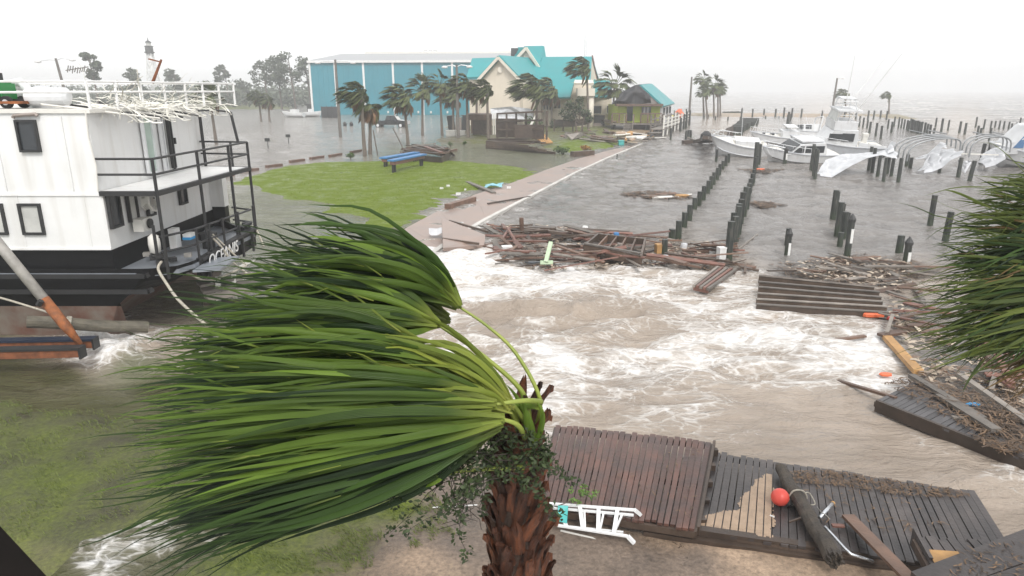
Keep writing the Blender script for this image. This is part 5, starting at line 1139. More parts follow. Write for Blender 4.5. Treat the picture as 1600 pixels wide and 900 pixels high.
mb = MB(); mb.box((-L * .2, 0, 1.9), (L * .3, 1.9, .9)); mb.box((-L * .2, 0, 2.9), (L * .2, 2.1, .12)); put(mb); mb.build('cabin', M['white_gel'], r_)
mb = MB(); mb.box((L * .1, 0, 1.75), (.5, .4, .35)); mb.box((L * .25, 0, 1.8), (.3, .3, .3)); put(mb); mb.build('deck_hatch', M['dark_glass'], r_)
# cruiser with raked dark windscreen
r_, put, L = boat(1243, 252, 118, 3.6, 1.7, R(186), 'white cruiser with raked dark side windows, low in the water', roll=R(-10), z=-.7)
mb = MB(); hw = 1.35
pf = [(L * .22, 1.75), (L * .05, 2.75), (-L * .26, 2.9), (-L * .3, 1.75)]
mb.extr([(x_, -hw, z_) for x_, z_ in pf], (0, 2 * hw, 0)); put(mb); cb = mb.build('cabin', M['white_gel'], r_)
for (xa, xb) in ((.17, .02), (.0, -.12), (-.14, -.25)):
    mb = MB(); mb.extr([(L * xa, hw + .03, 1.95), (L * xb, hw + .03, 1.95), (L * xb, hw + .03, 2.62), (L * (xa - (.1 if xa > .1 else 0)), hw + .03, 2.62)], (0, -.02, 0)); put(mb); mb.build('side_window', M['dark_glass'], r_)
mb = MB(); mb.extr([(L * .235, hw - .1, 1.85), (L * .235, -hw + .1, 1.85), (L * .07, -hw + .2, 2.74), (L * .07, hw - .2, 2.74)], (.03, 0, .03)); put(mb); mb.build('windscreen', M['dark_glass'], r_)
mb = MB()
for k in range(5): mb.tube([(L * .26 + k * .5, 1.0, 1.8), (L * .30 + k * .5, .9, 2.4)], .03, 4)
mb.tube([(L * .24, 1.2, 2.4), (L * .45, .3, 2.6)], .035, 4); put(mb); mb.build('bow_rail', M['aluminium'], r_)
mb = MB(); mb.box((-L * .1, 0, 3.0), (L * .3, 2.2, .14)); put(mb); mb.build('hardtop', M['white_gel'], r_)
# sport fishing boat with tower and outriggers
r_, put, L = boat(1300, 241, 138, 4.2, 2.0, R(176), 'big white sport fishing boat with flybridge, tower and outriggers', m='hull_shade', roll=R(-9), pitch=R(2), z=-.75)
mb = MB(); mb.extr([(L * .2, -1.6, 2.1), (L * .1, -1.5, 3.7), (-L * .16, -1.5, 3.8), (-L * .18, -1.6, 2.0)], (0, 3.1, 0)); put(mb); mb.build('cabin', M['white_gel'], r_)
mb = MB(); mb.box((-L * .06, 1.62, 3.05), (1.3, .06, .85)); put(mb); wf = mb.build('cabin_window', M['dark_glass'], r_); mb = MB(); mb.box((L * .06, 1.6, 3.05), (1.6, .06, .7)); put(mb); mb.build('cabin_window', M['dark_glass'], r_)
mb = MB(); mb.box((-L * .02, 0, 4.2), (L * .24, 2.9, .9)); put(mb); mb.build('flybridge', M['white_gel'], r_)
mb = MB(); mb.box((-L * .04, 0, 5.8), (L * .26, 2.6, .16)); put(mb); mb.build('hardtop', M['white_gel'], r_)
mb = MB(); mb.extr([(L * .09, -1.3, 4.7), (L * .09, 1.3, 4.7), (L * .07, 1.2, 5.7), (L * .07, -1.2, 5.7)], (.05, 0, 0)); put(mb); mb.build('windscreen', M['pale_glass'], r_)
mb = MB()
for sx in (-.14, .07):
    for sy in (-1.2, 1.2): mb.tube([(L * sx, sy, 4.6), (L * (sx * .6), sy * .7, 6.9)], .05, 5)
for zz in (5.3, 6.2, 6.8): k = (zz - 4.6) / 4 * .3; mb.tube([(-L * .12 * (1 - k), -1.1, zz), (L * .06 * (1 - k), -1.1, zz)], .04, 4); mb.tube([(-L * .12 * (1 - k), 1.1, zz), (L * .06 * (1 - k), 1.1, zz)], .04, 4); mb.tube([(-L * .1, -1.1, zz), (-L * .1, 1.1, zz)], .04, 4)
mb.box((-L * .02, 0, 7.0), (1.6, 1.6, .1)); put(mb); mb.build('tower', M['aluminium'], r_)
for (e, s0) in (((-L * .36, 2.5, 12.0), (-L * .02, 1.4, 4.4)), ((-L * .42, -2.5, 11.0), (-L * .02, -1.4, 4.4)), ((L * .02, .5, 11.5), (0, .5, 7.0))):
    mb = MB(); mb.tube([s0, e], [.06, .025], 5); put(mb); mb.build('outrigger', M['white_paint'], r_)
mb = MB(); mb.extr([(-L * .18, 1.9, 1.9), (-L * .48, 1.75, 1.8), (-L * .48, 1.75, 2.25), (-L * .18, 1.9, 2.6)], (0, -.15, 0)); put(mb); mb.build('cockpit_coaming', M['white_gel'], r_)
mb = MB(); mb.box((-L * .3, 0, 2.3), (.5, .5, 1.3)); mb.box((-L * .3, 0, 3.1), (.6, .6, .3)); put(mb); mb.build('fighting_chair', M['offwhite'], r_)
r_, put, L = boat(1262, 222, 80, 3.2, 1.6, R(178), 'white boat with radar arch hidden behind the fishing boat bow', roll=R(6))
mb = MB(); mb.box((0, 0, 2.2), (L * .34, 2.1, 1.2)); put(mb); mb.build('cabin', M['white_gel'], r_); mb = MB(); mb.tube([(-1, -1.4, 2.0), (-1.4, -1.2, 3.8), (-1.4, 1.2, 3.8), (-1, 1.4, 2.0)], .09, 5); put(mb); mb.build('radar_arch', M['white_gel'], r_)
for k in range(2): mb = MB(); mb.box((.4 + k * 1.1, 1.07, 2.4), (.8, .05, .5)); put(mb); mb.build('cabin_window', M['dark_glass'], r_)
# boat with blue windows on the right
r_, put, L = boat(1597, 262, 110, 4.0, 1.9, R(168), 'white boat with big blue tinted windows at the right edge', roll=R(-12), z=-.2)
mb = MB(); mb.extr([(L * .36, -1.5, 1.9), (L * .14, -1.4, 4.0), (-L * .3, -1.4, 4.2), (-L * .34, -1.5, 1.9)], (0, 2.9, 0)); put(mb); mb.build('cabin', M['white_gel'], r_)
M['blue_glass'] = mat('blue tinted glass', (.10, .22, .42), .12, .2, 1)
for (xa, xb) in ((.29, .17), (.15, .02), (0, -.14), (-.16, -.28)):
    mb = MB(); mb.extr([(L * xa, 1.44, 2.5), (L * xb, 1.44, 2.5), (L * xb, 1.43, 3.7), (L * (xa - (.1 if xa > .2 else 0)), 1.43, 3.7)], (0, .03, 0)); put(mb); mb.build('side_window', M['blue_glass'], r_)
mb = MB(); mb.lathe((L * .0, .3, 4.1), [(.9, 0), (1.0, .5), (.6, .9), (.1, 1.0)], 9); put(mb); mb.build('covered_dome', M['white_tarp'], r_)
# ---- tarps
def cloth(name, pts2, lab, thick=0, wr=.18, m='white_tarp', nu=60, nv=26, seed=1, cat='tarp'):
    """sheet stretched between two rails: pts2 = [(upper point, lower point), ...] along its length"""
    rnd = random.Random(seed); rows = []
    n = len(pts2) - 1
    for i in range(nu):
        s = i / (nu - 1) * n; k = min(int(s), n - 1); f = s - k; f = f * f * (3 - 2 * f)
        up = pts2[k][0].lerp(pts2[k + 1][0], f); lo = pts2[k][1].lerp(pts2[k + 1][1], f); row = []
        for j in range(nv):
            v = j / (nv - 1); p = up.lerp(lo, v)
            q = wr * (.6 * math.sin(s * 5.1 + v * 4 + seed) + .4 * math.sin(s * 11.3 - v * 7) + 1.1 * mnoise.turbulence(Vector((s * 2.2, v * 2.6, seed)), 4, True) - .5) * math.sin(math.pi * min(1, v * 1.2 + .1))
            row.append(p + Vector((q * .3, -q, q * .5)))
        rows.append(row)
    mb = MB(); mb.grid(rows); return tag(mb.build(name, M[m], recenter=True, smooth=True, fix=False), lab, cat)
Yt = G(1380, 272, 0).y
def q_(px_, py_, dy=0): return PY(px_, py_, Yt + dy)
cloth('white_tarp', [(q_(1280, 266, -1), q_(1282, 275, -2)), (q_(1290, 250, 1), q_(1300, 277, -2)), (q_(1315, 241, 2), q_(1330, 259, -1.5)), (q_(1345, 239, 2), q_(1355, 247, -1.5)), (q_(1372, 237, 2), q_(1378, 242, -1)), (q_(1392, 231, 1), q_(1396, 247, -1)), (q_(1402, 240, 0), q_(1402, 248, -1))], 'long white tarp torn loose and draped from the pilings to the water', seed=3, wr=.25)
cloth('white_tarp', [(q_(1381, 243, 1), q_(1379, 248, 0)), (q_(1388, 228, 1), q_(1388, 240, 0)), (q_(1394, 220, 1), q_(1398, 236, 0))], 'upright torn corner of white tarp at the end of the long one', seed=9, wr=.2)
cloth('white_tarp', [(q_(1441, 262, 0), q_(1444, 270, -1)), (q_(1452, 240, 2), q_(1458, 268, -1)), (q_(1468, 232, 2), q_(1472, 262, -1)), (q_(1485, 233, 2), q_(1486, 250, -1)), (q_(1500, 236, 1), q_(1502, 243, -1))], 'crumpled white tarp hanging from the hoops in a heap', seed=5, wr=.5)
cloth('white_tarp', [(q_(1430, 247, 3), q_(1432, 249, 2)), (q_(1450, 240, 3), q_(1452, 246, 2)), (q_(1470, 221, 3), q_(1474, 230, 2)), (q_(1478, 225, 3), q_(1480, 232, 2))], 'thin streamer of white tarp blown left of the crumpled heap', seed=6, wr=.2)
cloth('white_tarp', [(q_(1497, 250, 0), q_(1499, 263, 0)), (q_(1506, 252, 0), q_(1508, 271, -.5)), (q_(1516, 250, 0), q_(1518, 254, 0))], 'small white tarp triangle snagged on the leaning piling', seed=7, wr=.2)
cloth('white_tarp', [(q_(1532, 243, 3), q_(1540, 262, 1)), (q_(1550, 232, 3), q_(1555, 258, 1)), (q_(1566, 228, 3), q_(1572, 248, 1))], 'white tarp shred hanging before the blue windowed boat', seed=8, wr=.4)
# ---- hoop frames of a boat shelter
def hoops(p0, p1, cx_, top, n, lab, dx=7):
    r_ = empty('hoop_frame', G(p0[0], 262, 0), lab, 'frame')
    for k in range(n):
        a = PY(p0[0] + k * dx, p0[1] + 3 * k, Yt - k * .6 + 2); b_ = PY(p1[0] + k * dx, p1[1] + 3 * k, Yt - k * .6 + 2); hgt = PY(cx_, top + 2 * k, Yt - k * .6 + 2).z
        pts = []
        for i in range(17): u = i / 16; x_ = a.x + (b_.x - a.x) * (.5 - .5 * math.cos(math.pi * u)); pts.append((x_, a.y, a.z + (b_.z - a.z) * u + (hgt - max(a.z, b_.z)) * math.sin(math.pi * u) ** .4 - .0))
        mb = MB(); mb.tube(pts, .07, 5, cap=False); mb.build('hoop', M['hoop'], r_)
    a, b_ = PY(cx_ - 20, top + 2, Yt + 2), PY(cx_ - 20 + dx * n, top + 2 * n, Yt + 2 - n * .6)
    for s_ in (0, 30): mb = MB(); mb.tube([a + Vector((s_ * ppm(Yt), 0, .1)), b_ + Vector((s_ * ppm(Yt), 0, .1))], .05, 4); mb.build('purlin', M['hoop'], r_)
hoops((1396, 243), (1479, 226), 1440, 203, 4, 'bare bent metal hoops of a boat shelter over the tarps'); hoops((1502, 240), (1566, 232), 1540, 206, 3, 'second set of bare hoops before the blue windowed boat', 6)
p0, p1 = q_(1500, 240, 1), q_(1560, 242, 1); plank('pale_rail', p0, p1, .1, .1, 'offwhite', 'thin pale rail running between the pilings on the right', 'rail')
# ================================================================== SHIP aground at the left
YN = 18.6
def S(px, py, Y=YN): return PY(px, py, Y)
def sz(py, Y=YN): return zat(py, Y)
ZD = sz(420) - .12               # main deck
ZW = sz(392)                     # foot of white house
ZB = sz(300)                     # balcony deck
ZR = sz(171)                     # roof
XW = S(152, 300).x               # aft face of the house (upper storey)
XB = S(241, 300).x               # aft edge of balcony
XS = S(278, 415).x               # near end of the transom
xsf = S(398, 357, 24.2).x; YF = 24.2
YFAR = PX(328, 262, XW).y
XL = -34.0                       # runs on out of the picture
ship = empty('ship', Vector((XW - 4, YN + 3, 0)), 'white and black work ship aground with torn roof awning and open stern', 'ship')
def sp(name, m, mb, parent=None, smooth=False): return mb.build(name, M[m] if isinstance(m, str) else m, parent or ship, smooth=smooth)
# hull: levels from bottom to rail, outline near side -> stern -> far side
def outline(z, inset, sternx, cornr):
    xs = sternx
    return [Vector((XL, YN + inset, z)), Vector((XL * .6 + XW * .4, YN + inset, z)), Vector((XW, YN + inset, z)), Vector((XW + (xs - XW) * .45, YN + inset, z)), Vector((xs - .75, YN + inset + .05 + cornr * .3, z)), Vector((xs - .2, YN + inset + .35 + cornr, z)), Vector((xs, YN + inset + .95 + cornr, z)),
            Vector((xs + (xsf - XS) * .5, (YN + YF) / 2, z)), Vector((xs + (xsf - XS), YF - inset, z)), Vector((xs + (xsf - XS) - .9, YF + .5 - inset, z)), Vector((XW, YFAR + .3 - inset, z)), Vector((XL, YFAR + .4 - inset, z))]
zr_ = sz(420); lv = [(-.6, .9, XS - 4.2, .5), (sz(535), .5, XS - 3.4, .4), (sz(482), .22, XS - 2.2, .3), (sz(455), .04, XS - .75, .1), (sz(440), 0, XS - .25, 0), (zr_, 0, XS, 0)]
O = [outline(*l) for l in lv]
mb = MB(); mb.grid(O[2:]); hull = sp('hull', 'black_paint', mb)
mb = MB(); mb.grid(O[:3]); sp('hull_bottom', 'rusty_hull', mb)
for z_, yo in ((sz(431), .0), (sz(456), .05)):
    mb = MB(); mb.beam((XL, YN - .03 + yo, z_), (XW + (XS - XW) * .5, YN - .03 + yo, z_), .1, .13)
    mb.beam((XW + (XS - XW) * .5, YN - .03 + yo, z_), (XS - .9, YN + .1 + yo, z_ + .04), .1, .13); sp('rub_rail', 'black_metal', mb)
mb = MB(); mb.beam((XL, YN - .035, sz(432) + .09), (XS - 1.2, YN - .035, sz(432) + .09), .06, .012); sp('pale_edge', 'grey_deck', mb)  # thin pale strip along the upper rub rail
# deck
mb = MB(); mb.slab([Vector((v.x, v.y + (.08 if v.y < 20 else -.08), ZD)) for v in O[5][2:11]], .12); sp('deck', 'grey_deck', mb)
# aft bulwark (transom) with its name, near corner
zt0, zt1 = sz(412, 19.6), sz(357, YF)
a, b_ = Vector((XS + .02, YN + 1.3, 0)), Vector((xsf, YF, 0))
def up(p, z): return Vector((p.x, p.y, z))
mb = MB(); mb.extr([up(a, ZD - .55), up(b_, ZD - .45), up(b_, zt1), up(a, zt0)], (-.14, 0, 0)); tr_ = sp('transom', 'black_paint', mb)
mb = MB(); mb.beam(up(a, zt0 + .04), up(b_, zt1 + .04), .22, .09); sp('transom_cap', 'black_metal', mb)
mb = MB(); c_ = Vector((xsf - .9, YF + .5, 0)); mb.extr([up(b_, ZD - .45), up(c_, ZD - .4), up(c_, zt1 + .05), up(b_, zt1)], (-.05, -.12, 0)); c2_ = Vector((XW, YFAR, 0)); mb.extr([up(c_, ZD - .4), up(c2_, ZD - .3), up(c2_, zt1 + .15), up(c_, zt1 + .05)], (0, -.12, 0)); sp('far_bulwark', 'black_paint', mb)
for k in range(5): u = (k + .5) / 5; q = a.lerp(b_, u); mb = MB(); mb.box((q.x + .06, q.y, (ZD + zt0) / 2 - .2), (.07, .09, .75)); sp('fender_rib', 'black_metal', mb)
# lettering on the transom
def lettering(body, size, p, d, n, m, parent, name):
    cu = bpy.data.curves.new(name, 'FONT'); cu.body = body; cu.size = size; cu.extrude = .006; cu.shear = .2
    o = bpy.data.objects.new(name, cu); col.objects.link(o)
    upv = n.cross(d).normalized(); Mx = Matrix((d.normalized(), upv, n.normalized())).transposed().to_4x4(); Mx.translation = p
    dg = bpy.context.evaluated_depsgraph_get(); me = bpy.data.meshes.new_from_object(o.evaluated_get(dg)); bpy.data.objects.remove(o)
    me.transform(Mx); me.transform(Matrix.Translation(-wloc(parent))); me.materials.clear(); me.materials.append(M[m]); return link(name, me, parent)
dd = (b_ - a); dd.z = (zt1 - zt0) * .4; dd.normalize(); nn = dd.cross(Vector((0, 0, 1))).normalized()
lettering('OCEANIS', .52, PX(323, 418, XS + .1) + nn * .08, dd, nn, 'white_paint', tr_, 'name_lettering')
lettering('Chicago, IL', .27, PX(333, 421.5, XS + .12) + nn * .08, dd, nn, 'white_paint', tr_, 'port_lettering')
# superstructure
def house(name, x1, y0, y1, z0, z1, m='white_paint'):
    mb = MB(); bx(XL, x1, y0, y1, z0, z1, mb); return sp(name, m, mb)
yh = YN + .12
lower = house('lower_house', XW + .05, yh, YFAR, ZW, ZB - .10)
house('house_plinth', XW + .02, yh + .08, YFAR - .05, ZD, ZW, 'black_paint')
mb = MB(); bx(XW + .05, XW + .55, 25.4, YFAR, ZD + .75, ZB - .14, mb); sp('aft_locker', 'white_paint', mb); mb = MB(); bx(XW + .06, XW + .53, 25.42, YFAR - .02, ZD, ZD + .75, mb); sp('aft_locker_base', 'black_paint', mb)
upper = house('upper_house', XW - .02, yh + .03, YFAR - .1, ZB - .10, ZR - .1)
mb = MB(); bx(XL, XW + .1, yh - .03, YFAR, ZR - .1, ZR, mb); roof_ = sp('house_roof', 'offwhite', mb)
mb = MB(); mb.beam((XL, yh - .01, ZB - .1), (XW + .05, yh - .01, ZB - .1), .05, .05); mb.beam((XL, yh - .02, ZW + .03), (XW + .06, yh - .02, ZW + .03), .06, .05); sp('wall_seam', 'white_paint', mb)
mb = MB(); mb.tube([S(133, 172, yh - .03), S(138, 215, yh - .03), S(150, 260, yh - .03), S(153, 300, yh - .03)], .02, 5); sp('downpipe', 'offwhite', mb)
for px_ in (-95, -2, 104):
    p = S(px_, 240, yh); mb = MB(); mb.box((p.x, yh + .022, (ZB + ZR) / 2 - .08), (.03, .05, ZR - ZB - .2)); mb.box((p.x + .25, yh + .012, (ZW + ZB) / 2), (.035, .05, ZB - ZW - .2)); sp('plate_seam', 'white_paint', mb)
# near side windows
def nwin(pxa, pya, pxb, pyb, glass, frame_='black_metal', t_=.07):
    p, q = S(pxa, pya, yh - .03), S(pxb, pyb, yh - .03); cx, cz = (p.x + q.x) / 2, (p.z + q.z) / 2; w_, h_ = q.x - p.x, p.z - q.z; mb = MB()
    for (ox, oz, sx, s_z) in ((0, h_ / 2, w_, t_), (0, -h_ / 2, w_, t_), (-w_ / 2, 0, t_, h_ - t_), (w_ / 2, 0, t_, h_ - t_)): mb.box((cx + ox, yh - .03, cz + oz), (sx + (t_ if sx == w_ else 0), .09, s_z))
    f = sp('window', frame_, mb); mb = MB(); mb.box((cx, yh - .005, cz), (w_ - .02, .03, h_ - .02)); sp('pane', glass, mb, f); return f
f = nwin(24, 189, 62, 236, 'dark_glass', t_=.06)
mb = MB(); p, q = S(20, 184, yh - .05), S(58, 181, yh - .05); mb.tube([p, p.lerp(q, .06) + Vector((0, 0, .05)), p.lerp(q, .94) + Vector((0, 0, .05)), q], .05, 6); sp('window_eyebrow', 'concrete', mb)
nwin(29, 320, 69, 365, 'pale_glass'); nwin(-28, 320, 11, 365, 'pale_glass'); nwin(-90, 322, -50, 366, 'pale_glass'); nwin(-75, 190, -35, 237, 'dark_glass', t_=.06)
# aft wall: sliding door, lower door and windows (plane x = XW)
def awin(pxa, pya, pxb, pyb, glass, frame_, name='window', x_=None, t_=.06):
    x_ = XW + .08 if x_ is None else x_
    p, q = PX(pxa, pya, x_), PX(pxb, pyb, x_); y0, y1 = p.y, q.y; z1, z0 = p.z, PX(pxa, pyb, x_).z if False else q.z
    mb = MB(); cy, cz, w_, h_ = (y0 + y1) / 2, (z0 + z1) / 2, y1 - y0, z1 - z0
    for (oy, oz, sy, s_z) in ((0, h_ / 2, w_ + t_, t_), (0, -h_ / 2, w_ + t_, t_), (-w_ / 2, 0, t_, h_ - t_), (w_ / 2, 0, t_, h_ - t_)): mb.box((x_, cy + oy, cz + oz), (.1, sy, s_z))
    f = sp(name, frame_, mb); mb = MB(); mb.box((x_ - .02, cy, cz), (.03, w_ - .02, h_ - .02)); sp('pane', glass, mb, f); return f
awin(219, 178, 246, 268, 'green_glass', 'aluminium', 'sliding_door'); awin(247, 180, 262, 266, 'dark_glass', 'aluminium', 'sliding_door'); awin(263, 181, 271, 264, 'green_glass', 'black_metal', 'sliding_door', x_=XW + .12)  # dark middle pane stands in for shade in the open door gap
mb = MB(); p = PX(273, 220, XW + .12); mb.box(p, (.06, .08, .2)); sp('door_handle', 'black_metal', mb)
awin(167, 306, 191, 351, 'dark_glass', 'black_metal', x_=XW + .12); awin(197, 302, 216, 342, 'pale_glass', 'black_metal', x_=XW + .12); awin(227, 303, 242, 334, 'pale_glass', 'black_metal', x_=XW + .12); awin(279, 292, 292, 316, 'dark_glass', 'black_metal', x_=XW + .12)
mb = MB(); p = PX(223, 350, XW + .3); mb.box(p, (.3, .55, .36)); ac_ = sp('air_conditioner', 'offwhite', mb); mb = MB(); p2 = PX(238, 349, XW + .56)
p2.x -= .09; mb.tube([p2, p2 + Vector((.05, 0, 0))], .15, 12); sp('fan_grille', 'black_metal', mb, ac_)
mb = MB(); p = PX(229, 312, XW + .3)
for k in range(5): mb.tube([p + Vector((.05 * k, .32 * math.cos(t_ / 9 * 6.28), .30 * math.sin(t_ / 9 * 6.28) + .05 * math.sin(k + t_))) for t_ in range(10)], .035, 5)
sp('hose_coil', 'offwhite', mb)
# balcony
bc = [Vector((XW, yh, ZB)), Vector((XB, yh, ZB)), Vector((S(385, 265, 24.6).x, 24.9, ZB)), Vector((XW, 25.2, ZB))]
mb = MB(); mb.slab(bc[::-1] if False else bc, .1); sp('balcony_deck', 'white_paint', mb)
mb = MB()
for i in (0, 1, 2): mb.beam(bc[i] + Vector((0, 0, -.06)), bc[(i + 1) % 4] + Vector((0, 0, -.06)), .14, .13)
sp('balcony_edge', 'black_metal', mb)
H1 = sz(249) - ZB
def bpt(s): return bc[0].lerp(bc[1], s) if s <= 1 else bc[1].lerp(bc[2], s - 1) if s <= 2 else bc[2].lerp(bc[3], s - 2)
for zz in (H1, H1 * .52):
    for i in range(3):
        mb = MB(); p, q = bc[i] + Vector((0, 0, zz)), bc[i + 1] + Vector((0, 0, zz)); mb.tube([p, q], .035, 6); sp('balcony_rail', 'black_metal', mb)
for s_ in (1, 1.4, 1.75, 2.0):
    p = bpt(s_); mb = MB(); mb.tube([up(p, ZD - .2), up(p, ZB), up(p, ZB + H1)], .05, 6); sp('balcony_post', 'black_metal', mb)
for s_ in (2.35,): p = bpt(s_); mb = MB(); mb.tube([up(p, ZB), up(p, ZB + H1)], .045, 6); sp('balcony_post', 'black_metal', mb)
p = PX(312, 182, XB - 1.4); mb = MB(); mb.tube([Vector((p.x, p.y, ZB)), p], .06, 6); sp('awning_post', 'black_metal', mb); p = S(360, 175, 25.2); mb = MB(); mb.tube([Vector((p.x + .15, p.y, ZB + H1)), p], .05, 6); sp('awning_post', 'black_metal', mb)
mb = MB(); mb.tube([p, S(335, 172, 24), S(310, 173, 22.5)], .03, 5); sp('awning_bar', 'black_metal', mb)
# stern rails low
for zz in (.95, .5):
    mb = MB(); mb.tube([(XS - .6, YN + .35, ZD + zz), (XS - .05, YN + 1.3, ZD + zz + .03), (xsf - .05, YF - .1, zt1 + zz - .25), (xsf - .9, YF + .4, zt1 + zz - .25)], .035, 6); sp('stern_rail', 'black_metal', mb)
for u in (0, .2, .42, .7, 1): q = a.lerp(b_, u); mb = MB(); mb.tube([up(q, ZD - .1), up(q, ZD + 1.0)], .04, 6); sp('rail_post', 'black_metal', mb)
mb = MB(); mb.tube([(XS - .7, YN + .3, ZD - .1), (XS - .7, YN + .3, ZD + 1.3)], .05, 6); sp('rail_post', 'black_metal', mb)
for px_, py_, Y_ in ((251, 412, YN + .4), (386, 352, YF - .2)):
    p = S(px_, py_, Y_); mb = MB(); mb.lathe((p.x, p.y, ZD), [(.13, 0), (.11, .3), (.18, .34), (.18, .42), (.05, .45)], 10); sp('bollard', 'black_metal', mb)
mb = MB(); mb.box(PX(273, 372, XW + .9), (.22, .3, .62)); sp('deck_box', 'white_paint', mb); mb = MB(); mb.box(PX(296, 367, XW + 1.2), (.25, .4, .12)); sp('cooler', 'white_paint', mb); mb = MB(); mb.box(PX(296, 371, XW + 1.2), (.26, .4, .08)); sp('cooler_base', 'blue_tarp', mb)
p = S(241, 381, YN + 1.0); mb = MB(); mb.lathe(p, [(.05, -.3), (.15, -.24), (.17, 0), (.15, .22), (.05, .3)], 12); sp('fender', 'offwhite', mb, smooth=True)
mb = MB(); p = PX(325, 372, XS - .5); mb.lathe((p.x, p.y, ZD), [(.2, 0), (.2, .25), (.3, .3), (.3, .5), (.1, .55)], 10); sp('winch', 'black_metal', mb)
mb = MB(); mb.slab([Vector((XS + .1, YN + .6, ZD - .08)), Vector((XS + .8, YN + .9, ZD - .1)), Vector((XS + .7, YN + 2.6, ZD - .12)), Vector((XS, YN + 2.2, ZD - .1))], .07); sp('stern_platform', 'grey_deck', mb)
for k in range(4): mb = MB(); x_ = XW + .4 + k * .4; mb.box((x_, YN + .75 + random.uniform(0, .8), ZD + random.uniform(.1, .25)), (.2, .2, .2 * random.uniform(.5, 1.2)), rz=random.random()); sp('deck_gear', 'black_metal' if k % 3 else 'steel_grey', mb)
# roof: pipe railing, awning frame with torn strips, gear
zr1, zr2 = sz(127, yh), sz(140, yh)
rr_ = [Vector((XL, yh + .1, 0)), Vector((S(134, 150, yh).x, yh + .1, 0)), Vector((S(320, 150, 23.5).x - .4, 23.0, 0)), Vector((XW + 1.2, YFAR, 0)), Vector((XL, YFAR, 0))]
for zz in (zr1, (zr1 + ZR) / 2 + .08):
    for i in range(4): mb = MB(); mb.tube([up(rr_[i], zz), up(rr_[i + 1], zz)], .035, 6); sp('roof_rail', 'white_paint', mb)
for i, cnt in ((0, 6), (1, 4), (2, 3), (3, 7)):
    for k in range(1 if i == 0 else 0, cnt):
        u = 1 - k / cnt * .85 if i == 0 else k / cnt; q = rr_[i].lerp(rr_[i + 1], u); mb = MB(); mb.tube([up(q, ZR - .02), up(q, zr1)], .04, 6); sp('roof_post', 'white_paint', mb)
for k in range(7):   # dark awning spars reaching over the balcony
    p = Vector((XW - 1.5, yh + .5 + k * .9, ZR + .12)); q = S(250 + k * 12, 185 - k * .7, yh + .9 + k * .75); mb = MB(); mb.tube([p, q], .03, 5); sp('awning_spar', 'black_metal' if k % 2 else 'offwhite', mb)
aw = mat('torn cream awning', (.76, .74, .66), .6, .2, 2)
for k in range(130):
    u = random.random() ** .7; v = random.random(); y_ = yh + .3 + 5.8 * v; x_ = XW - 1.6 + u * 2.9 * (1 - .1 * v)
    p = Vector((x_, y_, ZR + .12 + random.uniform(0, .35) * (1 - u * .8) - .18 * u)); pts = [p]; d = Vector((random.uniform(.1, 1), random.uniform(-.8, .8), random.uniform(-.1, .3)))
    for i in range(6): d = (d + Vector((random.uniform(-.5, .5), random.uniform(-.7, .7), random.uniform(-.5, .35)))).normalized(); pts.append(pts[-1] + d * .2); pts[-1].z = max(pts[-1].z, ZR + .02 if pts[-1].x < XW else ZR - .35)
    mb = MB(); wv_ = random.uniform(.01, .04); rows = []
    for i, q in enumerate(pts): n_ = Vector((random.uniform(-.3, .3), 1, random.uniform(-.6, .6))).normalized() * wv_; rows.append([q - n_, q + Vector((0, 0, wv_ * .5)), q + n_])
    mb.grid(rows); mb.build('awning_strip', aw, ship, fix=False)
for k in range(0):
    u = k / 3; p0 = Vector((XW - .6, yh + .4 + u * 5.6, ZR + .12)); p1 = S(262 + u * 82, 191 - u * 4, yh + .8 + 5.6 * u); rows = []
    for i in range(9):
        s_ = i / 8; q = p0.lerp(p1, s_); rows.append([q + Vector((0, j * .33 - .5, .10 * math.sin(9 * s_ + 2.2 * j + k) - .12 * (j % 2) * s_ + .12 * random.random())) for j in range(4)])
    mb = MB(); mb.grid(rows); mb.build('awning_sheet', aw, ship, fix=False)
# roof gear
p = S(77, 158, yh + 1.0); mb = MB(); mb.tube([(p.x - .62, p.y, ZR + .32), (p.x - .54, p.y, ZR + .32), (p.x + .5, p.y, ZR + .32), (p.x + .58, p.y, ZR + .32)], [.14, .25, .25, .14], 14); sp('white_tank', 'white_gel', mb, smooth=False)
mb = MB(); p = S(75, 140, yh + 2.2); mb.lathe((p.x - .2, p.y, ZR), [(.5, 0), (.55, .2), (.4, .5), (.1, .62)], 9); sp('wrapped_bundle', 'white_tarp', mb)
mb = MB(); mb.tube([S(12, 132, yh + 1.6), S(32, 128, yh + 1.6), S(44, 140, yh + 1.5), S(50, 160, yh + 1.5)], .12, 8); sp('white_duct', 'white_gel', mb, smooth=True)
mb = MB(); p = S(52, 147, yh + 1.2); mb.box((p.x, p.y, ZR + .35), (.22, .2, .25)); sp('yellow_can', mat('yellow can', (.72, .45, .05), .5), mb)
mb = MB(); mb.box(S(15, 160, yh + .7), (.9, .35, .07)); sp('red_board', 'rust_orange', mb)
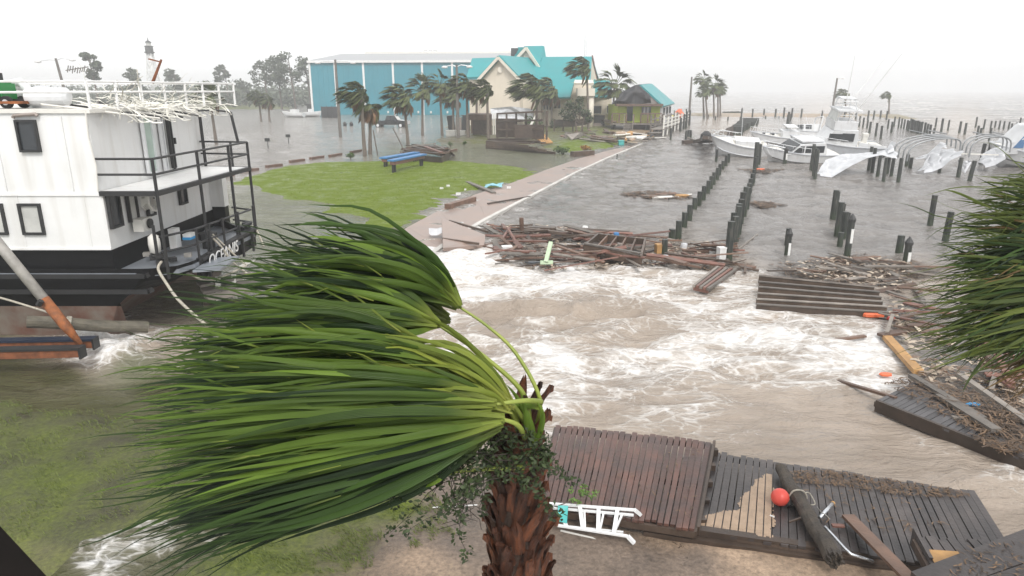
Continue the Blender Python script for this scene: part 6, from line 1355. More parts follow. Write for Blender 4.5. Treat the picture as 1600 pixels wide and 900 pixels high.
# machine standing on the roof
c = S(6, 150, yh + 1.0); c.z = ZR; gm = empty('generator_cart', c, 'green wheeled machine standing on the ship roof at the left edge', 'machine')
mb = MB(); mb.box((c.x - .15, c.y, ZR + .42), (.62, .6, .5)); mb.box((c.x - .1, c.y, ZR + .70), (.4, .5, .1)); mb.build('housing', M['green_paint'], gm)
mb = MB(); mb.box((c.x + .02, c.y - .31, ZR + .42), (.2, .05, .36)); mb.build('side_panel', M['black_metal'], gm); mb = MB(); mb.box((c.x - .2, c.y, ZR + .85), (.3, .35, .2)); mb.build('engine_top', M['black_metal'], gm)
mb = MB(); mb.beam((c.x - .3, c.y, ZR + .18), (c.x + .75, c.y, ZR + .2), .4, .12); mb.build('chassis', M['black_metal'], gm)
for sy in (-.34, .34): mb = MB(); mb.tube([(c.x + .28, c.y + sy - .05, ZR + .17), (c.x + .28, c.y + sy + .05, ZR + .17)], .17, 14); wh = mb.build('wheel', M['rubber'], gm); mb = MB(); yy = c.y + sy + (-.055 if sy < 0 else .055); mb.tube([(c.x + .28, yy - .01, ZR + .17), (c.x + .28, yy + .01, ZR + .17)], .08, 10); mb.build('rim', M['aluminium'], wh)
# mast on the roof
mb = MB(); mb.tube([S(238, 130, 22), S(252, 93, 22)], [.05, .03], 6); mb.beam(S(232, 92, 22), S(252, 97, 22), .04, .04); mb.build('signal_mast', M['rust'], ship)
# ---- ropes, spud pipe, log, beams beside the ship
def rope(pts, r, label, m='rope', parent=None, name='mooring_rope'):
    P_ = []
    pts = [Vector(p) for p in pts]
    for i in range(len(pts) - 1):
        p0, p1, p2, p3 = pts[max(i - 1, 0)], pts[i], pts[i + 1], pts[min(i + 2, len(pts) - 1)]
        for k in range(6):
            t_ = k / 6; P_.append(.5 * ((2 * p1) + (p2 - p0) * t_ + (2 * p0 - 5 * p1 + 4 * p2 - p3) * t_ ** 2 + (3 * p1 - p0 - 3 * p2 + p3) * t_ ** 3))
    P_.append(pts[-1]); mb = MB(); mb.tube(P_, r, 6); o = mb.build(name, M[m], parent, smooth=True, recenter=parent is None)
    return tag(o, label, 'rope') if label else o
rope([S(252, 409, YN + .2), S(247, 420, YN - .1), S(258, 440, YN - .35), S(280, 470, YN - .9), S(322, 508, YN - 1.6)], .04, 'pale mooring rope hanging from the near stern corner of the ship to the water')
rope([S(330, 370, 21), S(345, 385, 21.2), S(362, 408, 21.4), S(392, 432, 21.4)], .035, 'pale rope running from the winch down over the ship name'); rope([S(332, 366, 21.2), S(352, 385, 21.5), S(385, 415, 21.8)], .03, 'thinner rope beside the one crossing the ship name')
rope([S(394, 353, YF), S(402, 362, YF - .1), S(412, 385, YF - .4)], .035, 'short rope loop hanging at the far stern corner of the ship'); rope([S(275, 417, YN + 1.2), S(300, 430, YN + 1.1), S(330, 438, YN + 1.4), S(385, 415, YN + 2.4)], .035, 'rope sagging below the ship transom')
rope([S(-40, 455, YN - .3), S(10, 468, YN - .5), S(75, 488, YN - .9)], .03, 'pale line stretched along the hull to the leaning rusty pipe')
p0, p1 = S(-60, 310, 16.6), S(88, 492, 16.4); p2 = S(126, 538, 16.3); pp = empty('leaning_pipe', p2, 'long leaning steel pipe, pale above and orange rust at its foot', 'pipe')
mb = MB(); mb.tube([p0, p1], .125, 14); mb.build('upper_length', M['steel_grey'], pp, smooth=True); mb = MB(); mb.tube([p0.lerp(p1, .86), p1.lerp(p2, .35), p2], [.135, .13, .06], 14); mb.build('rusty_foot', M['rust_orange'], pp, smooth=True)
mb = MB(); mb.tube([S(64, 470, 16.2), S(60, 477, 16.2)], .07, 6); mb.build('shackle', M['black_metal'], pp)
c0, c1 = S(42, 503, 16.9), S(232, 512, 18.2); lg = empty('floating_log', c0, 'thick grey log with rope wound round it beside the ship', 'log')
mb = MB(); n_ = 8; mb.tube([c0.lerp(c1, i / n_) + Vector((0, 0, .02 * math.sin(i))) for i in range(n_ + 1)], .165, 14, jit=.04); mb.build('trunk', mat('wet grey log', (.13, .115, .085), .7, .5, 2, bump=.6, stretch=(.6, 3, 3)), lg)
mb = MB()
for k in range(3): q = c0.lerp(c1, .315 + k * .012); d = (c1 - c0).normalized(); _, x_, y_ = frame(d); mb.tube([q + x_ * math.cos(t_ / 12 * 6.283) * .19 + y_ * math.sin(t_ / 12 * 6.283) * .19 for t_ in range(13)], .03, 5, cap=False)
mb.build('rope_lashing', M['rope'], lg)
for (q0, q1, Y0, Y1, m_, hh, lab) in ((-60, 148, 16.6, 16.8, 'blue', .2, 'dark beam with blue painted top, upper of two at the ship side'), (-60, 127, 15.9, 16.0, 'rust', .2, 'rusty steel beam, lower of two at the ship side, its end plate exposed')):
    y_ = 531 if m_ == 'blue' else 545
    p, q = S(q0, y_ + 2, Y0), S(q1, y_ - 2, Y1); bo = empty('steel_beam', p, lab, 'beam')
    mb = MB(); mb.beam(p, q, .26, .06); mb.build('top_flange', M['black_metal'] if m_ == 'rust' else mat('blue black steel', (.014, .022, .045), .5), bo)
    mb = MB(); mb.beam(p + Vector((0, 0, -hh / 2 - .03)), q + Vector((-.05, 0, -hh / 2 - .03)), .2, hh); mb.build('web', M['rust'], bo)
    mb = MB(); mb.box(q + Vector((.0, 0, -hh / 2 - .02)), (.05, .27, hh + .1)); mb.build('end_plate', M['black_metal'], bo)
# jetty wreck under the stern
wk = empty('wrecked_jetty', S(350, 450, 20.5), 'broken grey jetty frame tangled under the ship stern', 'jetty'); wk.location.z = 0
for (p0, p1, w_, h_, m_) in (((310, 445, 20.4), (395, 428, 21.4), .5, .08, 'grey_wood'), ((315, 455, 20.1), (400, 440, 21.0), .5, .08, 'grey_wood'), ((322, 466, 19.6), (405, 450, 20.6), .5, .08, 'grey_wood'), ((340, 432, 20.5), (342, 480, 20.3), .12, .12, 'offwhite'), ((365, 428, 20.9), (368, 478, 20.7), .12, .12, 'offwhite'), ((318, 478, 19.8), (390, 470, 20.6), .1, .2, 'wet_wood'), ((330, 440, 20.3), (398, 405, 22.3), .07, .07, 'offwhite')):
    mb = MB(); mb.beam(S(*p0), S(*p1), w_, h_); mb.build('plank' if w_ == .5 else 'strut', M[m_], wk)
# ================================================================== NEAR: boardwalk decks, debris line, loose gear
def deck(name, c4, n, m, lab, gap=.012, th=.045, skew=0, jit=.010, endj=.05, rim=True, cat='deck', wear=None):
    """c4: far left, far right, near right, near left; boards run far to near"""
    fl_, fr_, nr_, nl_ = c4; o = empty(name, (fl_ + fr_ + nr_ + nl_) / 4, lab, cat)
    for k in range(n):
        u0, u1 = k / n, (k + 1) / n
        a, b_ = fl_.lerp(fr_, u0), fl_.lerp(fr_, u1); d, c = nl_.lerp(nr_, u0), nl_.lerp(nr_, u1)
        g = (b_ - a).normalized() * gap / 2 * random.uniform(.5, 1.9); e = (d - a).normalized(); j0, j1 = random.uniform(-endj, endj), random.uniform(-endj, endj); dz = Vector((0, 0, random.uniform(-jit, jit)))
        mb = MB(); P = [a + g + e * j0 + dz, b_ - g + e * j0 + dz, c - g + e * j1 + dz, d + g + e * j1 + dz]
        mb.box8([p - Vector((0, 0, th)) for p in P] + P); mm = m if not wear or random.random() > .0 else wear
        mb.build('plank', M[mm] if isinstance(mm, str) else mm, o)
    if rim:
        dn = Vector((0, 0, -.06 - th))
        for p, q in ((nl_, nr_), (fl_, fr_), (nl_, fl_), (nr_, fr_), (nl_.lerp(fl_, .5), nr_.lerp(fr_, .5))):
            mb = MB(); mb.beam(p + dn, q + dn, .06, .11); mb.build('rim_joist', M['wet_wood'], o)
    return o
dk1 = deck('boardwalk_deck', [G(868, 664, .50), G(1112, 690, .50), G(1086, 826, .44), G(838, 788, .44)], 26, 'deck_a', 'raised reddish brown boardwalk section beside the palm trunk')
dk2 = deck('boardwalk_deck', [G(1117, 706, .31), G(1524, 768, .31), G(1612, 906, .31), G(1089, 828, .31)], 37, 'deck_b', 'long slate grey boardwalk section under the log and red buoy')
mb = MB(); p, q = G(1002, 818, .27), G(1445, 884, .21); mb.beam(p, q, .14, .16); mb.beam(p + Vector((.02, -.13, -.07)), q + Vector((0, -.13, -.06)), .1, .08); mb.build('edge_beam', M['wet_wood'], dk2)
mb = MB(); a, b_ = G(1113, 691, .44), G(1087, 827, .36); mb.beam(a + Vector((.04, 0, -.03)), b_ + Vector((.04, 0, -.03)), .05, .15); mb.build('side_beam', M['wet_wood'], dk1)
for k in range(5): u = (k + .5) / 5; q = a.lerp(b_, u); mb = MB(); mb.box(q + Vector((.09, 0, -.06)), (.08, .1, .14)); mb.build('joist_end', M['wet_wood'], dk1)
dk3 = deck('boardwalk_deck', [G(1428, 596, .3), G(1720, 690, .3), G(1650, 737, .3), G(1369, 625, .3)], 30, 'deck_c', 'grey boardwalk section littered with beams at the right edge')
mb = MB(); a, b_ = G(1368, 627, .26), G(1650, 739, .26); mb.beam(a + Vector((0, -.05, -.08)), b_ + Vector((0, -.05, -.08)), .08, .28); mb.build('edge_beam', M['wet_wood'], dk3)
M['worn_board'] = mat('dark board worn to yellow', (.40, .20, .06), .5, .5, 1.3, c2=(.030, .026, .026), bump=.3)
dk4 = deck('step_deck', [G(1430, 838, .72), G(1580, 851, .72), G(1640, 900, .72), G(1455, 884, .72)], 9, 'deck_b', 'small raised step deck worn to yellow in the lower right')
mb = MB(); a, b_ = G(1430, 838, .60), G(1456, 886, .60); mb.beam(a + Vector((-.03, 0, 0)), b_ + Vector((-.03, 0, 0)), .05, .3); mb.build('side_board', M['deck_b'], dk4)
for k in (1, 2, 3): 
    p = dk4.children
mb = MB(); mb.slab([G(1452, 859, .728), G(1497, 862, .728), G(1506, 873, .728), G(1490, 878, .728), G(1462, 883, .728), G(1456, 872, .728)], .004); mb.build('worn_patch', M['raw_wood'], dk4)
# big dark boardwalk timber crossing the lower right corner
c4 = [G(1424, 893, 1.0), G(1640, 812, 1.0), G(1900, 900, 1.0), G(1560, 1010, 1.0)]
ct = empty('corner_walkway', c4[0], 'dark wet walkway timber crossing the lower right corner with leaf litter on it', 'walkway')
for k in range(3):
    u0, u1 = k / 3, (k + 1) / 3 - .012; mb = MB(); P = [c4[0].lerp(c4[3], u0), c4[1].lerp(c4[2], u0), c4[1].lerp(c4[2], u1), c4[0].lerp(c4[3], u1)]; mb.box8([p - Vector((0, 0, .3)) for p in P] + P); mb.build('timber', M['deck_b'], ct)
# ---- sand washed over the deck
def splat(name, poly, z, m, lab, kind='stuff', th=.012, seed=2, rough=.12):
    P_ = [G(*p, z) for p in poly]; out = []; n = len(P_)
    for i in range(n):
        for k in range(10): u = k / 10; q = P_[i].lerp(P_[(i + 1) % n], u); nv = mnoise.noise_vector(q * 2.3 + Vector((seed, 0, 0))) * rough; q = q + Vector((nv.x, nv.y, 0)); q.z = z; out.append(q)
    c = sum(out, Vector((0, 0, 0))) / len(out); c.z = z + th * 1.6
    mb = MB(); inner = [q.lerp(c, .12) + Vector((0, 0, th)) for q in out]; n = len(out)
    mb.add(out + inner + [c], [(i, (i + 1) % n, n + (i + 1) % n, n + i) for i in range(n)] + [(n + i, n + (i + 1) % n, 2 * n) for i in range(n)])
    o = mb.build(name, M[m], smooth=True); tag(o, lab, 'sand', kind=kind); return o
SP = [(1090, 822), (1098, 808), (1118, 803), (1140, 800), (1152, 796), (1160, 782), (1168, 766), (1182, 752), (1194, 746), (1207, 740), (1208, 790), (1208, 842), (1150, 838), (1092, 830)]
D2 = [G(1117, 706, .31), G(1524, 768, .31), G(1612, 906, .31), G(1089, 828, .31)]; SPW = [(G(x_, y_, .31).x, G(x_, y_, .31).y) for x_, y_ in SP]; mb = MB(); ng, mg = 37 * 7, 90
for iu in range(int(ng * .32)):
    if iu % 7 == 6: continue
    for iv in range(mg):
        q = lambda a_, b_: D2[0].lerp(D2[1], a_ / ng).lerp(D2[3].lerp(D2[2], a_ / ng), b_ / mg)
        c = q(iu + .5, iv + .5); d = sdist(np.array([c.x]), np.array([c.y]), SPW)[0] + .07 * mnoise.noise(c * 5) + .03 * mnoise.noise(c * 19)
        if d < 0: continue
        hz_ = .322 + min(.012, d * .08) + .004 * mnoise.noise(c * 14); P = [q(iu, iv), q(iu + 1, iv), q(iu + 1, iv + 1), q(iu, iv + 1)]
        for p in P: p.z = .322 + min(.010, max(0, d) * .06) + .004 * mnoise.noise(p * 9)
        mb.add(P, [(0, 1, 2, 3)])
tag(mb.build('sand_drift', M['sand'], fix=False), 'pale sand drift washed over the slate boardwalk left of the buoy', 'sand', kind='stuff')
# ---- litter: twigs, wrack and chips, too many to count
def litter(name, polys, n, m, lab, L=(.05, .25), W=.012, z=.04, th=.5, cat='debris', flat=.5, curve=True):
    mb = MB(); mb.a = .5
    for poly, share, zz in polys:
        P_ = poly; xs = [p[0] for p in P_]; ys = [p[1] for p in P_]; k = 0
        tgt = int(n * share)
        X = np.random.uniform(min(xs), max(xs), tgt * 5); Y = np.random.uniform(min(ys), max(ys), tgt * 5)
        d = sdist(X, Y, P_); ok = np.where(d > 0)[0][:tgt]
        for i in ok:
            c = G(X[i], Y[i], zz + random.random() ** 2 * z); nz = mnoise.noise(c * .9)
            if nz < -.15 and random.random() < .7: continue
            a = random.uniform(0, 6.28); l = random.uniform(*L); d1 = Vector((math.cos(a), math.sin(a), random.uniform(-.2, .35) * flat)) * l / 2; s_ = Vector((-math.sin(a), math.cos(a), 0)) * W * random.uniform(.5, 1.5); h_ = Vector((0, 0, W * th))
            mb.a = random.random(); bend = s_ * random.uniform(-3, 3) if curve else s_ * 0
            mb.add([c - d1 - s_, c - d1 + s_, c + bend + s_ + h_, c + bend - s_ + h_, c + d1 + s_ * .4, c + d1 - s_ * .4], [(0, 1, 2, 3), (3, 2, 4, 5)])
    o = mb.build(name, M[m], attr=True, fix=False); return tag(o, lab, cat, kind='stuff')
M['wrack'] = leafmat('brown wrack', (.19, .12, .07), (.04, .028, .02))
M['chips'] = leafmat('pale chips', (.50, .42, .33), (.12, .07, .045))
litter('wrack', [([(1230, 733), (1300, 735), (1400, 750), (1490, 764), (1515, 772), (1490, 778), (1400, 772), (1300, 757), (1240, 755)], .40, .325), ([(1210, 760), (1330, 762), (1440, 785), (1500, 830), (1350, 830), (1240, 810)], .10, .325), ([(880, 690), (1100, 700), (1080, 810), (870, 770)], .05, .49), ([(1500, 860), (1600, 840), (1600, 900), (1480, 900)], .05, 1.01)], 1900, 'wrack', 'curled brown leaf litter scattered on the boardwalk', L=(.03, .14), W=.008, z=.03)
litter('wrack', [([(1395, 608), (1450, 590), (1600, 640), (1600, 690), (1540, 680), (1460, 640)], .5, .31), ([(1380, 600), (1440, 580), (1540, 590), (1600, 600), (1600, 640), (1480, 600)], .25, .12), ([(1540, 540), (1600, 560), (1600, 620), (1530, 590)], .12, .1), ([(1520, 680), (1600, 690), (1600, 706), (1560, 705)], .13, .31)], 2700, 'wrack', 'brown reed wrack heaped on and beyond the right hand boardwalk', L=(.08, .4), W=.012, z=.12)
litter('wrack', [([(1210, 415), (1270, 405), (1340, 396), (1420, 404), (1470, 420), (1450, 440), (1380, 445), (1300, 440), (1230, 428)], .5, .03), ([(1070, 405), (1180, 400), (1170, 420), (1110, 425)], .12, .03), ([(760, 350), (860, 352), (1000, 368), (1130, 380), (1120, 410), (1000, 412), (860, 420), (790, 402)], .38, .05)], 3600, 'wrack', 'brown reed and splinter wrack along the debris line', L=(.12, .7), W=.016, z=.09)
litter('debris_chips', [([(760, 350), (860, 352), (1000, 368), (1130, 380), (1120, 412), (1000, 416), (860, 424), (790, 405)], .55, .05), ([(1200, 412), (1330, 398), (1430, 410), (1400, 470), (1440, 500), (1390, 520), (1390, 450), (1280, 436)], .25, .05), ([(1400, 500), (1600, 560), (1600, 640), (1440, 590)], .2, .1)], 1700, 'chips', 'pale splinters and foam bits along the debris line', L=(.08, .4), W=.05, z=.15, curve=False)
litter('debris_chips', [([(880, 835), (960, 830), (1060, 850), (1150, 880), (1100, 900), (880, 900)], .7, .12), ([(640, 770), (750, 760), (760, 900), (560, 900)], .3, .12)], 500, 'chips', 'shell and wood chips on the muddy bank', L=(.012, .05), W=.008, z=.02, curve=False)
litter('wrack', [([(880, 830), (960, 826), (1180, 872), (1150, 900), (870, 900)], .6, .12), ([(640, 770), (750, 760), (760, 900), (520, 900)], .4, .12)], 1100, 'wrack', 'dark crumbs and twigs on the muddy bank', L=(.02, .12), W=.006, z=.03)
litter('wrack', [([(968, 302), (1010, 297), (1080, 304), (1085, 310), (1040, 310), (985, 309)], .45, .02), ([(1170, 316), (1200, 315), (1228, 320), (1195, 325)], .25, .02), ([(1150, 263), (1225, 264), (1200, 271), (1170, 268)], .3, .03)], 1500, 'wrack', 'rafts of floating reeds among the piling rows', L=(.2, 1.0), W=.04, z=.12)
# ---- planks of the debris line
HB = [(762, 353), (830, 350), (950, 360), (1040, 372), (1135, 382), (1130, 402), (1080, 412), (1000, 409), (930, 412), (860, 417), (790, 402), (765, 380)]
DM = ['red_wood', 'brown_wood', 'wet_wood', 'wet_wood', 'brown_wood', 'grey_wood', 'red_wood']
heap(HB, 120, DM, 'broken plank in the tangled debris line before the pilings', 'planks in the debris line', L=(.8, 3.2), W=(.08, .22), th=.06, z=.04, up=.45, bias=-.25)
heap([(768, 356), (800, 352), (805, 395), (785, 404), (770, 385)], 18, ['red_wood', 'grey_wood', 'brown_wood'], 'long board fanned out at the left end of the debris line', 'boards fanned at the left end of the debris line', L=(1.4, 2.6), W=(.12, .24), th=.06, z=.12, up=.4, bias=1.9)
heap([(1190, 420), (1270, 405), (1340, 397), (1440, 410), (1470, 425), (1440, 445), (1380, 447), (1290, 438)], 28, ['grey_wood', 'brown_wood', 'wet_wood', 'grey_wood'], 'loose plank in the wrack behind the big slatted dock', 'planks behind the slatted dock', L=(.7, 2.6), W=(.07, .2), th=.05, z=.04, up=.25, bias=-.35)
heap([(1380, 450), (1440, 450), (1480, 500), (1440, 520), (1400, 500)], 20, ['grey_wood', 'brown_wood', 'red_wood'], 'splintered plank right of the slatted dock', 'planks right of the slatted dock', L=(.6, 2.0), W=(.08, .2), th=.05, z=.05, up=.25, bias=-.5)
heap([(1530, 530), (1600, 550), (1600, 640), (1540, 590)], 16, ['grey_wood', 'brown_wood', 'red_wood'], 'broken board beneath the right palm leaves', 'boards beneath the right palm', L=(.6, 1.6), W=(.1, .22), th=.05, z=.1, up=.3)
heap([(1060, 400), (1140, 405), (1180, 415), (1160, 425), (1090, 420)], 16, ['brown_wood', 'grey_wood', 'wet_wood'], 'plank floating at the foot of the piling rows', 'planks at the foot of the piling rows', L=(.5, 1.6), W=(.08, .18), th=.05, z=.03, up=.15)
heap([(968, 303), (1010, 298), (1080, 305), (1040, 309)], 12, ['grey_wood', 'brown_wood', 'offwhite'], 'small board in the floating reed raft left of the pilings', 'boards in the floating reed raft', L=(.6, 1.8), W=(.15, .3), th=.06, z=.04, up=.1, bias=0)
def pk(name, p0, p1, w_, th_, m_, lab, cat='plank'): return plank(name, G(*p0), G(*p1), w_, th_, m_, lab, cat)
pk('timber', (824, 357, .15), (868, 359, .15), .42, .24, 'wet_wood', 'short thick dark timber floating above the debris line', 'timber'); pk('plank', (702, 345, .35), (762, 362, .25), .1, .1, 'wet_wood', 'long dark pole lying across the tilted concrete slab', 'pole'); pk('plank', (692, 373, .5), (748, 381, .45), .1, .1, 'wet_wood', 'dark stick on the lower part of the tilted slab', 'stick')
pk('plank', (1258, 538, .05), (1352, 525, .06), .12, .06, 'brown_wood', 'thin brown board drifting alone in the foam', 'plank'); pk('plank', (1310, 595, .05), (1400, 622, .3), .10, .06, 'brown_wood', 'thin slat drifting into the right boardwalk corner', 'plank')
pk('yellow_beam', (1386, 527, .12), (1436, 582, .2), .24, .12, 'raw_wood', 'wide yellow board leading from foam to the right boardwalk', 'board'); pk('plank', (1376, 524, .15), (1412, 518, .15), .25, .08, 'brown_wood', 'brown board at the top end of the yellow board', 'board')
pk('grey_beam', (1424, 587, .36), (1536, 655, .38), .17, .09, 'grey_wood', 'long grey beam lying left on the right boardwalk', 'beam'); pk('grey_beam', (1468, 618, .36), (1557, 673, .40), .22, .09, 'grey_wood', 'second grey beam overlapping the first on the boardwalk', 'beam'); pk('grey_beam', (1500, 586, .36), (1612, 664, .38), .16, .09, 'grey_wood', 'long grey beam nearest the right palm on the boardwalk', 'beam'); pk('plank', (1530, 545, .3), (1580, 590, .3), .14, .08, 'brown_wood', 'brown board hanging below the right palm leaves', 'plank'); pk('plank', (1488, 652, .33), (1506, 653, .33), .09, .05, 'grey_wood', 'short offcut lying between boardwalk beams', 'offcut')
pk('plank', (1290, 410, .12), (1345, 428, .12), .2, .07, 'grey_wood', 'pale grey board lying diagonally behind the slatted dock', 'board'); pk('plank', (1340, 408, .1), (1450, 420, .1), .1, .06, 'grey_wood', 'long thin board behind the capped piling', 'board'); pk('plank', (1386, 455, .1), (1445, 475, .12), .14, .06, 'grey_wood', 'thin grey board right of the slatted dock top', 'board'); pk('plank', (1060, 406, .1), (1084, 423, .05), .12, .08, 'grey_wood', 'bleached board sticking from the debris into foam', 'board'); pk('plank', (1150, 392, .1), (1184, 366, .05), .07, .05, 'grey_wood', 'thin batten slanting right of the thick piling', 'batten')
pk('plank', (1386, 520, .2), (1395, 492, .3), .1, .08, 'grey_wood', 'short stake leaning over the orange float', 'stake'); pk('white_stick', (676, 793, .25), (746, 789, .25), .012, .012, 'white_paint', 'thin white stick on the mud left of the palm trunk', 'stick')
# tilted slab
mb = MB(); mb.slab([G(690, 345, .55), G(758, 372, .30), G(756, 388, .12), G(692, 393, .30)], .16); tag(mb.build('concrete_slab', M['prom'], recenter=True), 'tilted broken slab of the walk at the left of the debris line', 'slab')
c = G(683, 366, .2); mb = MB(); rows = [[c + Vector((.2 * i - .4 + random.uniform(-.05, .05), .2 * k - .3, .12 * random.random() + .3 * (k == 1) )) for k in range(4)] for i in range(6)]; mb.grid(rows); tag(mb.build('plastic_sheet', M['white_tarp'], recenter=True), 'crumpled white plastic at the left edge of the tilted slab', 'plastic sheet')
# post and odd pieces
c = G(817, 371, 0); mb = MB(); mb.tube([c + Vector((0, 0, -.5)), c + Vector((-.08, 0, zat(340, c.y)))], [.12, .11], 10); tag(mb.build('post', M['brown_wood'], loc=c), 'single brown post standing up out of the debris line', 'post')
gt_ = empty('green_signpost', G(852, 411, .2), 'pale green T shaped post lying in the debris line', 'post'); mb = MB(); mb.beam(G(853, 409, .3), PY(861, 378, G(853, 409, .3).y + .5), .16, .08); mb.build('upright', M['pale_green'], gt_); mb = MB(); mb.beam(G(844, 410, .25), G(864, 410, .25), .12, .14); mb.build('crossbar', M['pale_green'], gt_)
def blob(name, px_, py_, sx, sy, sz_, m_, lab, cat, z=.1):
    c = G(px_, py_, z); mb = MB(); mb.lathe((0, 0, 0), [(.55, -.5), (.95, -.4), (1, .25), (.85, .5), (.2, .56)], 8); mb.v = [tuple(c + Vector((v[0] * sx / 2 * random.uniform(.85, 1.1), v[1] * sy / 2, v[2] * sz_))) for v in mb.v]; return tag(mb.build(name, M[m_], recenter=True), lab, cat)
def crate(name, px_, py_, sx, sy, sz_, m_, lab, cat, z=.15, rz=.2):
    c = G(px_, py_, z); o = empty(name, c, lab, cat); mb = MB(); mb.box(c + Vector((0, 0, sz_ / 2)), (sx, sy, sz_), rz); mb.build('box', M[m_], o); mb = MB(); mb.box(c + Vector((0, 0, sz_ + .03)), (sx * 1.06, sy * 1.06, .06), rz); mb.build('lid', M[m_], o); return o
crate('cooler', 792, 396, .42, .3, .28, 'white_paint', 'white cooler box in the left of the debris line', 'cooler'); crate('white_box', 1126, 409, .3, .3, .58, 'white_paint', 'white box standing against the thickest piling', 'box', 0); crate('brown_crate', 1031, 395, .4, .3, .34, 'raw_wood', 'yellow brown crate in the debris by the left row', 'crate')
blob('white_jug', 914, 357, .3, .3, .26, 'white_paint', 'white jug at the top of the debris line', 'jug'); blob('blue_jug', 963, 368, .3, .2, .3, 'blue_paint', 'blue drum in the middle of the debris line', 'jug', .3); blob('white_bag', 990, 376, .7, .3, .2, 'white_tarp', 'white bag on the dark pier frame', 'bag', .4); blob('white_bag', 1069, 385, .3, .3, .3, 'white_tarp', 'white bag between pilings at the right of the debris line', 'bag', .15)
blob('teal_scrap', 835, 410, .9, .25, .08, 'grey_deck', 'flat grey sheet at the lower edge of the debris line', 'sheet', .1); blob('blue_tarp_piece', 1521, 632, .34, .14, .06, 'blue_tarp', 'bright blue plastic scrap on the right boardwalk', 'plastic scrap', .33); blob('orange_float', 1366, 492, .8, .22, .14, 'orange_float', 'long orange float lying below the slatted dock', 'float', .08); blob('orange_float', 1394, 497, .34, .16, .1, 'red_float', 'smaller red float right of the long orange one', 'float', .08); blob('red_scrap', 1384, 585, .35, .2, .06, 'orange_float', 'red brown scrap floating in foam near the yellow board', 'scrap', .05); blob('red_scrap', 1186, 265, 1.1, .6, .2, 'orange_float', 'orange scrap at the far end of the piling rows', 'scrap', .1); blob('orange_bits', 1065, 306, 1.0, .5, .2, 'raw_wood', 'orange brown board lump in the floating reed raft', 'scrap', .1)
blob('white_foam_block', 1040, 402, .3, .2, .2, 'white_tarp', 'white foam lump at the lower right of the debris line', 'foam block', .1); blob('white_foam_block', 946, 398, .5, .3, .18, 'white_tarp', 'white foam lump left of the dark pier frame', 'foam block', .1)
# dark pier frame with joists
pf = empty('open_pier_section', G(955, 400, .2), 'dark open pier frame with joists lying in the debris line', 'frame')
A_, B_, C_, D_ = G(913, 389, .45), G(1001, 407, .35), G(1008, 378, .5), G(935, 370, .5)
for p, q, w_, h_ in ((A_, B_, .09, .42), (B_, C_, .09, .32), (C_, D_, .09, .3), (D_, A_, .09, .36)): mb = MB(); mb.beam(p, q, w_, h_); mb.build('rim_beam', M['wet_wood'], pf)
for k in range(4): u = (k + 1) / 5; mb = MB(); mb.beam(A_.lerp(B_, u), D_.lerp(C_, u), .07, .26); mb.build('joist', M['brown_wood'], pf)
mb = MB(); mb.beam(A_ + Vector((0, 0, .25)), B_ + Vector((0, 0, .3)), .16, .05); mb.build('cap_board', M['grey_wood'], pf)
# small raft of slats
rf = empty('slatted_raft', G(1118, 440, .1), 'small slatted wooden raft tilted in the foam below the pilings', 'raft'); A_, B_, C_, D_ = G(1084, 447, .22), G(1106, 452, .22), G(1150, 421, .2), G(1122, 417, .2)
for k in range(5): u = k / 4; mb = MB(); mb.beam(A_.lerp(B_, u), D_.lerp(C_, u), .10, .09); mb.build('slat', M['red_wood' if k % 2 else 'grey_wood'], rf)
for u in (0.02, .5, .98): mb = MB(); mb.beam(A_.lerp(D_, u) - Vector((0, 0, .1)), B_.lerp(C_, u) - Vector((0, 0, .1)), .1, .12); mb.build('crosspiece', M['red_wood'], rf)
# the big slatted dock section
sd_ = empty('slatted_dock', G(1280, 465, .1), 'large dark dock section of parallel joists tilted out of the foam', 'dock')
JL = [((1186, 431), (1366, 449)), ((1186, 441), (1374, 457)), ((1185, 449), (1377, 465)), ((1184, 459), (1379, 472)), ((1182, 468), (1386, 480)), ((1182, 476), (1388, 489))]
for k, (p, q) in enumerate(JL):
    z_ = .55 - .055 * k; a, b_ = G(*p, z_), G(*q, z_ - .12); mb = MB(); mb.beam(a + Vector((0, 0, -.11)), b_ + Vector((0, 0, -.11)), .065, .25 if k else .32); mb.build('joist', M['wet_wood'], sd_)
    mb = MB(); mb.beam(a + Vector((0, 0, .025)), b_ + Vector((0, 0, .025)), .13, .035); mb.build('top_batten', M['grey_wood'], sd_)
for u in (.04, .35, .68, .95):
    a, b_ = G(*JL[0][0], .25).lerp(G(*JL[0][1], .15), u), G(*JL[5][0], .02).lerp(G(*JL[5][1], -.05), u); mb = MB(); mb.beam(a, b_, .12, .08); mb.build('crosspiece', M['wet_wood'], sd_)
# ---- ladder
ld = empty('step_ladder', G(930, 810, .4), 'white aluminium step ladder lying by the near edge of the boardwalk', 'ladder')
A_, B_, C_, D_ = G(858, 787, .58), G(992, 797, .56), G(872, 821, .38), G(981, 838, .36)
def bar(p, q, w_, h_, nm, m_='aluminium'): mb = MB(); mb.beam(p, q, w_, h_); mb.build(nm, M[m_], ld)
M['ladder_white'] = mat('white ladder aluminium', (.74, .75, .75), .4, .1, 8)
bar(A_, B_, .042, .03, 'side_rail', 'ladder_white'); bar(C_, D_, .042, .03, 'side_rail', 'ladder_white')
A2, B2, C2, D2 = A_ + Vector((0, -.02, -.06)), G(990, 805, .50), C_ + Vector((0, .06, -.05)), G(974, 832, .33)
bar(A2, B2, .035, .03, 'rear_rail', 'ladder_white'); bar(C2, D2, .035, .03, 'rear_rail', 'ladder_white')
for u in (.12, .36, .58, .8): p, q = A_.lerp(B_, u), C_.lerp(D_, u); bar(p, q, .06, .02, 'step', 'ladder_white')
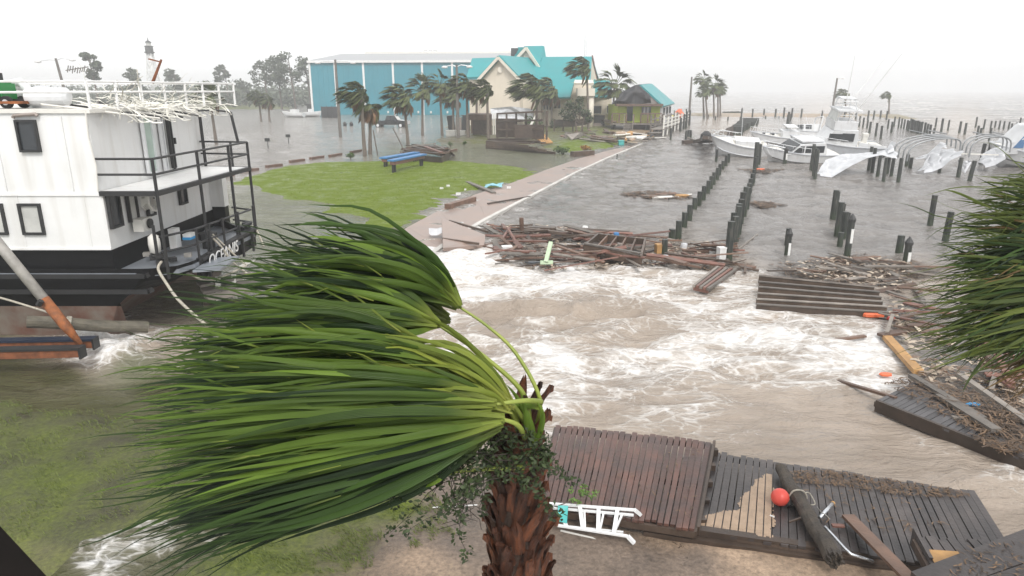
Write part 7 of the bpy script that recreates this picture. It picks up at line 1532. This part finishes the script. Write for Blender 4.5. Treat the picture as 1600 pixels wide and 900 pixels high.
for u in (.42, .65, .87): bar(A2.lerp(B2, u), C2.lerp(D2, u), .03, .03, 'rear_brace', 'ladder_white')
mb = MB(); P = [G(872, 790, .60), G(888, 791, .60), G(886, 818, .42), G(872, 815, .42)]; mb.slab(P, .03); mb.build('top_cap', M['teal_bit'], ld); bar(B_, B_ + Vector((.1, .02, -.1)), .06, .05, 'foot', 'ladder_white'); bar(D_, D_ + Vector((.1, -.03, -.1)), .06, .05, 'foot', 'ladder_white')
pk('white_strip', (876, 829, .2), (935, 843, .2), .035, .012, 'offwhite', 'bowed white strip on the mud below the ladder', 'strip')
# ---- log, buoy, pipes, boards on the slate deck
a, b_ = G(1216, 727, .46), G(1303, 873, .46); lgp = empty('fallen_piling', b_, 'fallen weathered piling lying across the slate boardwalk', 'log')
M['log_bark'] = mat('weathered piling wood', (.075, .06, .045), .7, .6, 2.5, c2=(.025, .02, .017), bump=.8, stretch=(2.5, 2.5, .8), bscale=10)
mb = MB(); nb_ = 18; pts = [a.lerp(b_, i / nb_) + Vector((.012 * math.sin(i * .9), 0, .01 * math.sin(i * 1.3))) for i in range(nb_ + 1)]; mb.tube(pts, [.05] + [.105 + .03 * i / nb_ + random.uniform(-.006, .006) for i in range(nb_)] , 18, jit=.05); mb.build('trunk', M['log_bark'], lgp, smooth=False)
mb = MB(); e = (b_ - a).normalized(); _, x_, y_ = frame(e)
for k in range(46): an = random.uniform(0, 6.28); r_ = .135 * random.random() ** .4; p = b_ + x_ * math.cos(an) * r_ + y_ * math.sin(an) * r_; mb.beam(p - e * .08, p + e * random.uniform(.0, .1), .025, .02)
mb.build('splintered_end', M['log_bark'], lgp)
rope([a.lerp(b_, .40) + x_ * .15 * math.cos(t_ * 1.05) + y_ * .15 * math.sin(t_ * 1.05) for t_ in range(7)], .014, None, 'rope', lgp, 'rope_loop')
rope([a.lerp(b_, .40) + Vector((.12, .02, .08)), a.lerp(b_, .40) + Vector((.24, .1, .02)), a.lerp(b_, .40) + Vector((.28, -.05, -.08)), a.lerp(b_, .46) + Vector((.14, -.02, -.02))], .010, None, 'rope', lgp, 'rope_tail')
c = G(1219, 777, .36); r_ = 15.5 * ppm(c.y); c = G(1219, 777, .32 + r_); by_ = empty('mooring_buoy', c, 'round coral red buoy beside the fallen piling on the deck', 'buoy')
mb = MB(); mb.lathe(c, [(r_ * math.sin(math.pi * i / 14) + .001, -r_ * math.cos(math.pi * i / 14)) for i in range(15)], 24); mb.build('ball', M['red_float'], by_, smooth=True)
d = Vector((.75, -.45, -.45)).normalized(); mb = MB(); mb.tube([c + d * r_ * .88, c + d * r_ * 1.25, c + d * r_ * 1.45], [r_ * .42, r_ * .38, r_ * .15], 12); mb.build('neck', M['rubber'], by_, smooth=True)
a, b_ = G(1281, 809, .40), G(1301, 787, .44); sp_ = empty('metal_tube', a, 'short silver tube with eye bolt lying right of the fallen piling', 'tube'); mb = MB(); mb.tube([a, b_], .03, 10); mb.build('tube', M['chrome'], sp_, smooth=True); mb = MB(); mb.tube([b_, b_ + (b_ - a).normalized() * .03], .034, 10); mb.build('end_cap', M['raw_wood'], sp_)
rope([G(1277, 792, .40), G(1283, 800, .45), G(1292, 806, .42), G(1297, 812, .38)], .007, 'thin bent wire beside the short silver tube', 'steel_grey', name='wire')
pts = [G(1289, 823, .52), G(1303, 838, .5), G(1320, 857, .46), G(1330, 866, .43), G(1345, 871, .38), G(1364, 877, .3)]; mb = MB(); mb.tube(pts, .022, 10); tag(mb.build('bent_pipe', M['chrome'], recenter=True, smooth=True), 'bent chrome pipe lying beside the lower end of the fallen piling', 'pipe')
a, b_ = G(1325, 806, .44), G(1432, 915, .62); mb = MB(); mb.beam(a, b_, .20, .05); tag(mb.build('loose_board', M['brown_wood'], recenter=True), 'wide brown board leaning from the slate deck toward the bottom edge', 'board')
mb = MB(); mb.beam(G(1300, 821, .385), G(1319, 822, .385), .07, .03); tag(mb.build('wood_offcut', M['red_wood'], recenter=True), 'small red brown offcut at the head of the wide board', 'offcut'); mb = MB(); mb.beam(G(1203, 805, .385), G(1210, 808, .385), .02, .015); tag(mb.build('white_scrap', M['white_paint'], recenter=True), 'tiny white scrap on the sand below the buoy', 'scrap'); mb = MB(); mb.beam(G(1233, 816, .40), G(1252, 809, .46), .025, .025); tag(mb.build('short_stick', M['wet_wood'], recenter=True), 'short dark stick under the fallen piling', 'stick')
# ---- broken branch with leaves
br = empty('broken_branch', G(900, 780, .6), 'small broken branch with fresh green leaves on the reddish deck', 'branch'); mb = MB(); P0, P1 = G(873, 790, .62), G(930, 772, .68); mb.tube([P0, G(895, 782, .66), P1], [.009, .007, .003], 5)
fb = MB()
for k in range(9): u = .3 + .7 * random.random(); q = P0.lerp(P1, u); e = q + Vector((random.uniform(-.05, .25), random.uniform(-.12, .2), random.uniform(0, .1))); mb.tube([q, e], [.005, .002], 4); clump(fb, e, .07, 22, .028, .7)
mb.build('twigs', M['bark'], br); fb.build('leaves', leafmat('fresh leaves', (.14, .24, .05), (.05, .10, .02)), br, attr=True, fix=False)
# ---- grass blades on the near bank
def blades(polys, n, m, lab, L=(.05, .13), W=.006):
    mb = MB()
    for poly, share, z in polys:
        xs = [p[0] for p in poly]; ys = [p[1] for p in poly]; P_ = [(G(*p, .1).x, G(*p, .1).y) for p in poly]; ax = [p[0] for p in P_]; ay = [p[1] for p in P_]; t_ = int(n * share)
        X = np.random.uniform(min(ax), max(ax), t_ * 4); Y = np.random.uniform(min(ay), max(ay), t_ * 4); ok = np.where(sdist(X, Y, P_) > 0)[0]; Z = height(X[ok], Y[ok])
        for i, zz in zip(ok, Z):
            if zz < -.02: continue
            nz = mnoise.noise(Vector((X[i] * 1.4, Y[i] * 1.4, 3))) + .6 * mnoise.noise(Vector((X[i] * 5, Y[i] * 5, 1)))
            if nz < .05: continue
            c = Vector((X[i], Y[i], zz - .005)); l = random.uniform(*L); d = Vector((-.5 + random.uniform(-.5, .5), random.uniform(-.4, .4), random.uniform(.3, .9))).normalized() * l; s_ = Vector((random.uniform(-1, 1), random.uniform(-1, 1), 0)).normalized() * W; mb.a = random.random()
            mb.add([c - s_, c + s_, c + d * .6 + s_ * .6, c + d * .6 - s_ * .6, c + d + Vector((-.3 * l, 0, -.15 * l))], [(0, 1, 2, 3), (3, 2, 4)])
    return tag(mb.build('grass', M[m], attr=True, fix=False), lab, 'grass', kind='stuff')
M['grass_blade'] = leafmat('wet grass blades', (.14, .17, .035), (.07, .095, .02))
blades([([(-60, 610), (60, 612), (230, 650), (300, 700), (260, 790), (120, 830), (-60, 860)], .62, 0), ([(330, 860), (420, 790), (560, 770), (680, 770), (720, 840), (560, 900), (330, 900)], .38, 0)], 7000, 'grass_blade', 'short storm flattened grass on the near bank')
M['lawn_blade'] = leafmat('lawn blades', (.22, .26, .04), (.13, .18, .022))
LP = [(420, 276), (470, 262), (600, 254), (690, 252), (830, 268), (790, 292), (700, 313), (640, 334), (600, 342), (545, 334), (450, 305)]
blades([(LP, 1.0, 0)], 9000, 'lawn_blade', 'bright storm soaked grass of the lawn', L=(.06, .13), W=.016)
# dark handrail corner at lower left, close to the viewer
a, b_ = PD(-42, 828, 2.0), PD(56, 936, 1.9); mb = MB(); mb.beam(a, b_, .09, .05); hr = tag(mb.build('handrail', M['dark_timber'], recenter=True), 'dark timber handrail cutting the lower left corner', 'handrail')
# ================================================================== FOREGROUND PALMS
random.seed(99)
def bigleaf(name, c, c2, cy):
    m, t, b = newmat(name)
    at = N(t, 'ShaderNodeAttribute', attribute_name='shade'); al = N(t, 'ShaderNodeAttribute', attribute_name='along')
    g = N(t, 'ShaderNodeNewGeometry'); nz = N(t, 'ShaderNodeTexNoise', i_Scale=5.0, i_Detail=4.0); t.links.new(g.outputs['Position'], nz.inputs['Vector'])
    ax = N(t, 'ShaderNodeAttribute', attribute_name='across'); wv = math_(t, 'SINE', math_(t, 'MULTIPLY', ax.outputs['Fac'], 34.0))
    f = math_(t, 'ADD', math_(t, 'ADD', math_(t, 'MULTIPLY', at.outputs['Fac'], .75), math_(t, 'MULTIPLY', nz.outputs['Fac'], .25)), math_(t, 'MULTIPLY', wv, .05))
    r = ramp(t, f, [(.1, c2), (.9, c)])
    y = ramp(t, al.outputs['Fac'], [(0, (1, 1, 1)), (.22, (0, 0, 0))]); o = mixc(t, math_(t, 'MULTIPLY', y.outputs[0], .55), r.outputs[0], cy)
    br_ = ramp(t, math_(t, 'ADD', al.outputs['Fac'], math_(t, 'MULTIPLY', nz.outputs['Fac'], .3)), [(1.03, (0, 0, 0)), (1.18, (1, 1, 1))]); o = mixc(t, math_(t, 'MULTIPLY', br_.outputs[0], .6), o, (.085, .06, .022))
    t.links.new(o, b.inputs['Base Color']); b.inputs['Roughness'].default_value = .42; b.inputs['Specular IOR Level'].default_value = .22
    bp = N(t, 'ShaderNodeBump', i_Strength=.35, i_Distance=.003); t.links.new(wv, bp.inputs['Height']); t.links.new(bp.outputs[0], b.inputs['Normal'])
    tl = t.nodes.new('ShaderNodeBsdfTranslucent'); t.links.new(o, tl.inputs['Color']); ms = t.nodes.new('ShaderNodeMixShader'); ms.inputs[0].default_value = .18
    t.links.new(b.outputs[0], ms.inputs[1]); t.links.new(tl.outputs[0], ms.inputs[2]); t.links.new(ms.outputs[0], t.nodes['Material Output'].inputs['Surface'])
    return m
M['frond_green'] = bigleaf('sabal frond green', (.125, .20, .024), (.006, .020, .003), (.30, .34, .06))  # near-black end paints the deep shade between blades
M['frond_shaded'] = bigleaf('sabal frond shaded', (.045, .088, .014), (.004, .011, .003), (.20, .24, .05))  # darkened green: shade painted into the back and lower fans
M['frond_right'] = bigleaf('right palm frond', (.12, .15, .026), (.018, .034, .008), (.20, .20, .05))
M['frond_young'] = bigleaf('young yellow green frond', (.22, .26, .035), (.035, .07, .010), (.36, .36, .08))
M['frond_brown'] = bigleaf('dying frond', (.19, .12, .04), (.06, .04, .018), (.25, .18, .06))
M['petiole'] = mat('yellow green petiole', (.26, .30, .05), .5, .25, 4, c2=(.15, .20, .03))
M['boot'] = mat('rusty leaf base', (.13, .042, .016), .5, .6, 9, c2=(.010, .006, .005), bump=.8, stretch=(4, 4, .6), objvar=.65)
M['fibre'] = mat('dark trunk fibre', (.05, .028, .018), .9, .5, 9, bump=.8)
class Blades:
    def __init__(s): s.wob = 0; s.v = []; s.f = []; s.sh = []; s.al = []; s.ac = []
    def blade(s, p0, p1, p2, w, seg=9, twist=0, droop=0, shade=.5, fold=.35, nrm=None):
        n0 = len(s.v); a_ = s.wob; s.wx = Vector((0, random.gauss(0, a_), random.gauss(0, a_))); s.wy = Vector((random.gauss(0, a_ * .5), random.gauss(0, a_ * .5), random.gauss(0, a_ * .7))); s.wf = random.uniform(3, 7); s.wp = random.uniform(-.5, .5); d0 = (p2 - p0).normalized(); nr = nrm if nrm is not None else Vector((0, -1, .6)).normalized()
        for i in range(seg + 1):
            t = i / seg; p = p0 * (1 - t) ** 2 + p1 * 2 * t * (1 - t) + p2 * t * t
            d = ((p1 - p0) * (1 - t) + (p2 - p1) * t).normalized(); p = p + Vector((0, 0, -droop * t ** 3)) + (s.wx * math.sin(s.wf * t + s.wp) + s.wy * t * math.sin(s.wf * 1.7 * t)) * t ** .7
            sd = d.cross(nr)
            if sd.length < 1e-3: sd = d.cross(Vector((0, 0, 1)))
            sd.normalize(); up = sd.cross(d).normalized(); a = twist * (t - .2); sd, up = sd * math.cos(a) + up * math.sin(a), up * math.cos(a) - sd * math.sin(a)
            ww = w * min(1, .30 + 2.6 * t) * (1 - t ** 2.2) ** .8 + .0008
            s.v += [p - sd * ww * .5 - up * ww * fold, p + up * 0.0, p + sd * ww * .5 - up * ww * fold]; s.sh += [shade] * 3; s.al += [t] * 3; s.ac += [0, .5, 1]
            if i:
                b_ = n0 + (i - 1) * 3; s.f += [(b_, b_ + 1, b_ + 4, b_ + 3), (b_ + 1, b_ + 2, b_ + 5, b_ + 4)]
    def build(s, name, m, parent):
        o = wloc(parent); me = bpy.data.meshes.new(name); me.from_pydata([tuple(v - o) for v in s.v], [], s.f); me.materials.append(m)
        for nm, L in (('shade', s.sh), ('along', s.al), ('across', s.ac)): at = me.attributes.new(nm, 'FLOAT', 'POINT'); at.data.foreach_set('value', L)
        me.polygons.foreach_set('use_smooth', [True] * len(me.polygons)); me.update(); return link(name, me, parent)
def fan(parent, h, tips, n, w, m, dh=3.2, dt=(3.0, 3.6), bulge=(0, -40), lens=(.75, 1.04), spread=14, droop=.06, petiole=None, pr=.012, jit=22, dark=0, drop=0):  # dark: painted shade, lowers the blade tone of rear fans
    """one blown fan frond: hastula h (photo bearing), tip curve tips, n blades"""
    B = Blades(); B.wob = .016 * dh / 3.2; H0 = PD(h[0], h[1], dh); n = int(n * 1.3)
    nt_ = len(tips) - 1
    for k in range(n):
        u = (k + random.uniform(-.4, .4)) / (n - 1); u = min(1, max(0, u)); s_ = u * nt_; i = min(int(s_), nt_ - 1); f = s_ - i
        tx = tips[i][0] + (tips[i + 1][0] - tips[i][0]) * f + random.gauss(0, jit); ty = tips[i][1] + (tips[i + 1][1] - tips[i][1]) * f + random.gauss(0, jit * .8)
        l = random.uniform(*lens)
        if random.random() < .18: l *= random.uniform(.6, .9)
        tx = h[0] + (tx - h[0]) * l; ty = h[1] + (ty - h[1]) * l
        D1 = random.uniform(*dt); off = (u - .5) * 2 * spread
        p0 = PD(h[0] + random.uniform(-5, 5), h[1] + off * .45 + random.uniform(-3, 3), dh + random.uniform(-.05, .05)); p2 = PD(tx, ty, D1)
        mx, my = h[0] + (tx - h[0]) * .45 + bulge[0], h[1] + (ty - h[1]) * .45 + bulge[1] * (1 - .5 * abs(u - .3)) + off * 1.4
        p1 = PD(mx + random.gauss(0, 16), my + random.gauss(0, 15), dh * .55 + D1 * .45 - .08 + random.uniform(-.16, .16))
        nr = Vector((random.uniform(-.5, .5), -1, random.uniform(-.2, 1.3))).normalized()
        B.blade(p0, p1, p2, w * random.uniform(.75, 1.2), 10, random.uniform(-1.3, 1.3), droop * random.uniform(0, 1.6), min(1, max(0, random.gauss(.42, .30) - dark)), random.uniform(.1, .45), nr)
    for k in range(n // 3):      # split filaments and torn slivers along the windward edge
        u = random.random(); s_ = u * nt_; i = min(int(s_), nt_ - 1); f = s_ - i; tx = tips[i][0] + (tips[i + 1][0] - tips[i][0]) * f + random.gauss(0, jit * 1.6); ty = tips[i][1] + (tips[i + 1][1] - tips[i][1]) * f + random.gauss(0, jit * 1.6); D1 = random.uniform(*dt)
        st = random.uniform(.4, .75); q0 = PD(h[0] + (tx - h[0]) * st, h[1] + (ty - h[1]) * st + random.gauss(0, 10), dh * (1 - st) + D1 * st - .05); q2 = PD(tx + random.gauss(-8, 14), ty + random.gauss(0, 16), D1); B.blade(q0, q0.lerp(q2, .5) + Vector((0, random.gauss(0, .03), random.gauss(0, .03))), q2, w * random.uniform(.15, .4), 6, random.uniform(-1, 1), droop, random.random() * .7, .2)
    fr_ = B.build('frond', M[m], parent)
    if petiole:
        P_ = [PD(*q) for q in petiole]; pts = []
        for i in range(len(P_) - 1):
            q0, q1, q2, q3 = P_[max(i - 1, 0)], P_[i], P_[i + 1], P_[min(i + 2, len(P_) - 1)]
            for k in range(6): t_ = k / 6; pts.append(.5 * ((2 * q1) + (q2 - q0) * t_ + (2 * q0 - 5 * q1 + 4 * q2 - q3) * t_ ** 2 + (3 * q1 - q0 - 3 * q2 + q3) * t_ ** 3))
        pts.append(P_[-1]); mb = MB(); nn = len(pts); mb.tube(pts, [pr * 1.6 - pr * .8 * i / (nn - 1) for i in range(nn)], 7); mb.build('petiole', M['petiole'], fr_, smooth=True)
    return fr_
top = PD(808, 655, 3.45); base = Vector((top.x + .02, top.y, 0))
pm = empty('palm_tree', base, 'big shaggy palm in front with fronds blown left like hair', 'palm tree')
mb = MB(); nz_ = 26; mb.tube([base.lerp(top, i / (nz_ - 1)) + Vector((.01 * math.sin(i), 0, -.3 * (i == 0))) for i in range(nz_)], [.15 if i < 20 else .15 - .012 * (i - 19) for i in range(nz_)], 16, jit=.08); mb.build('trunk', M['fibre'], pm)
# leaf bases ("boots") clasping the trunk
def boot_mesh(seed):
    random.seed(seed); L = random.uniform(.24, .40); mb = MB(); rows = []; n = 6; split = random.uniform(.2, .6)
    for i in range(n + 1):
        t = i / n; w_ = .058 * (1 - .62 * t) * (1 if i < n else random.uniform(.15, .6)); out = .010 + .075 * t ** 1.8 * random.uniform(.8, 1.2); z_ = L * t
        rows.append([(-w_, out - .012 * (1 - t) - .012, z_ + random.uniform(-.03, .03)), (-w_ * .5, out + .006, z_ + random.uniform(-.005, .03) * (i == n)), (0, out + .012, z_ - (.05 * split * 3 if i == n else 0)), (w_ * .5, out + .006, z_ + random.uniform(-.005, .03) * (i == n)), (w_, out - .012 * (1 - t) - .012, z_ + random.uniform(-.01, .015))])
    mb.grid(rows); back = [[(x_, y_ - .016, z_) for x_, y_, z_ in r] for r in rows]; mb.grid([r[::-1] for r in back])
    o = mb.build('leaf_base', M['boot'], fix=False); me = o.data; bpy.data.objects.remove(o); return me
BM = [boot_mesh(400 + k) for k in range(7)]; random.seed(123)
z_ = 1.2; k = 0
while z_ < top.z - .02:
    a = k * 2.39996 + random.uniform(-.2, .2); u = (z_ - 1.2) / (top.z - 1.2); r_ = .128 if u < .75 else .128 - .06 * (u - .75) / .25
    o = link('leaf_base', random.choice(BM), pm, Vector((math.cos(a) * r_, math.sin(a) * r_, z_)) + Vector((top.x - base.x, 0, 0)) * (z_ / top.z))
    o.rotation_euler = (random.uniform(-.28, .12), random.uniform(-.35, .35), a - math.pi / 2); s_ = random.uniform(.6, 1.1) * (1.1 if u < .6 else .8); o.scale = (s_, s_, s_ * random.uniform(.8, 1.15))
    z_ += .0092 if z_ > 3.4 else .05; k += 1
# crown, front to back: (hastula, tip curve, blades, width, material, ...)
W_ = .035
fan(pm, (752, 640), [(250, 560), (222, 640), (215, 720), (235, 820)], 50, W_, 'frond_shaded', 3.45, (3.3, 3.9), (0, -10), dark=.15)
fan(pm, (700, 500), [(420, 380), (330, 440), (300, 500), (270, 560)], 44, W_, 'frond_shaded', 3.5, (3.4, 3.9), (0, -20), dark=.15)
fan(pm, (640, 560), [(300, 480), (250, 560), (230, 640)], 36, W_, 'frond_shaded', 3.45, (3.3, 3.8), (0, -20), dark=.2)
fan(pm, (717, 478), [(480, 322), (430, 352), (395, 392), (350, 440)], 40, .032, 'frond_shaded', 3.35, (3.1, 3.6), (35, -62), spread=8, petiole=[(836, 672, 3.42), (843, 622, 3.3), (806, 552, 3.3), (762, 510, 3.33), (718, 480, 3.35)], pr=.0075, jit=14, droop=.02)
fan(pm, (716, 476), [(500, 350), (450, 380), (420, 420)], 22, .036, 'frond_green', 3.3, (3.0, 3.4), (32, -48), spread=8, jit=14, droop=.02)
fan(pm, (684, 506), [(420, 395), (350, 430), (310, 480), (300, 520)], 36, .034, 'frond_green', 3.25, (3.0, 3.5), (30, -34), spread=10, petiole=[(826, 690, 3.42), (820, 620, 3.3), (760, 560, 3.25), (684, 507, 3.25)], pr=.010, jit=16)
fan(pm, (650, 536), [(330, 440), (280, 500), (250, 545)], 34, .034, 'frond_green', 3.2, (2.95, 3.4), (10, -22), spread=12, petiole=[(815, 680, 3.42), (790, 620, 3.25), (720, 565, 3.2), (650, 537, 3.2)], pr=.010)
fan(pm, (700, 575), [(300, 500), (250, 545), (235, 600)], 36, .035, 'frond_green', 3.15, (2.9, 3.35), (0, -26), spread=14, petiole=[(812, 670, 3.4), (780, 620, 3.2), (700, 576, 3.15)], pr=.010)
fan(pm, (752, 612), [(255, 535), (228, 590), (216, 650)], 40, W_, 'frond_green', 3.12, (2.85, 3.3), (0, -22), petiole=[(822, 665, 3.38), (800, 632, 3.2), (752, 612, 3.12)], pr=.009)
fan(pm, (772, 632), [(222, 590), (212, 660), (210, 720)], 44, W_, 'frond_green', 3.08, (2.8, 3.25), (0, -20), petiole=[(845, 628, 3.3), (820, 626, 3.15), (772, 632, 3.08)], pr=.010)
fan(pm, (784, 655), [(214, 650), (210, 730), (222, 790)], 44, W_, 'frond_green', 3.05, (2.85, 3.25), (0, 0), petiole=[(822, 690, 3.38), (810, 665, 3.15), (784, 655, 3.05)], pr=.010)
fan(pm, (782, 660), [(212, 720), (218, 790), (245, 850)], 44, W_, 'frond_shaded', 3.1, (2.95, 3.4), (10, 26), spread=16)
fan(pm, (778, 664), [(225, 790), (250, 850), (300, 868)], 40, W_, 'frond_shaded', 3.15, (3.0, 3.5), (30, 50), spread=16)
fan(pm, (770, 660), [(220, 740), (240, 820), (280, 858)], 40, W_, 'frond_shaded', 3.4, (3.2, 3.8), (20, 30), spread=16, dark=.2)
fan(pm, (705, 738), [(600, 752), (560, 775)], 5, .040, 'frond_green', 3.25, (3.2, 3.3), (0, -2), spread=4, jit=5, petiole=[(818, 730, 3.4), (760, 733, 3.3), (705, 738, 3.25)], pr=.009)
fan(pm, (800, 634), [(520, 455), (470, 520), (440, 580)], 30, .026, 'frond_young', 3.18, (3.0, 3.3), (20, -34), spread=10, jit=18, lens=(.6, 1.05))
fan(pm, (796, 640), [(540, 500), (500, 560), (480, 610)], 26, .026, 'frond_young', 3.14, (2.95, 3.25), (24, -40), spread=10, jit=16, lens=(.5, 1.0))
# curled young leaves at the crown heart
for (p0, p1, p2, w_) in (((836, 690), (858, 650), (838, 628), .03), ((828, 700), (852, 672), (848, 640), .03), ((822, 690), (826, 650), (812, 612), .03), ((845, 640), (815, 622), (775, 640), .035), ((846, 634), (800, 632), (740, 645), .035), ((838, 700), (828, 640), (790, 600), .035)):
    B = Blades(); B.blade(PD(*p0, 3.32), PD(*p1, 3.25), PD(*p2, 3.22), w_, 10, .8, 0, random.uniform(.5, 1), .3); B.build('spear_leaf', M['frond_green'], pm)
# ---- vine on the palm
vn = empty('climbing_vine', PD(780, 700, 3.25), 'leafy vine tangled round the top of the big palm trunk', 'vine')
sb = MB(); fb = MB()
for k in range(24):
    left = random.random() < .66
    q = PD(random.uniform(740, 830), random.uniform(670, 740), 3.22); pts = [q]; d = Vector((-1 if left else .8, random.uniform(-.3, .3), random.uniform(-.45, .2)))
    for i in range(6): d = (d + Vector((random.uniform(-.5, .5), random.uniform(-.4, .4), random.uniform(-.55, .4)))).normalized(); pts.append(pts[-1] + d * (.085 if left else .055))
    sb.tube(pts, [.003, .0025, .002, .002, .0015, .0015, .001], 4)
    for p in pts[1:]: clump(fb, p, .042, 18, .016, .9)
for k in range(14): q = PD(random.uniform(690, 750), random.uniform(720, 750), 3.25); pts = [q + Vector((random.uniform(-.02, .02) * i, 0, -.055 * i)) for i in range(6)]; sb.tube(pts, .0018, 4)
sb.build('stem', mat('dark vine stem', (.035, .025, .02), .8), vn); fb.build('leaves', leafmat('vine leaves', (.045, .065, .022), (.014, .022, .009)), vn, attr=True, fix=False)
# ---- palm at the right edge
rtop = PD(1765, 430, 6.1); rb = Vector((rtop.x, rtop.y, 0)); rp = empty('palm_tree', rb, 'wind whipped palm entering at the right edge with yellowing tips', 'palm tree')
mb = MB(); mb.tube([rb.lerp(rtop, i / 14) for i in range(15)], [.2] * 15, 14, jit=.1); mb.build('trunk', M['fibre'], rp)
RF = [((1690, 340), [(1600, 250), (1545, 262), (1500, 300)], 30, 'frond_right', (0, -34)), ((1700, 380), [(1560, 270), (1500, 300), (1478, 350)], 32, 'frond_right', (0, -30)), ((1700, 410), [(1500, 310), (1470, 370), (1450, 420)], 32, 'frond_right', (0, -26)), ((1705, 440), [(1480, 360), (1452, 430), (1440, 470)], 32, 'frond_right', (0, -20)), ((1705, 470), [(1455, 430), (1432, 490), (1428, 535)], 32, 'frond_right', (0, -16)), ((1700, 490), [(1440, 490), (1425, 540), (1470, 555)], 30, 'frond_right', (0, 0)),
      ((1700, 500), [(1450, 545), (1500, 560), (1560, 560)], 26, 'frond_right', (10, 14)), ((1690, 470), [(1520, 520), (1560, 560), (1600, 570)], 24, 'frond_shaded', (10, 14)), ((1720, 420), [(1520, 330), (1480, 430), (1470, 520)], 40, 'frond_shaded', (0, -10)), ((1700, 360), [(1570, 300), (1540, 380), (1530, 440)], 34, 'frond_shaded', (0, -20)), ((1720, 440), [(1500, 380), (1470, 460), (1500, 540)], 40, 'frond_shaded', (0, 0)), ((1690, 400), [(1500, 290), (1530, 400), (1450, 520)], 12, 'frond_brown', (0, -12)), ((1690, 520), [(1530, 570), (1560, 600), (1590, 610)], 26, 'frond_brown', (20, 10)), ((1690, 330), [(1610, 262), (1570, 300), (1550, 340)], 24, 'frond_right', (0, -30))]
for h, tips, n, m_, bl in RF: fan(rp, h, tips, n, .036, m_, 6.0 + random.uniform(-.2, .3), (5.6, 6.5), bl, spread=16, jit=14, droop=.12, petiole=[(1765, 430, 6.1), ((1765 + h[0]) / 2, (430 + h[1]) / 2 - 15, 6.0), (h[0], h[1], 6.0)], pr=.012)
B = Blades(); B.blade(PD(1560, 330, 5.9), PD(1500, 300, 5.8), PD(1478, 288, 5.8), .03, 8, .3, .05, .6); B.build('stray_leaf', M['frond_right'], rp); B = Blades(); B.blade(PD(1540, 560, 5.9), PD(1520, 585, 5.8), PD(1506, 604, 5.8), .03, 8, .3, .05, .1); B.build('stray_leaf', M['frond_right'], rp)
